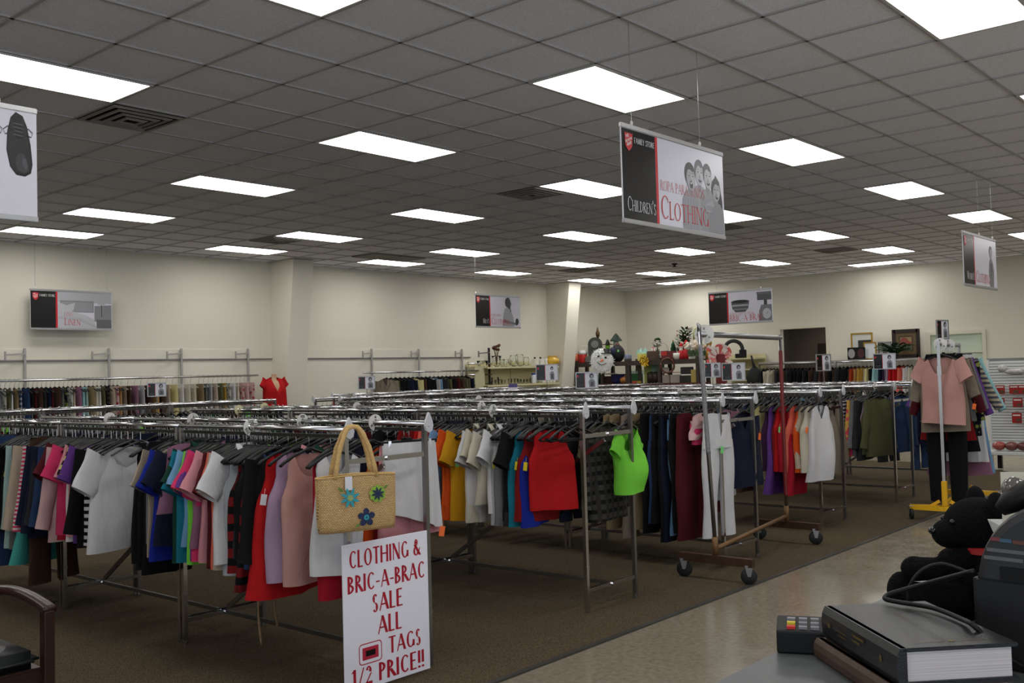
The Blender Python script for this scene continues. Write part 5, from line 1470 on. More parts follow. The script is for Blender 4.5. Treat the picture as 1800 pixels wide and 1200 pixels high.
card_sign((9.27, 6.9, TZ), R(-48), 'small card sign below the snowman decoration', stem=.06, W=.25, H=.18)
card_sign((11.38, 6.45, TZ), R(-60), 'small card sign partly hidden by the tall rolling rack post', stem=.135, W=.2, H=.18)
card_sign((11.38, 6.15, TZ), R(-58), 'card sign with a portrait between the rolling rack posts, red fabric behind', stem=.09, W=.28, H=.215)
card_sign((11.94, 5.2, TZ), R(-26), 'card sign turned slightly away, in front of the doorway', stem=.18, W=.22, H=.2)
card_sign((13.45, 5.0, TZ), R(-62), 'card sign in front of the fern and picture frames', stem=.175, W=.28, H=.205)
card_sign((YX + .28, YY + .043, YZ + .018), R(-15), 'narrow tilted card sign on top of the yellow-footed rack', stem=.04, W=.2, H=.19)
t = thing('paper_tag_sign', 'purple and white paper card on a rail before the jackets', 'card', (12.6, 10.92, RZ + .01), R(-35))
m = MB(); m.box((0, 0, .06), (.15, .003, .06)); m.build('upper_half', plain('purple paper', (92, 80, 140), .6), t); m = MB(); m.box((0, 0, .0), (.16, .003, .06)); m.build('lower_half', plain('white paper', (220, 220, 224), .6), t)
# ------------------------------------------------------------------ red-shirted mannequin on the wall rail
t = thing('mannequin_torso', 'headless mannequin torso in a red v-neck top by the side wall', 'mannequin', (9.98, 13.95, 0))
b = MB(); b.lathe([(.001, 1.03), (.15, 1.04), (.155, 1.1), (.13, 1.25), (.155, 1.42), (.15, 1.5), (.09, 1.575), (.05, 1.6), (.045, 1.66), (.05, 1.7), (.048, 1.705), (.001, 1.706)], (0, 0, 0), 24, 1.0, .62); b.build('body', plain('tan mannequin skin', (186, 150, 120), .55), t, True)
s_ = top_mesh(91, .195, .2, .56, 'cap', 'v', .14, z0=1.665, fold=.5); s_.build('red_top', fabric('red', (190, 26, 30)), t, True, label='red v-neck top')
p = MB(); p.tube([(0, 0, .02), (0, 0, 1.05)], .016, 10); p.lathe([(.16, 0), (.16, .012), (.03, .03)], n=20); p.build('stand', STEEL, t, True)

# ------------------------------------------------------------------ glassware shelf against the side wall
M_CREAMSH = plain('cream shelf enamel', (204, 196, 156), .5)
t = thing('shelf_unit', 'cream metal gondola shelf full of glassware by the slanted column', 'shelf', (16.55, 14.3, 0))
MB().box((0, .16, .95), (2.7, .03, 1.75)).build('back_panel', M_CREAMSH, t)
for x in (-1.3, 0.05, 1.32): MB().box((x, .13, .95), (.05, .05, 1.86)).build('upright', M_CREAMSH, t)
for z in (1.745, 1.365, .9, .45, .12):
    m = MB(); m.box((.12, -.03, z), (2.42, .36, .02)); m.box((.12, -.205, z - .008), (2.42, .012, .035)); m.build('shelf', M_CREAMSH, t)
MB().box((-1.2, .04, 1.22), (.3, .25, 1.1)).build('end_panel', plain('faded cream panel', (186, 180, 146), .6), t)
GL = glass()
SX, SY = 16.55, 14.27
def lathe_thing(name, label, cat, loc, prof, mat, n=20, group=None, sx=1, sy=1):
    t = thing(name, label, cat, loc, 0, group)
    MB().lathe(prof, n=n, sx=sx, sy=sy).build('body', mat, t, True)
    return t
z1, z2 = 1.756, 1.376
lathe_thing('glass_bowl', 'clear glass bowl at the near end of the glassware shelf', 'bowl', (15.5, SY, z1), [(.05, 0), (.09, .03), (.12, .11), (.125, .14), (.12, .14), (.085, .035), (.001, .012)], GL)
t = lathe_thing('glass_vase', 'clear glass vase holding brown dried flowers', 'vase', (15.95, SY, z1), [(.07, 0), (.1, .05), (.085, .16), (.11, .24), (.105, .24), (.08, .16), (.09, .05), (.001, .01)], GL)
m = MB()
for k in range(9):
    a = k * .7; m.tube([(0, 0, .03), (.04 * math.cos(a), .04 * math.sin(a), .3), (.07 * math.cos(a), .06 * math.sin(a), .36 + .012 * k)], .004, 5)
    m.ball((.07 * math.cos(a), .06 * math.sin(a), .37 + .012 * k), .032, 8, 5)
m.build('dried_flowers', plain('brown dried flower', (84, 50, 34), .8, noise=.3, scale=60), t, True)
for x, k, lab in ((16.12, 0, 'small clear glass vase beside the dried flowers'), (16.27, 1, 'short clear glass jar beside the small vase')):
    lathe_thing('glass_jar', lab, 'jar', (x, SY, z1), [(.05, 0), (.06, .05), (.045, .12 + .03 * k), (.06, .16), (.055, .16), (.04, .12), (.05, .02), (.001, .01)], GL)
for k, (x, r, h, lab) in enumerate(((16.52, .095, .25, 'large round clear glass canister, first of the two'), (16.72, .09, .27, 'large round clear glass canister, second of the two'), (16.95, .055, .21, 'tall narrow clear glass jar beside the big canisters'))):
    lathe_thing('glass_jar', lab, 'jar', (x, SY, z1), [(r * .9, 0), (r, .03), (r, h - .05), (r * .8, h), (r * .75, h), (r * .9, h - .05), (r * .9, .03), (.001, .012)], GL)
for k, (x, lab) in enumerate(((17.25, 'white square canister with a dark handle'), (17.45, 'white square canister beside the yellow vase'))):
    t = thing('canister', lab, 'canister', (x, SY, z1))
    MB().box((0, 0, .085), (.13, .12, .17), bev=.01).build('body', plain('white glazed pottery', (214, 212, 204), .35), t)
    m = MB(); m.tube([(-.05, -.02, .17), (-.06, -.02, .2), (-.02, -.02, .2)], .008, 6); m.ball((0, 0, .185), .02, 8, 6); m.build('lid_knob', BLACKP, t, True)
t = thing('white_pitcher', 'small slanted white pitcher next to the yellow vase', 'pitcher', (17.6, SY - .02, z1))
MB().lathe([(.04, 0), (.055, .05), (.04, .13), (.045, .17), (.04, .17), (.03, .13), (.001, .01)], n=16).build('body', plain('white glazed pottery', (214, 212, 204), .35), t, True)
MB().tube([(.04, 0, .15), (.085, 0, .13), (.08, 0, .07), (.045, 0, .04)], .008, 6).build('handle', plain('white glazed pottery', (214, 212, 204), .35), t, True)
lathe_thing('yellow_vase', 'round glossy yellow pottery vase on the glassware shelf', 'vase', (17.83, SY - .03, z1), [(.09, 0), (.15, .05), (.17, .11), (.15, .16), (.1, .19), (.1, .215), (.115, .23), (.1, .23), (.085, .2), (.001, .19)], plain('yellow glaze', (212, 168, 58), .25), 24)
g_i = 0
for k in range(15):
    x = 15.75 + k * .105
    r, h = rnd.uniform(.034, .046), rnd.uniform(.09, .13)
    if k in (4,): continue
    lathe_thing('drinking_glass', f'clear drinking glass, {ordinal(k + 1)} along the lower glassware shelf', 'glass', (x, SY - .08, z2), [(r * .8, 0), (r, h), (r * .94, h), (r * .74, .008), (.001, .008)], GL, 14, 'drinking glasses on the lower shelf')
t = lathe_thing('plastic_jar', 'translucent jar with a blue lid on the lower glassware shelf', 'jar', (17.06, SY - .1, z2), [(.055, 0), (.06, .02), (.06, .16), (.045, .19), (.001, .19)], plain('frosted white plastic', (206, 210, 214), .4), 18)
MB().lathe([(.045, .19), (.05, .192), (.05, .22), (.001, .225)], n=18).build('lid', plain('blue plastic lid', (40, 70, 170), .4), t, True)
for k in range(4):
    t = thing('mug', f'white mug, {ordinal(k + 1)} past the blue-lidded jar', 'mug', (17.42 + k * .12, SY - .1, z2), 0, 'white mugs on the lower shelf')
    MB().lathe([(.036, 0), (.042, .01), (.042, .085), (.037, .085), (.035, .012), (.001, .012)], n=16).build('body', plain('white glazed pottery', (214, 212, 204), .35), t, True)
    MB().tube([(-.04, 0, .07), (-.065, 0, .06), (-.065, 0, .03), (-.04, 0, .02)], .006, 6).build('handle', plain('white glazed pottery', (214, 212, 204), .35), t, True)
for k, x in enumerate((15.85, 16.05)):
    t = thing('figurine', f'tiny dark figurine, {ordinal(k + 1)} behind the drinking glasses', 'figurine', (x, SY + .06, z2))
    m = MB(); m.lathe([(.03, 0), (.025, .05), (.012, .1), (.02, .13), (.012, .16), (.001, .165)], n=12); m.build('body', plain('dark bronze', (60, 52, 46), .4, .6), t, True)

# ------------------------------------------------------------------ bric-a-brac shelves in the far corner
M_DKWOOD = plain('dark stained shelf wood', (58, 50, 44), .55, noise=.2, scale=20)
def bshelf(y0, y1, x, label, posts):
    t = thing('shelf_unit', label, 'shelf', (x, 0, 0))
    for y in posts:
        for dx in (0, .42): MB().box((dx, y, .95), (.07, .07, 1.9 if False else 1.82)).build('post', M_DKWOOD, t)
    for z, c in ((1.79, M_DKWOOD), (1.29, plain('reddish shelf board', (86, 46, 38), .5)), (.7, M_DKWOOD)):
        m = MB(); m.box((.21, (y0 + y1) / 2, z), (.46, y1 - y0, .03)); m.box((-.03, (y0 + y1) / 2, z - .03), (.03, y1 - y0, .1)); m.build('shelf', c, t)
    return t
bshelf(12.75, 14.3, 18.75, 'dark wooden bric-a-brac shelf unit in the corner, holding the snowman', (12.8, 13.5, 14.25))
bshelf(10.75, 12.6, 18.45, 'dark wooden bric-a-brac shelf unit holding toys, boxes and artificial plants', (10.8, 11.75, 12.55))
t = thing('display_shelf', 'white wall shelf between the dark shelves and the coat rail', 'shelf', (20.9, 0, 0))
for z in (1.8, 1.55, 1.3): MB().box((0, 11.05, z), (.5, .9, .03)).build('shelf', M_CREAMSH, t)
MB().box((.28, 11.05, 1.45), (.03, .9, .9)).build('back_panel', M_CREAMSH, t)
BX = 18.95
ZT, ZB = 1.806, 1.306
def pt(px, z, x=BX):
    """a y coordinate for things on the corner shelves, counted along the shelf"""
    return x * (1 - (px - 1096) / 1000.0 * 1.0)
def yat(px, x=BX):
    # the shelf runs along y; px counts along it from the corner column to the doorway
    a = math.atan2(px - 900, F_PX)
    ang = math.atan2(math.cos(TH) * 0 + math.sin(TH), math.cos(TH))
    d0 = PI / 2 - TH
    th = (PI / 2 - TH) - a
    return x * math.tan(PI / 2 - TH - a)
def blob(name, label, cat, px, z, shape, mat, x=BX, group=None):
    k = 1.28
    if x < 19.3:
        if z >= ZT - .1: z = ZT + (z - ZT) * k
        elif z >= ZB: z = ZB + (z - ZB) * k
    t = thing(name, label, cat, (x, yat(px, x), z), -1.05, group)
    if x < 19.3: t.scale = (k, k, k if z > ZT - .2 else 1.1)
    if shape: shape(MB(), t, mat)
    return t
def s_box(w, d, h, bev=.006):
    def f(m, t, mat): m.box((0, 0, h / 2), (w, d, h), bev=bev); m.build('body', mat, t)
    return f
def s_lathe(prof, n=18, sx=1, sy=1):
    def f(m, t, mat): m.lathe(prof, n=n, sx=sx, sy=sy); m.build('body', mat, t, True)
    return f
# top shelf
blob('orange_vase', 'round orange vase at the column end of the corner shelf', 'vase', 1012, ZT, s_lathe([(.05, 0), (.085, .05), (.09, .1), (.07, .16), (.05, .18), (.04, .18), (.001, .17)]), plain('orange glaze', (206, 98, 66), .3))
t = blob('drink_jug', 'red and white insulated drink jug on the corner shelf', 'jug', 1024, ZT, s_lathe([(.075, 0), (.08, .02), (.08, .15), (.075, .16)]), plain('red plastic', (190, 36, 36), .4))
m = MB(); m.lathe([(.076, .16), (.076, .2), (.05, .24), (.001, .245)], n=18); m.build('lid', WHITEP, t, True)
m = MB(); m.tube([(-.08, 0, .17), (-.085, 0, .32), (.085, 0, .32), (.08, 0, .17)], .008, 6); m.build('handle', WHITEP, t, True)
blob('grey_stone_box', 'small grey stone-like box beside the drink jug', 'box', 1034, ZT, s_box(.13, .12, .13, .02), plain('grey stone', (104, 104, 98), .8, noise=.2))
def tomb(m, t, mat):
    P = [(-.13, 0), (.13, 0), (.13, .34)] + [(.13 * math.cos(a), .34 + .13 * math.sin(a)) for a in [PI * k / 12 for k in range(1, 12)]] + [(-.13, .34)]
    m.prism(P, .09, 'y', (0, -.045, 0)); m.build('body', mat, t)
    r = MB(); r.lathe([(.07, 0), (.07, .012), (.05, .014), (.001, .016)], n=20); r.v = [(p[0], -.045 - p[2], .34 + p[1]) for p in r.v]; r.build('round_emblem', plain('pale stone', (110, 112, 106), .8), t)
blob('gravestone_prop', 'dark grey arched gravestone decoration behind the snowman', 'decoration', 1046, ZT, tomb, plain('dark grey stone', (62, 64, 60), .8, noise=.25), BX + .1)
t = blob('statuette', 'thin bronze statuette rising behind the gravestone decoration', 'figurine', 1051, ZT, None, None, BX + .22)
m = MB(); m.lathe([(.05, 0), (.05, .3), (.03, .36), (.02, .46), (.035, .5), (.04, .55), (.02, .6), (.012, .64), (.001, .67)], n=14); m.build('body', plain('bronze figure', (86, 70, 46), .4, .7), t, True)
# snowman face
t = thing('snowman_decoration', 'fluffy white snowman face with carrot nose and black hat', 'decoration', (18.56, yat(1057, 18.56), 1.84), -1.05); t.scale = (1.3, 1.3, 1.3)
m = MB(); r5 = random.Random(3)
m.ball((0, 0, 0), (.2, .07, .22), 20, 12)
for k in range(260):
    a = r5.uniform(0, 2 * PI); q = math.sqrt(r5.random()); x, z = .2 * q * math.cos(a), .21 * q * math.sin(a)
    d = Vector((x * 1.1, -.05 - .1 * (1 - q), z * 1.1)).normalized()
    base = Vector((x, -.06 * math.sqrt(max(0, 1 - q * q)), z)); tip = base + d * .035 + Vector((r5.uniform(-.02, .02), 0, r5.uniform(-.02, .02)))
    s = d.cross(Vector((0, 1, .2))).normalized() * .013
    m.add([base + s, base - s, tip], [(0, 1, 2)])
m.build('head', plain('white plush tinsel', (226, 228, 226), .9), t)
m = MB(); m.lathe([(.12, 0), (.12, .01), (.07, .012), (.065, .08), (.001, .085)], (.09, .0, .13), 16, 1, .8); m.build('hat', BLACKP, t, True)
m = MB(); m.tube([(.02, -.1, .01), (-.02, -.16, -.02)], [.018, .003], 8); m.build('nose', plain('carrot orange', (226, 96, 50), .7), t, True)
for x, z in ((-.05, .08), (.075, .055)): MB().ball((x, -.095, z), (.02, .012, .018), 10, 6).build('eye', BLACKP, t, True)
m = MB(); m.tube([(-.07, -.1, -.015), (-.045, -.112, -.05), (.0, -.12, -.075), (.05, -.112, -.065), (.085, -.1, -.04)], .006, 6); m.build('mouth', BLACKP, t, True)
# witch doll
t = blob('witch_doll', 'small witch doll in a black hat and purple dress', 'doll', 1068, ZT, None, None)
MB().lathe([(.09, 0), (.08, .1), (.05, .2), (.03, .24)], n=16).build('dress', plain('dark purple satin', (74, 30, 70), .5), t, True)
MB().ball((0, -.01, .285), (.045, .045, .05), 12, 8).build('head', plain('green doll face', (120, 180, 60), .6), t, True)
m = MB(); m.lathe([(.1, .32), (.1, .33), (.045, .335), (.02, .4), (.001, .42)], n=16); m.build('hat', BLACKP, t, True)
m = MB(); m.tube([(-.04, -.02, .22), (-.1, -.05, .14)], .018, 8); m.tube([(.04, -.02, .22), (.09, -.05, .15)], .018, 8); m.build('arms', plain('dark purple satin', (74, 30, 70), .5), t, True)
t = blob('lantern', 'dark green lantern with a pagoda roof above a black bag', 'lantern', 1083, ZT + .26, None, None, BX + .16)
m = MB(); m.lathe([(.06, -.26), (.06, 0), (.055, .02), (.05, .12), (.055, .13)], n=8); m.build('body', plain('lantern glass', (150, 160, 150), .3), t)
m = MB(); m.lathe([(.11, .12), (.1, .15), (.06, .2), (.05, .22), (.02, .25), (.001, .27)], n=8); m.build('roof', plain('dark green metal', (20, 44, 36), .5), t)
t = blob('backpack', 'black and dark blue backpack with a pale tag on the corner shelf', 'backpack', 1085, ZT, None, None)
m = MB(); m.ball((0, 0, .15), (.13, .09, .16), 16, 10); m.build('body', plain('black nylon', (16, 16, 20), .6), t, True)
m = MB(); m.ball((-.08, -.05, .18), (.07, .05, .09), 12, 8); m.build('pocket', plain('dark blue nylon', (24, 30, 62), .6), t, True)
m = MB(); m.box((.02, -.1, .2), (.03, .003, .04)); m.build('price_tag', TAGC['g'], t)
m = MB(); m.tube([(-.03, 0, .3), (0, 0, .34), (.04, 0, .3)], .01, 6); m.build('handle', plain('red strap', (150, 34, 34), .35), t, True)
blob('blue_jar', 'grey-blue glass jar beside the black backpack', 'jar', 1103, ZT, s_lathe([(.06, 0), (.07, .03), (.065, .11), (.05, .13), (.045, .13), (.001, .12)]), plain('grey blue glass', (110, 120, 140), .2))
def giftbag(w, h, c2, lab):
    def f(m, t, mat):
        m.box((0, 0, h / 2), (w, w * .5, h), bev=.004); m.build('body', mat, t)
        p = MB(); rr = random.Random(len(lab))
        for k in range(10):
            a = rr.uniform(-.5, .5) * w; p.add([(a - .04, rr.uniform(-.02, .02), h - .02), (a + .04, rr.uniform(-.02, .02), h - .02), (a + rr.uniform(-.05, .05), rr.uniform(-.03, .03), h + rr.uniform(.06, .12))], [(0, 1, 2)])
        p.build('tissue_paper', plain(f'{lab} tissue', c2, .8), t)
    return f
blob('gift_bag', 'yellow gift bag stuffed with pale aqua tissue on the top shelf', 'gift bag', 1128, ZT, giftbag(.16, .13, (170, 214, 208), 'aqua'), plain('yellow paper', (214, 206, 110), .6), 18.6)
t = thing('hanging_tinsel', 'gold tinsel garland bunched over the shelf front', 'garland', (18.3, yat(1131, 18.3), 1.8), -1.05); t.scale = (1.25, 1.25, 1.25)
m = MB(); r5 = random.Random(9)
for k in range(240):
    a = r5.uniform(0, 2 * PI); q = r5.uniform(.3, 1); p = Vector((.07 * q * math.cos(a) - .02 * math.sin(a), -.03, .10 * q * math.sin(a)))
    d = Vector((r5.uniform(-1, 1), r5.uniform(-1, .4), r5.uniform(-1, 1))).normalized() * .04; s = d.cross(Vector((0, 1, 0))).normalized() * .006
    m.add([p - s, p + s, p + d], [(0, 1, 2)])
m.build('tinsel', plain('gold tinsel', (214, 180, 60), .25, .9), t)
BX2 = 18.62
t = blob('wooden_box', 'brown carved wooden box with a small parcel on it', 'box', 1147, ZT, s_box(.2, .16, .16), plain('brown carved wood', (78, 58, 44), .6, noise=.3, scale=30), BX2)
t = blob('ribbon_parcel', 'tiny white parcel with a red ribbon on the carved box', 'parcel', 1148, ZT + .162, s_box(.07, .06, .05), WHITEP, BX2)
m = MB(); m.box((0, 0, .026), (.012, .063, .056)); m.tube([(-.02, 0, .055), (0, 0, .07), (.02, 0, .055)], .006, 6); m.build('ribbon', M_INKR, t)
def topiary(m, t, mat):
    m.lathe([(.04, 0), (.05, .08), (.045, .08), (.001, .07)], n=14); m.build('pot', plain('dark pot', (50, 46, 40), .7), t, True)
    s = MB(); s.tube([(0, 0, .06), (0, 0, .3)], .008, 6); s.build('stem', plain('brown stem', (70, 54, 36), .8), t)
    l = MB(); rr = random.Random(4)
    for k in range(170):
        a, b_ = rr.uniform(0, 2 * PI), rr.uniform(-1, 1); q = math.sqrt(1 - b_ * b_); p = Vector((q * math.cos(a), q * math.sin(a), b_))
        low = rr.random() < .25
        c = p * (.035 if low else .065) + Vector((0, 0, .14 if low else .31)); s1 = p.cross(Vector((.3, .2, 1))).normalized() * .014
        l.add([c - s1, c + p * .03, c + s1], [(0, 1, 2)])
    l.build('foliage', mat, t)
blob('topiary_plant', 'small artificial topiary tree behind the carved box', 'artificial plant', 1155, ZT, topiary, plain('dark green leaf', (38, 84, 44), .7), BX2 + .2)
t = blob('wire_basket', 'thin wire basket with an arched handle on the top shelf', 'basket', 1165, ZT, None, None, BX2 + .2)
m = MB()
for z, r in ((.02, .06), (.09, .08), (.16, .09)): m.tube([(r * math.cos(2 * PI * k / 16), r * math.sin(2 * PI * k / 16), z) for k in range(17)], .003, 5, False)
for k in range(10): a = 2 * PI * k / 10; m.tube([(.06 * math.cos(a), .06 * math.sin(a), .02), (.09 * math.cos(a), .09 * math.sin(a), .16)], .003, 5)
m.build('cage', STEEL, t); m = MB(); m.tube([(.09 * math.cos(a), 0, .16 + .14 * math.sin(a)) for a in [PI * k / 10 for k in range(11)]], .003, 5); m.build('handle', STEEL, t)
t = blob('red_box', 'dark red lidded box on the top shelf above the hanging wreath', 'box', 1175, ZT, s_box(.26, .18, .15), plain('dark red box lid', (98, 30, 32), .5), BX2)
m = MB(); m.box((-.075, -.088, .11), (.09, .01, .07)); m.build('label_panel', plain('bright red panel', (180, 44, 40), .5), t)
t = thing('beaded_wreath', 'brown beaded wreath hanging from the shelf post', 'wreath', (18.34, yat(1172, 18.34), 1.68), -1.05); t.scale = (1.15, 1.15, 1.15)
m = MB(); r5 = random.Random(5)
for k in range(40):
    a = 2 * PI * k / 40; m.ball((.12 * math.cos(a), -.02, .135 * math.sin(a)), r5.uniform(.013, .024), 8, 5)
m.build('beads', plain('brown glossy bead', (84, 46, 30), .3, noise=.4, scale=40), t, True)
t = blob('tiny_christmas_tree', 'tiny green tabletop christmas tree with a gold tip', 'christmas tree', 1183, ZT + .001, None, None, BX2 + .15)
m = MB(); m.lathe([(.02, 0), (.02, .12), (.06, .13), (.04, .18), (.05, .185), (.03, .24), (.038, .245), (.015, .3), (.001, .33)], n=14); m.build('branches', plain('tree green', (30, 92, 56), .7), t, True)
MB().ball((0, 0, .335), .012, 8, 6).build('tip', plain('gold tinsel', (214, 180, 60), .25, .9), t, True)
def santa(px, lab, x, k=1.0, white=(220, 214, 206)):
    t = blob('santa_figure', lab, 'christmas figure', px, ZT, None, None, x)
    m = MB(); m.lathe([(.06 * k, 0), (.075 * k, .06 * k), (.05 * k, .14 * k), (.02 * k, .16 * k)], n=14); m.build('coat', plain('santa red', (180, 24, 30), .7), t, True)
    m = MB(); m.ball((0, 0, .185 * k), .035 * k, 12, 8); m.build('head', plain('doll skin', (206, 160, 134), .6), t, True)
    m = MB(); m.ball((0, -.022 * k, .165 * k), (.034 * k, .024 * k, .03 * k), 10, 6); m.lathe([(.042 * k, .2 * k), (.042 * k, .215 * k), (.03 * k, .215 * k)], n=12); m.build('beard', plain('santa white', white, .8), t, True)
    m = MB(); m.lathe([(.04 * k, .213 * k), (.03 * k, .25 * k), (.001, .29 * k)], n=12); m.build('hat', plain('santa red', (180, 24, 30), .7), t, True)
santa(1197, 'red-coated santa figure sitting in front of the leafy plant', BX2 - .06, 1.0)
santa(1206, 'taller red santa figure beside the white flowers', BX2, 1.15)
blob('white_bowl', 'white bowl below the red santa hat on the top shelf', 'bowl', 1190, ZT, s_lathe([(.05, 0), (.075, .05), (.07, .11), (.06, .11), (.001, .1)]), plain('white glazed pottery', (214, 212, 204), .35), BX2 - .1)
def leafy(h, n, seed, spread, w=.03, dot=None):
    def f(m, t, mat):
        rr = random.Random(seed)
        m.lathe([(.05, 0), (.06, .1), (.05, .1), (.001, .09)], n=14); m.build('pot', plain('dark pot', (50, 46, 40), .7), t, True)
        l = MB()
        for k in range(n):
            u = rr.random(); a = rr.uniform(0, 2 * PI); q = spread * (1 - .75 * abs(u - .35)) * rr.uniform(.2, 1); p = Vector((q * math.cos(a) + .06 * u, q * math.sin(a), .1 + h * u))
            d = Vector((math.cos(a), math.sin(a), rr.uniform(-.3, .9))).normalized(); s1 = d.cross(Vector((0, 0, 1))).normalized() * w * .4
            l.add([p, p + d * w * .6 + s1, p + d * w * 1.6, p + d * w * .6 - s1], [(0, 1, 2, 3)])
        l.build('leaves', mat, t)
        if dot:
            b = MB()
            for k in range(16):
                a = rr.uniform(0, 2 * PI); b.ball((spread * .7 * math.cos(a), spread * .7 * math.sin(a), .1 + h * rr.random()), .012, 6, 4)
            b.build('berries', plain('pink berry', (170, 80, 90), .6), t, True)
    return f
blob('leafy_plant', 'tall leafy artificial plant with red berries on the top shelf', 'artificial plant', 1200, ZT, leafy(.42, 300, 11, .13, .06, True), plain('plant green', (52, 78, 46), .7), BX2 + .2)
def flowers(m, t, mat):
    m.box((0, 0, .07), (.14, .1, .14), bev=.004); m.build('planter', plain('white planter', (206, 200, 190), .6), t)
    l = MB(); rr = random.Random(12)
    for k in range(26): l.ball((rr.uniform(-.09, .09), rr.uniform(-.07, .05), rr.uniform(.17, .26)), rr.uniform(.02, .032), 8, 5)
    l.build('blossoms', mat, t, True)
    g = MB()
    for k in range(40):
        p = Vector((rr.uniform(-.08, .08), -.06, rr.uniform(.08, .17))); g.add([p, p + Vector((.02, -.01, -.04)), p + Vector((-.015, -.01, -.05))], [(0, 1, 2)])
    g.build('leaves', plain('plant green', (52, 78, 46), .7), t)
blob('flower_planter', 'white planter of white artificial flowers beside the santa figures', 'artificial flowers', 1217, ZT, flowers, plain('white petal', (226, 218, 204), .8), BX2 - .05)
blob('flower_planter', 'second white planter of cream flowers, nearest the rolling rack post', 'artificial flowers', 1231, ZT, flowers, plain('cream petal', (214, 196, 172), .8), BX2 - .02)
t = blob('elf_doll', 'tall cream elf doll with a long pale green hat', 'doll', 1224, ZT, None, None, BX2 + .16)
m = MB(); m.lathe([(.08, 0), (.09, .12), (.05, .25), (.02, .28)], n=16); m.build('robe', plain('cream plush', (206, 196, 168), .9), t, True)
MB().ball((0, 0, .32), .05, 12, 8).build('head', plain('doll skin', (206, 160, 134), .6), t, True)
m = MB(); m.ball((0, -.03, .27), (.05, .04, .07), 12, 8); m.build('beard', plain('white petal', (226, 218, 204), .8), t, True)
m = MB(); m.tube([(0, 0, .34), (-.01, 0, .42), (.0, 0, .5), (.04, 0, .53)], [.055, .045, .03, .012], 12); m.build('hat', plain('pale green felt', (150, 156, 96), .9), t, True)
blob('gold_figure', 'golden angel-like figure half hidden by the rolling rack post', 'figurine', 1246, ZT, s_lathe([(.07, 0), (.06, .1), (.03, .2), (.05, .25), (.04, .3), (.02, .32), (.035, .36), (.001, .4)]), plain('old gold', (176, 136, 60), .35, .6), BX2)
t = blob('tulle_bow', 'pink and white tulle bow hanging off the shelf end', 'bow', 1263, ZT - .06, None, None, 18.5)
m = MB(); r5 = random.Random(21)
for k in range(60):
    a = r5.uniform(0, 2 * PI); L = r5.uniform(.1, .24); z0 = r5.uniform(.02, .1); p = Vector((0, 0, z0)); d = Vector((math.cos(a), -.25, math.sin(a) * 1.1 + .05)).normalized() * L; s1 = Vector((-math.sin(a), r5.uniform(-.3, .3), math.cos(a))) * .05
    m.mat(k % 3); m.add([p, p + d + s1, p + d * 1.05, p + d - s1], [(0, 1, 2, 3)])
m.build('tulle', [plain('pink tulle', (216, 150, 146), .9), plain('white tulle', (222, 210, 204), .9), plain('coral tulle', (206, 92, 88), .9)], t)
t = blob('ring_pillow', 'dark horseshoe-shaped neck pillow standing on the white wall shelf', 'neck pillow', 1289, 1.82, None, None, 20.8)
m = MB(); m.tube([(.2 * math.cos(a), 0, .2 + .2 * math.sin(a)) for a in [math.radians(-40 + 13 * k) for k in range(21)]], [.045] * 21, 10); m.build('body', plain('dark grey plush', (52, 54, 58), .9), t, True)
blob('black_box', 'small black electronic box beside the neck pillow', 'box', 1305, 1.817, s_box(.16, .14, .19, .008), BLACKP, 20.78)
blob('black_box', 'low black box in front of the neck pillow', 'box', 1296, 1.817, s_box(.12, .1, .1, .008), BLACKP, 20.72)
for z, k in ((1.565, 'middle'), (1.315, 'lowest')): blob('black_box', f'black box on the {k} white wall shelf', 'box', 1303, z, s_box(.13, .12, .09, .006), BLACKP, 20.75)
t = thing('net_bag', 'dark mesh ball net hanging from the wall shelf end', 'net', (20.4, 10.5, 0), -1.05)
m = MB(); m.tube([(-.06, 0, 1.86), (-.03, 0, 1.7), (0, 0, 1.58)], [.02, .025, .04], 8); m.lathe([(.05, 1.6), (.14, 1.5), (.19, 1.38), (.17, 1.26), (.09, 1.18), (.001, 1.16)], n=18, sy=.5); m.build('net', plain('dark netting', (34, 36, 34), .8, noise=.5, scale=120), t, True)
# lower shelf
blob('orange_box', 'small orange box on the lowest visible corner shelf', 'box', 1014, ZB + .1, s_box(.1, .1, .08), plain('orange card', (210, 96, 40), .6))
blob('garden_gnome', 'small green and white ornament by the card sign', 'ornament', 1047, ZB, s_lathe([(.06, 0), (.06, .08), (.03, .12), (.045, .16), (.02, .22), (.001, .24)]), plain('ornament green', (110, 170, 70), .5, noise=.5, scale=12))
blob('green_bottle', 'dark green bottle beside the log basket', 'bottle', 1052, ZB, s_lathe([(.04, 0), (.042, .15), (.015, .2), (.015, .25), (.001, .25)]), plain('dark green glass', (20, 60, 36), .15))
blob('log_basket', 'brown log-shaped basket on the lower corner shelf', 'basket', 1067, ZB, s_box(.22, .16, .16, .03), plain('brown bark', (72, 50, 36), .85, noise=.4, scale=25))
t = blob('white_tray', 'white leaf-shaped tray leaning on the log basket', 'tray', 1071, ZB + .18, None, None, BX - .08)
m = MB(); m.ball((0, 0, 0), (.15, .1, .015), 16, 6); m.build('dish', plain('white glazed pottery', (214, 212, 204), .35), t, True)
blob('blue_bag', 'deep blue cloth basket on the lower corner shelf', 'basket', 1090, ZB, s_box(.34, .2, .2, .04), plain('deep blue cloth', (26, 26, 78), .8), BX + .06)
blob('pumpkin_ornament', 'amber glass pumpkin in front of the blue basket', 'ornament', 1097, ZB, s_lathe([(.05, 0), (.09, .03), (.1, .08), (.07, .13), (.02, .14), (.015, .17), (.001, .17)]), plain('amber glass', (150, 96, 46), .25), BX - .12)
blob('gift_bag', 'clear bag of green trimmings on the lower corner shelf', 'bag', 1118, ZB, giftbag(.2, .2, (190, 204, 190), 'pale'), plain('green trimmings', (44, 110, 60), .6, noise=.4, scale=25))
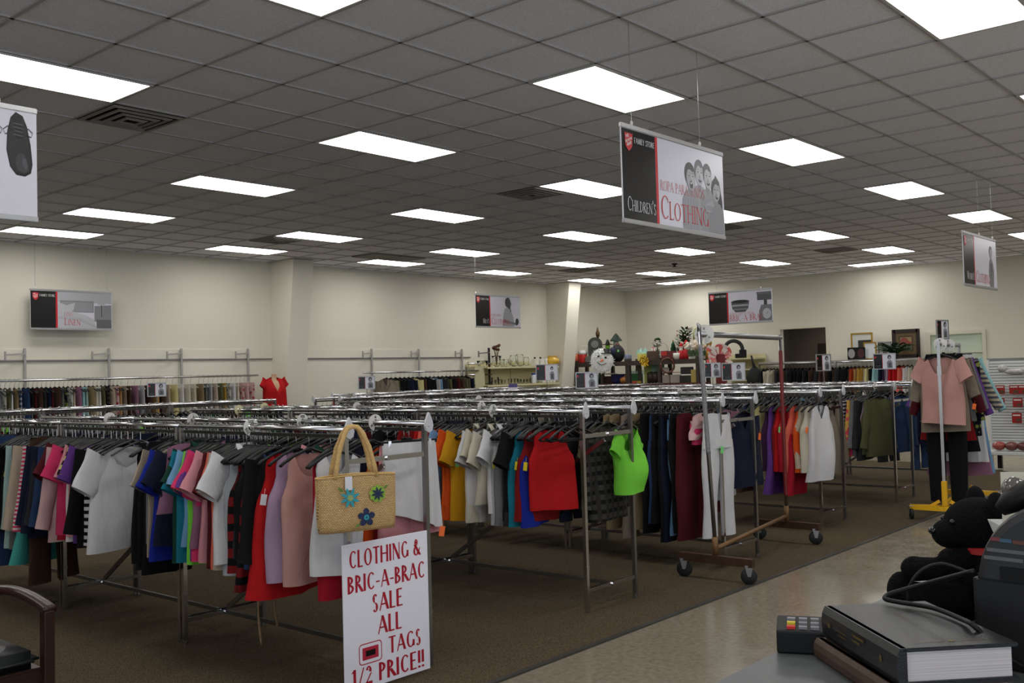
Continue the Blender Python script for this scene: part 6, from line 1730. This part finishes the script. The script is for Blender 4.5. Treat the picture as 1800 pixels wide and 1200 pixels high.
for px, c, w, l in ((1113, (206, 90, 60), .1, 'orange toy at the front edge of the lower corner shelf'), (1121, (196, 170, 60), .08, 'yellow toy at the front edge of the lower corner shelf')): blob('small_toy', l, 'toy', px, ZB, s_box(w, .06, .05, .012), plain(f'toy {c}', c, .5), BX - .16)
for px, c2, w, h, c, l in ((1141, (150, 190, 180), .2, .4, (166, 176, 92), 'tall yellow-green gift bag on the lower shelf'), (1155, (214, 200, 90), .22, .42, (140, 176, 160), 'tall aqua and yellow gift bag behind the canisters')): blob('gift_bag', l, 'gift bag', px, ZB, giftbag(w, h, c2, l[:9]), plain(f'bag {l[:9]}', c, .6), BX2 + .2)
for k, px in enumerate((1143, 1151)): blob('canister', f'dark patterned canister, {ordinal(k + 1)} on the lower shelf', 'canister', px, ZB, s_lathe([(.075, 0), (.075, .2), (.06, .21), (.02, .23), (.001, .235)]), plain('dark brown canister', (54, 42, 34), .5, noise=.5, scale=30), BX2 - .02)
for k, px in enumerate((1166, 1186)):
    t = blob('patterned_box', f'white floral-patterned box, {ordinal(k + 1)} on the lower shelf', 'box', px, ZB, s_box(.18, .15, .16), plain('floral box paper', (176, 166, 156), .6, noise=.3, scale=35), BX2 - .02)
blob('patterned_box', 'second layer white floral box stacked under the beaded wreath', 'box', 1167, ZB + .162, s_box(.15, .13, .12), plain('floral box paper', (176, 166, 156), .6, noise=.3, scale=35), BX2)
blob('pink_plate', 'round pink plate standing behind the floral boxes', 'plate', 1184, ZB + .17, s_lathe([(.1, 0), (.1, .012), (.001, .014)], 20), plain('pink plate', (176, 80, 96), .5), BX2)
for k, (px, dz) in enumerate(((1200, 0), (1213, 0), (1202, .142), (1210, .142))): blob('dark_box', f'dark gift box, {["lower first", "lower second", "upper first", "upper second"][k]} of the stacked four', 'box', px, ZB + dz, s_box(.14, .13, .14), plain('charcoal box paper', (48, 48, 46), .6, noise=.3, scale=30), BX2)
blob('yellow_box', 'tall plain yellow box standing on the lower shelf', 'box', 1219, ZB, s_box(.12, .06, .25, .003), plain('pale yellow card', (196, 174, 96), .6), BX2 - .05)
blob('red_tin', 'small dark red tin beside the tall yellow box', 'tin', 1230, ZB, s_box(.1, .09, .14, .008), plain('dark red tin', (104, 40, 34), .4), BX2 - .05)
t = blob('red_fabric_roll', 'dark red upright fabric roll behind the card sign', 'fabric roll', 1266, .0, None, None, 18.55)
MB().lathe([(.09, .0), (.09, 1.7), (.07, 1.72), (.001, 1.72)], n=16).build('roll', plain('dark red velvet', (96, 30, 34), .9), t, True)

# ------------------------------------------------------------------ picture frames and fern on the coat rail shelf
def frame(y0, y1, z0, h, x, label, mf, art, w=.04, name='picture_frame'):
    t = thing(name, label, 'picture frame', (x, (y0 + y1) / 2, z0), -PI / 2)
    W = abs(y1 - y0); f = MB()
    for s in (-1, 1):
        f.box((s * (W / 2 - w / 2), 0, h / 2), (w, .03, h), bev=.004); f.box((0, 0, h / 2 + s * (h / 2 - w / 2)), (W - w, .03, w), bev=.004)
    f.build('frame', mf, t)
    p = MB(); art(p, W - 2 * w, h - 2 * w, w); return t, p
M_GOLD = plain('gilt frame', (176, 138, 52), .35, .7); M_DKF = plain('dark carved frame', (38, 30, 26), .4, noise=.3, scale=50)
z0 = 1.696
def flatart(cols):
    def f(p, W, h, w):
        for k, (x0, x1, a, b, m) in enumerate(cols):
            p.mat(m); p.flat([(-W / 2 + W * x0, w + h * a), (-W / 2 + W * x1, w + h * a), (-W / 2 + W * x1, w + h * b), (-W / 2 + W * x0, w + h * b)], -.002 - .001 * k)
    return f
MIR = plain('mirror glass', (230, 232, 230), .04, 1.0)
t, p = frame(8.5, 8.03, z0, .57, 20.98, 'tall gold-framed picture with a wide pale mat at the shelf end', M_GOLD, flatart([(0, 1, 0, 1, 0), (.3, 1, 0, .75, 1)]), .03)
p.build('picture', [plain('pale mat', (200, 202, 194), .5), plain('dark green print', (44, 50, 38), .5)], t); 
t, p = frame(8.2, 7.93, z0, .36, 20.9, 'smaller gold frame holding a pale white sheet', M_GOLD, flatart([(0, 1, 0, 1, 0)]), .022); p.build('picture', plain('pale sheet', (214, 218, 222), .3), t)
t, p = frame(7.93, 7.64, z0, .36, 21.0, 'small grey-framed picture behind the fern', STEEL, flatart([(0, 1, 0, 1, 0), (.3, .7, .25, .8, 1)]), .03); p.build('picture', [plain('grey mat', (160, 158, 154), .5), plain('dim brown print', (96, 80, 70), .5)], t)
t, p = frame(7.62, 7.05, z0, .6, 20.98, 'large dark-framed floral picture above the coats', M_DKF, flatart([(0, 1, 0, 1, 0), (.16, .84, .16, .86, 1), (.22, .78, .22, .8, 2)]), .075)
pp = p
rr = random.Random(8)
for k in range(10): pp.mat(3); pp.disc((rr.uniform(-.09, .09), .33 + rr.uniform(-.05, .07)), .045, .035, -.006 - .0002 * k, 10)
for k in range(8): pp.mat(4); pp.disc((rr.uniform(-.09, .09), .2 + rr.uniform(-.04, .05)), .03, .05, -.006 - .0002 * k, 8, rr.uniform(-1, 1))
pp.build('picture', [plain('sepia mat', (96, 76, 50), .5), plain('brown inner border', (60, 44, 32), .5), plain('tan painted ground', (138, 116, 82), .5), plain('dull red petals', (132, 62, 54), .6), plain('olive painted leaf', (70, 70, 44), .6)], t)
t = thing('record_case', 'dark double frame with a pale disc and a maroon panel', 'picture frame', (20.82, 8.33, z0), -PI / 2)
m = MB(); m.box((0, 0, .13), (.38, .03, .26), bev=.004); m.build('frame', BLACKP, t)
m = MB(); m.disc((-.1, .13), .075, .1, -.017, 20); m.mat(1).disc((.1, .13), .075, .1, -.017, 20); m.build('inset', [plain('pale disc', (150, 148, 150), .4), plain('maroon disc', (70, 30, 36), .4)], t)
t = thing('potted_fern', 'dark green fern in front of the large floral picture', 'fern', (20.62, 7.45, z0))
m = MB(); m.lathe([(.06, 0), (.08, .1), (.07, .1), (.001, .09)], n=14); m.build('pot', plain('dark pot', (50, 46, 40), .7), t, True)
l = MB(); rr = random.Random(2)
for k in range(34):
    a = 2 * PI * k / 34 + rr.uniform(-.1, .1); L = rr.uniform(.24, .46); hgt = rr.uniform(.06, .22)
    for q in range(9):
        u = q / 9; p0 = Vector((math.cos(a) * L * u * .5, math.sin(a) * L * u, .1 + hgt * math.sin(u * 2.2))); sd = Vector((-math.sin(a), math.cos(a), 0))
        for s in (-1, 1):
            tip = p0 + sd * s * .075 * (1 - u * .6) + Vector((math.cos(a), math.sin(a), -.3)) * .03
            l.add([p0 - Vector((0, 0, .012)), p0 + Vector((math.cos(a) * .04, math.sin(a) * .04, .02)), tip], [(0, 1, 2)])
l.build('fronds', plain('fern green', (32, 62, 34), .7), t)

# ------------------------------------------------------------------ white slat wall with red packets
def slat_b(nt, b, tc):
    b.inputs['Base Color'].default_value = lin((206, 208, 206)); b.inputs['Roughness'].default_value = .5
M_SLAT = plain('white slatwall', (208, 210, 208), .5)
t = thing('slatwall_display', 'white slatwall gondola with hanging red packets at the aisle end', 'display', (15.8, 3.6, 0))
Wd = 1.5
MB().box((.03, 0, .95), (.02, Wd, 1.34)).build('panel', plain('slat groove grey', (120, 122, 120), .6), t)
m = MB()
z = .3
while z < 1.58:
    m.box((.012, 0, z), (.022, Wd, .034)); z += .042
m.build('slats', M_SLAT, t)
MB().box((-.18, 0, .25), (.42, Wd, .05), bev=.006).build('base_deck', M_SLAT, t)
for y in (-.6, .0, .6): MB().box((-.1, y, .12), (.06, .06, .22)).build('foot', plain('dark steel', (60, 60, 62), .35, .8), t)
m = MB(); m.box((.01, .74, .8), (.06, .03, 1.6)); m.box((.01, -.74, .8), (.06, .03, 1.6)); m.build('upright', M_SLAT, t)
M_PKT = plain('red packet print', (150, 30, 26), .4); M_PKW = plain('packet white band', (210, 196, 190), .5); M_PKD = plain('packet food print', (84, 60, 44), .6)
rows_ = [(1.21, (.55, .36, .24, .1), 'second row from the top'), (1.02, (.56, .32, .16), 'third row from the top'), (.80, (.34, .12), 'bottom row')]
for z, ys, rn in rows_:
    for k, y in enumerate(ys):
        t = thing('red_packet', f'red packet on the slatwall, {ordinal(k + 1)} from the clothes in the {rn}', 'packet', (15.66, 3.6 + y, z), -PI / 2, 'red packets on the slatwall')
        m = MB(); m.box((0, .0, -.05), (.13, .02, .13 if z > .9 else .15), bev=.006); m.build('pouch', M_PKT, t)
        m = MB(); m.flat([(-.05, -.02), (.05, -.02), (.05, .0), (-.05, .0)], -.0115); m.mat(1).flat([(-.02, -.1), (.055, -.1), (.055, -.055), (.0, -.06)], -.0115); m.build('print', [M_PKW, M_PKD], t)
        m = MB(); m.tube([(0, .13, .04), (0, -.03, .04), (0, -.05, .05)], .003, 5); m.build('peg_hook', STEEL, t)
t = thing('plastic_bag_bundle', 'bundle of clear-wrapped white and coloured goods near the slatwall top', 'packet', (15.64, 3.92, 1.45), -PI / 2)
m = MB(); m.ball((-.18, 0, .02), (.07, .05, .06), 12, 8); m.ball((0, 0, -.03), (.16, .06, .045), 14, 8); m.ball((.14, 0, -.01), (.1, .05, .04), 12, 8); m.build('wrap', plain('crumpled clear wrap', (176, 172, 170), .25, noise=.4, scale=25, bump=.6), t, True)
for k, (y, c) in enumerate(((4.17, (150, 70, 62)), (4.0, (110, 60, 54)), (3.84, (96, 50, 50)), (3.7, (140, 100, 92)))):
    t = thing('wrapped_goods', f'clear-wrapped brownish goods on the slatwall base, {ordinal(k + 1)} from the clothes', 'packet', (15.56, y, .3), .3 * k, 'wrapped goods on the base deck')
    m = MB(); m.ball((0, 0, .05), (.12, .09, .065), 12, 8); m.build('wrap', plain(f'wrapped goods {k}', c, .25, noise=.5, scale=25, bump=.5), t, True)

# ------------------------------------------------------------------ counter with books, card terminal, teddy bear and scanner
M_CTR = plain('grey counter laminate', (82, 85, 86), .38, noise=.12, scale=90)
t = thing('sales_counter', 'grey laminate sales counter top in the corner, carrying books', 'counter', (2.0, .05, 0))
CZ = 1.08
MB().box((.35, 0, CZ - .02), (3.3, 1.54, .04), bev=.004).build('worktop', M_CTR, t)
MB().box((.35, .0, .52), (3.2, 1.4, 1.04)).build('cabinet', plain('dark counter cabinet', (60, 58, 58), .6), t)
# two thick books
M_LEATH = plain('black leather cover', (26, 27, 30), .36, bump=.12, scale=420)
M_PAGES = None
def pages_b(nt, b, tc):
    w = nt.nodes.new('ShaderNodeTexNoise'); w.inputs['Scale'].default_value = 14
    mp = nt.nodes.new('ShaderNodeMapping'); mp.inputs['Scale'].default_value = (.15, .15, 60)
    nt.links.new(tc.outputs['Object'], mp.inputs['Vector']); nt.links.new(mp.outputs[0], w.inputs['Vector'])
    nt.links.new(ramp(nt, w.outputs['Fac'], [(.35, (172, 163, 162)), (.6, (204, 195, 193))]), b.inputs['Base Color']); b.inputs['Roughness'].default_value = .8
M_PAGES = nodes_mat('paper page edges', pages_b)
M_GILT = plain('gilt stamping', (104, 88, 48), .5, .5)
def book(loc, rz, L, W, Hh, label, cover, name='hardback_book'):
    """local x runs along the spine (spine on the -y side... at y=0), pages towards +y"""
    t = thing(name, label, 'book', loc, rz)
    c = MB(); c.box((L / 2, W / 2, Hh - .003), (L + .008, W + .006, .006), bev=.0015); c.box((L / 2, W / 2, .003), (L + .008, W + .006, .006), bev=.0015)
    sp = [( -.004, .0), (-.009, .2), (-.011, .5), (-.009, .8), (-.004, 1.0)]
    P = [(y, z * Hh) for y, z in sp] + [(.006, Hh), (.006, 0)]
    c.prism(P, L + .008, 'x', (-.004, 0, 0)); c.build('cover', cover, t)
    p = MB(); p.box((L / 2 - .001, W / 2, Hh / 2), (L - .006, W - .01, Hh - .012)); p.build('page_block', M_PAGES, t)
    return t
du = Vector((1.452 - 1.635, .532 - .721)); ang = math.atan2(du.y, du.x)
# spine corner at (1.635,.721) running to (1.452,.532); pages lie on the far side
t = book((1.452, .532, CZ + .036), ang + PI, .263, .172, .055, 'thick black bible-like book with gilt stamping, topmost on the counter', M_LEATH)
# the page side must face away from the aisle
t.scale = (1, -1, 1)
g = MB(); g.mat(0)
def sp_mark(x0, x1, z0_, z1_): g.add([(x0, -.0118, z0_), (x1, -.0118, z0_), (x1, -.0118, z1_), (x0, -.0118, z1_)], [(0, 1, 2, 3)])
for x0, x1, a, b_ in ((.04, .048, .024, .034), (.1, .14, .036, .04), (.115, .14, .028, .0315), (.165, .2, .03, .0318), (.165, .195, .023, .0248), (.228, .238, .026, .034)): sp_mark(x0, x1, a, b_)
def top_mark(x0, x1, y0, y1): g.add([(x0, y0, .0556), (x1, y0, .0556), (x1, y1, .0556), (x0, y1, .0556)], [(0, 1, 2, 3)])
top_mark(.15, .19, .085, .0862); top_mark(.168, .1695, .075, .095); top_mark(.02, .0216, .03, .075); top_mark(.02, .0216, .1, .15); top_mark(.018, .026, .082, .092)
g.disc((0, 0), 0, 0, 0, 3)
g.build('gilt_stamping', M_GILT, t)
rb = MB()
M_BRN = plain('worn brown leather cover', (66, 46, 34), .6, noise=.35, scale=40)
t = book((1.455, .545, CZ), ang + PI + .02, .262, .18, .035, 'worn brown leather book lying under the black one', M_BRN)
t.scale = (1, -1, 1)
# card terminal
t = thing('card_terminal', 'black card terminal with red and yellow keys beside the books', 'card terminal', (1.675, .775, CZ), R(-66))
m = MB(); m.prism([(-.035, 0), (.04, 0), (.04, .045), (.03, .052), (-.035, .04)], .13, 'x', (-.055, 0, 0)); m.build('body', BLACKP, t, bevel=.004)
k_ = MB()
for i in range(4):
    for j in range(3):
        k_.mat(1 if (i == 0 and j == 0) else 2 if (i == 0 and j == 1) else 0); k_.box((-.03 + .02 * i, -.022 + .017 * j, .043 + .003 * j), (.014, .011, .006))
k_.build('keys', [plain('grey key', (120, 120, 124), .5), plain('red key', (196, 40, 36), .5), plain('yellow key', (206, 180, 40), .5)], t)
m = MB(); m.box((.056, 0, .047), (.03, .055, .006)); m.build('screen', plain('dark screen', (12, 14, 16), .12), t)
# teddy bear, seen from the side
M_FUR = plain('black plush fur', (15, 15, 18), .95, spec=.1, bump=.9, scale=220)
t = thing('teddy_bear', 'black teddy bear sitting on the counter facing the aisle', 'teddy bear', (2.1, .585, CZ), R(168))
t.scale = (.82, .82, .74)
m = MB(); m.ball((0, 0, .1), (.08, .085, .105), 22, 14); m.ball((0, -.01, .155), (.064, .066, .06), 18, 10)
for s in (-1, 1):
    m.tube([(s * .05, -.02, .16), (s * .085, -.085, .125), (s * .085, -.145, .115)], [.034, .031, .033], 12); m.ball((s * .085, -.15, .115), (.034, .034, .034), 12, 8)
    m.tube([(s * .055, -.02, .045), (s * .085, -.11, .04), (s * .1, -.17, .042)], [.05, .042, .04], 12); m.ball((s * .1, -.18, .055), (.04, .032, .05), 14, 10)
m.build('body', M_FUR, t, True)
h = MB(); h.ball((0, 0, 0), (.084, .08, .076), 22, 14); h.ball((0, -.065, -.02), (.048, .045, .04), 16, 10)
hd = h.build('head', M_FUR, t, True, loc=(0, -.03, .235), rotz=R(48))
for s in (-1, 1): MB().ball((s * .066, .02, .062), (.036, .02, .036), 14, 10).build('ear', M_FUR, hd, True)
for s in (-1, 1): MB().ball((s * .032, -.07, .016), .008, 10, 6).build('eye', plain('glossy bead', (10, 10, 10), .1), hd, True)
MB().ball((0, -.108, -.012), (.015, .01, .011), 10, 6).build('nose', plain('glossy bead', (10, 10, 10), .1), hd, True)
m = MB(); m.lathe([(.06, .165), (.068, .17), (.068, .18), (.058, .187)], (0, -.015, 0), 22); m.add([(-.02, -.08, .175), (.02, -.08, .175), (.075, -.1, .13), (.04, -.12, .12)], [(0, 1, 2, 3)])
m.build('neck_ribbon', plain('dull red ribbon', (150, 30, 30), .6), t)
# counter machine with rounded front
M_DEV = plain('dark grey device plastic', (40, 41, 44), .45, noise=.1, scale=160)
t = thing('receipt_printer', 'dark grey rounded counter device with printed lines and a boxy black base', 'counter device', (1.745, .52, CZ), R(-98))
b = MB(); b.box((.16, .12, .075), (.32, .24, .15), bev=.008); b.build('base', plain('black device base', (20, 20, 22), .5), t)
d = MB()
P = [(.14 - .135 * math.cos(PI * k / 20), .13 + .145 * math.sin(PI * k / 20)) for k in range(21)]
d.prism(P, .2, 'y', (0, .0, 0)); d.build('dome', M_DEV, t, bevel=.016)
d = MB(); d.box((.16, -.001, .158), (.22, .012, .02)); d.build('paper_slot', BLACKP, t)
l = MB()
for k, (x0, x1, z, mi) in enumerate(((.035, .05, .208, 0), (.05, .068, .207, 1), (.07, .088, .206, 2), (.028, .095, .19, 3), (.023, .085, .177, 3))):
    l.mat(mi); l.add([(x0, -.0012, z), (x1, -.0012, z), (x1, -.0012, z + .006), (x0, -.0012, z + .006)], [(0, 1, 2, 3)])
l.build('printed_lines', [plain('dull red ink', (110, 52, 54), .5), plain('dull blue ink', (56, 84, 104), .5), plain('rust ink', (92, 54, 44), .5), plain('pale grey ink', (88, 88, 88), .5)], t)
t = thing('barcode_scanner', 'black barcode scanner perched above the rounded device', 'scanner', (1.805, .435, CZ - .022), R(-82))
m = MB(); m.tube([(.0, .0, .255), (.0, 0, .28), (.01, 0, .31)], [.026, .02, .026], 14); m.build('neck', BLACKP, t, True)
m = MB(); m.tube([(-.05, 0, .272), (-.035, 0, .286), (0, 0, .305), (.07, 0, .322), (.12, 0, .32)], [.014, .024, .03, .03, .02], 14, True, .8); m.build('head', BLACKP, t, True)
m = MB(); m.ball((-.03, .02, .305), (.02, .03, .022), 14, 8); m.build('window', plain('smoky lens', (90, 84, 80), .1), t, True)
t = thing('paper_slip', 'cream paper slip standing behind the scanner', 'paper', (2.0, .505, CZ), R(-70))
MB().box((0, 0, .147), (.06, .002, .294)).build('sheet', plain('cream paper', (206, 200, 182), .7), t)
t = thing('plastic_tray', 'small white plastic tray between the bear and the device', 'tray', (2.03, .52, CZ - .035), R(-60))
m = MB(); m.add([(-.03, -.03, .2), (.03, -.03, .2), (.03, .03, .2), (-.03, .03, .2), (-.04, -.04, .232), (.04, -.04, .232), (.04, .04, .232), (-.04, .04, .232)], [(0, 1, 2, 3), (0, 4, 5, 1), (1, 5, 6, 2), (2, 6, 7, 3), (3, 7, 4, 0)])
m.box((0, 0, .118), (.03, .03, .165)); m.build('tray', WHITEP, t)
t = thing('power_cable', 'black cable looping over the books to the grey device', 'cable', (0, 0, 0))
m = MB(); m.tube(smooth_path([(1.692, 0.499, 1.245), (1.717, 0.572, 1.215), (1.722, 0.622, 1.195), (1.717, 0.647, 1.185), (1.702, 0.648, 1.18), (1.699, 0.624, 1.178), (1.689, 0.565, 1.178), (1.639, 0.505, 1.178), (1.601, 0.474, 1.178), (1.66, .44, 1.12), (1.72, .40, 1.085)]), .004, 8)
m.tube(smooth_path([(1.80, .54, 1.22), (1.79, .58, 1.232), (1.775, .61, 1.22), (1.77, .63, 1.19), (1.77, .635, 1.15)]), .003, 8)
m.build('wire', BLACKP, t, True)

# ------------------------------------------------------------------ wooden armchair at the near end of the first row
M_CH = plain('dark cherry wood', (46, 25, 19), .32, noise=.3, scale=18)
t = thing('armchair', 'dark wooden armchair with a black padded seat, cut by the frame edge', 'armchair', (1.64, 4.58, 0))
for s in (-1, 1):
    l = MB(); l.bar((s * .27, -.25, 0), (s * .275, -.25, .63), .045, .05); l.build('front_leg', M_CH, t, bevel=.004)
    l = MB(); l.bar((s * .25, .27, 0), (s * .24, .24, .44), .04, .045); l.bar((s * .24, .24, .44), (s * .23, .34, .9), .04, .04); l.build('back_leg', M_CH, t, bevel=.004)
    a = MB(); pts = [(s * .275, -.275, .635), (s * .277, -.2, .65), (s * .275, -.05, .67), (s * .265, .1, .675), (s * .235, .27, .66)]
    a.tube(smooth_path(pts), .031, 10, True, .72)
    a.build('armrest', M_CH, t, True)
m = MB(); m.box((0, 0, .36), (.52, .5, .07), bev=.01); m.build('seat_frame', M_CH, t)
m = MB(); m.box((0, -.01, .43), (.5, .5, .08), bev=.035); m.ball((0, -.01, .455), (.22, .22, .03), 18, 8); m.build('seat', plain('black vinyl', (24, 30, 30), .35), t, True)
m = MB()
for k in range(9):
    a0 = -.22 + .055 * k
    m.bar((a0, .31 + .03 * (1 - (a0 / .22) ** 2), .5), (a0, .345 + .03 * (1 - (a0 / .22) ** 2), .88), .02, .012)
m.build('back_slats', M_CH, t)
m = MB()
for z, y in ((.5, .305), (.88, .34)):
    q = [(-.24 + .06 * k, y + .03 * (1 - ((-.24 + .06 * k) / .24) ** 2), z) for k in range(9)]
    for p, r_ in zip(q[:-1], q[1:]): m.bar(p, r_, .025, .07)
m.build('back_rails', M_CH, t)

# ------------------------------------------------------------------ light and picture settings
o = copy_tree(LP); o.location = (XB + .7, 9.7, 2.68); o.scale = (.5, .5, 1); o['label'] = 'small fill lamp added to brighten the dim stock room'  # unseen fill lamp, added so the stock room doesn't render black
ml = M_EMIT.copy(); ml.name = 'added fill lamp'; [n for n in ml.node_tree.nodes if n.type == 'EMISSION'][0].inputs[1].default_value = 6.0
for ch in o.children:
    if ch.name.startswith('diffuser'): ch.data = ch.data.copy(); ch.data.materials[0] = ml

w = bpy.data.worlds.new('world'); S.world = w; w.use_nodes = True
w.node_tree.nodes['Background'].inputs[0].default_value = (.84, .9, 1, 1); w.node_tree.nodes['Background'].inputs[1].default_value = DAY = 2.8
S.view_settings.view_transform = 'Standard'; S.view_settings.look = 'None'; S.view_settings.gamma = 1.0; S.view_settings.use_curve_mapping = False
S.view_settings.exposure = EXPOSURE = 0.15
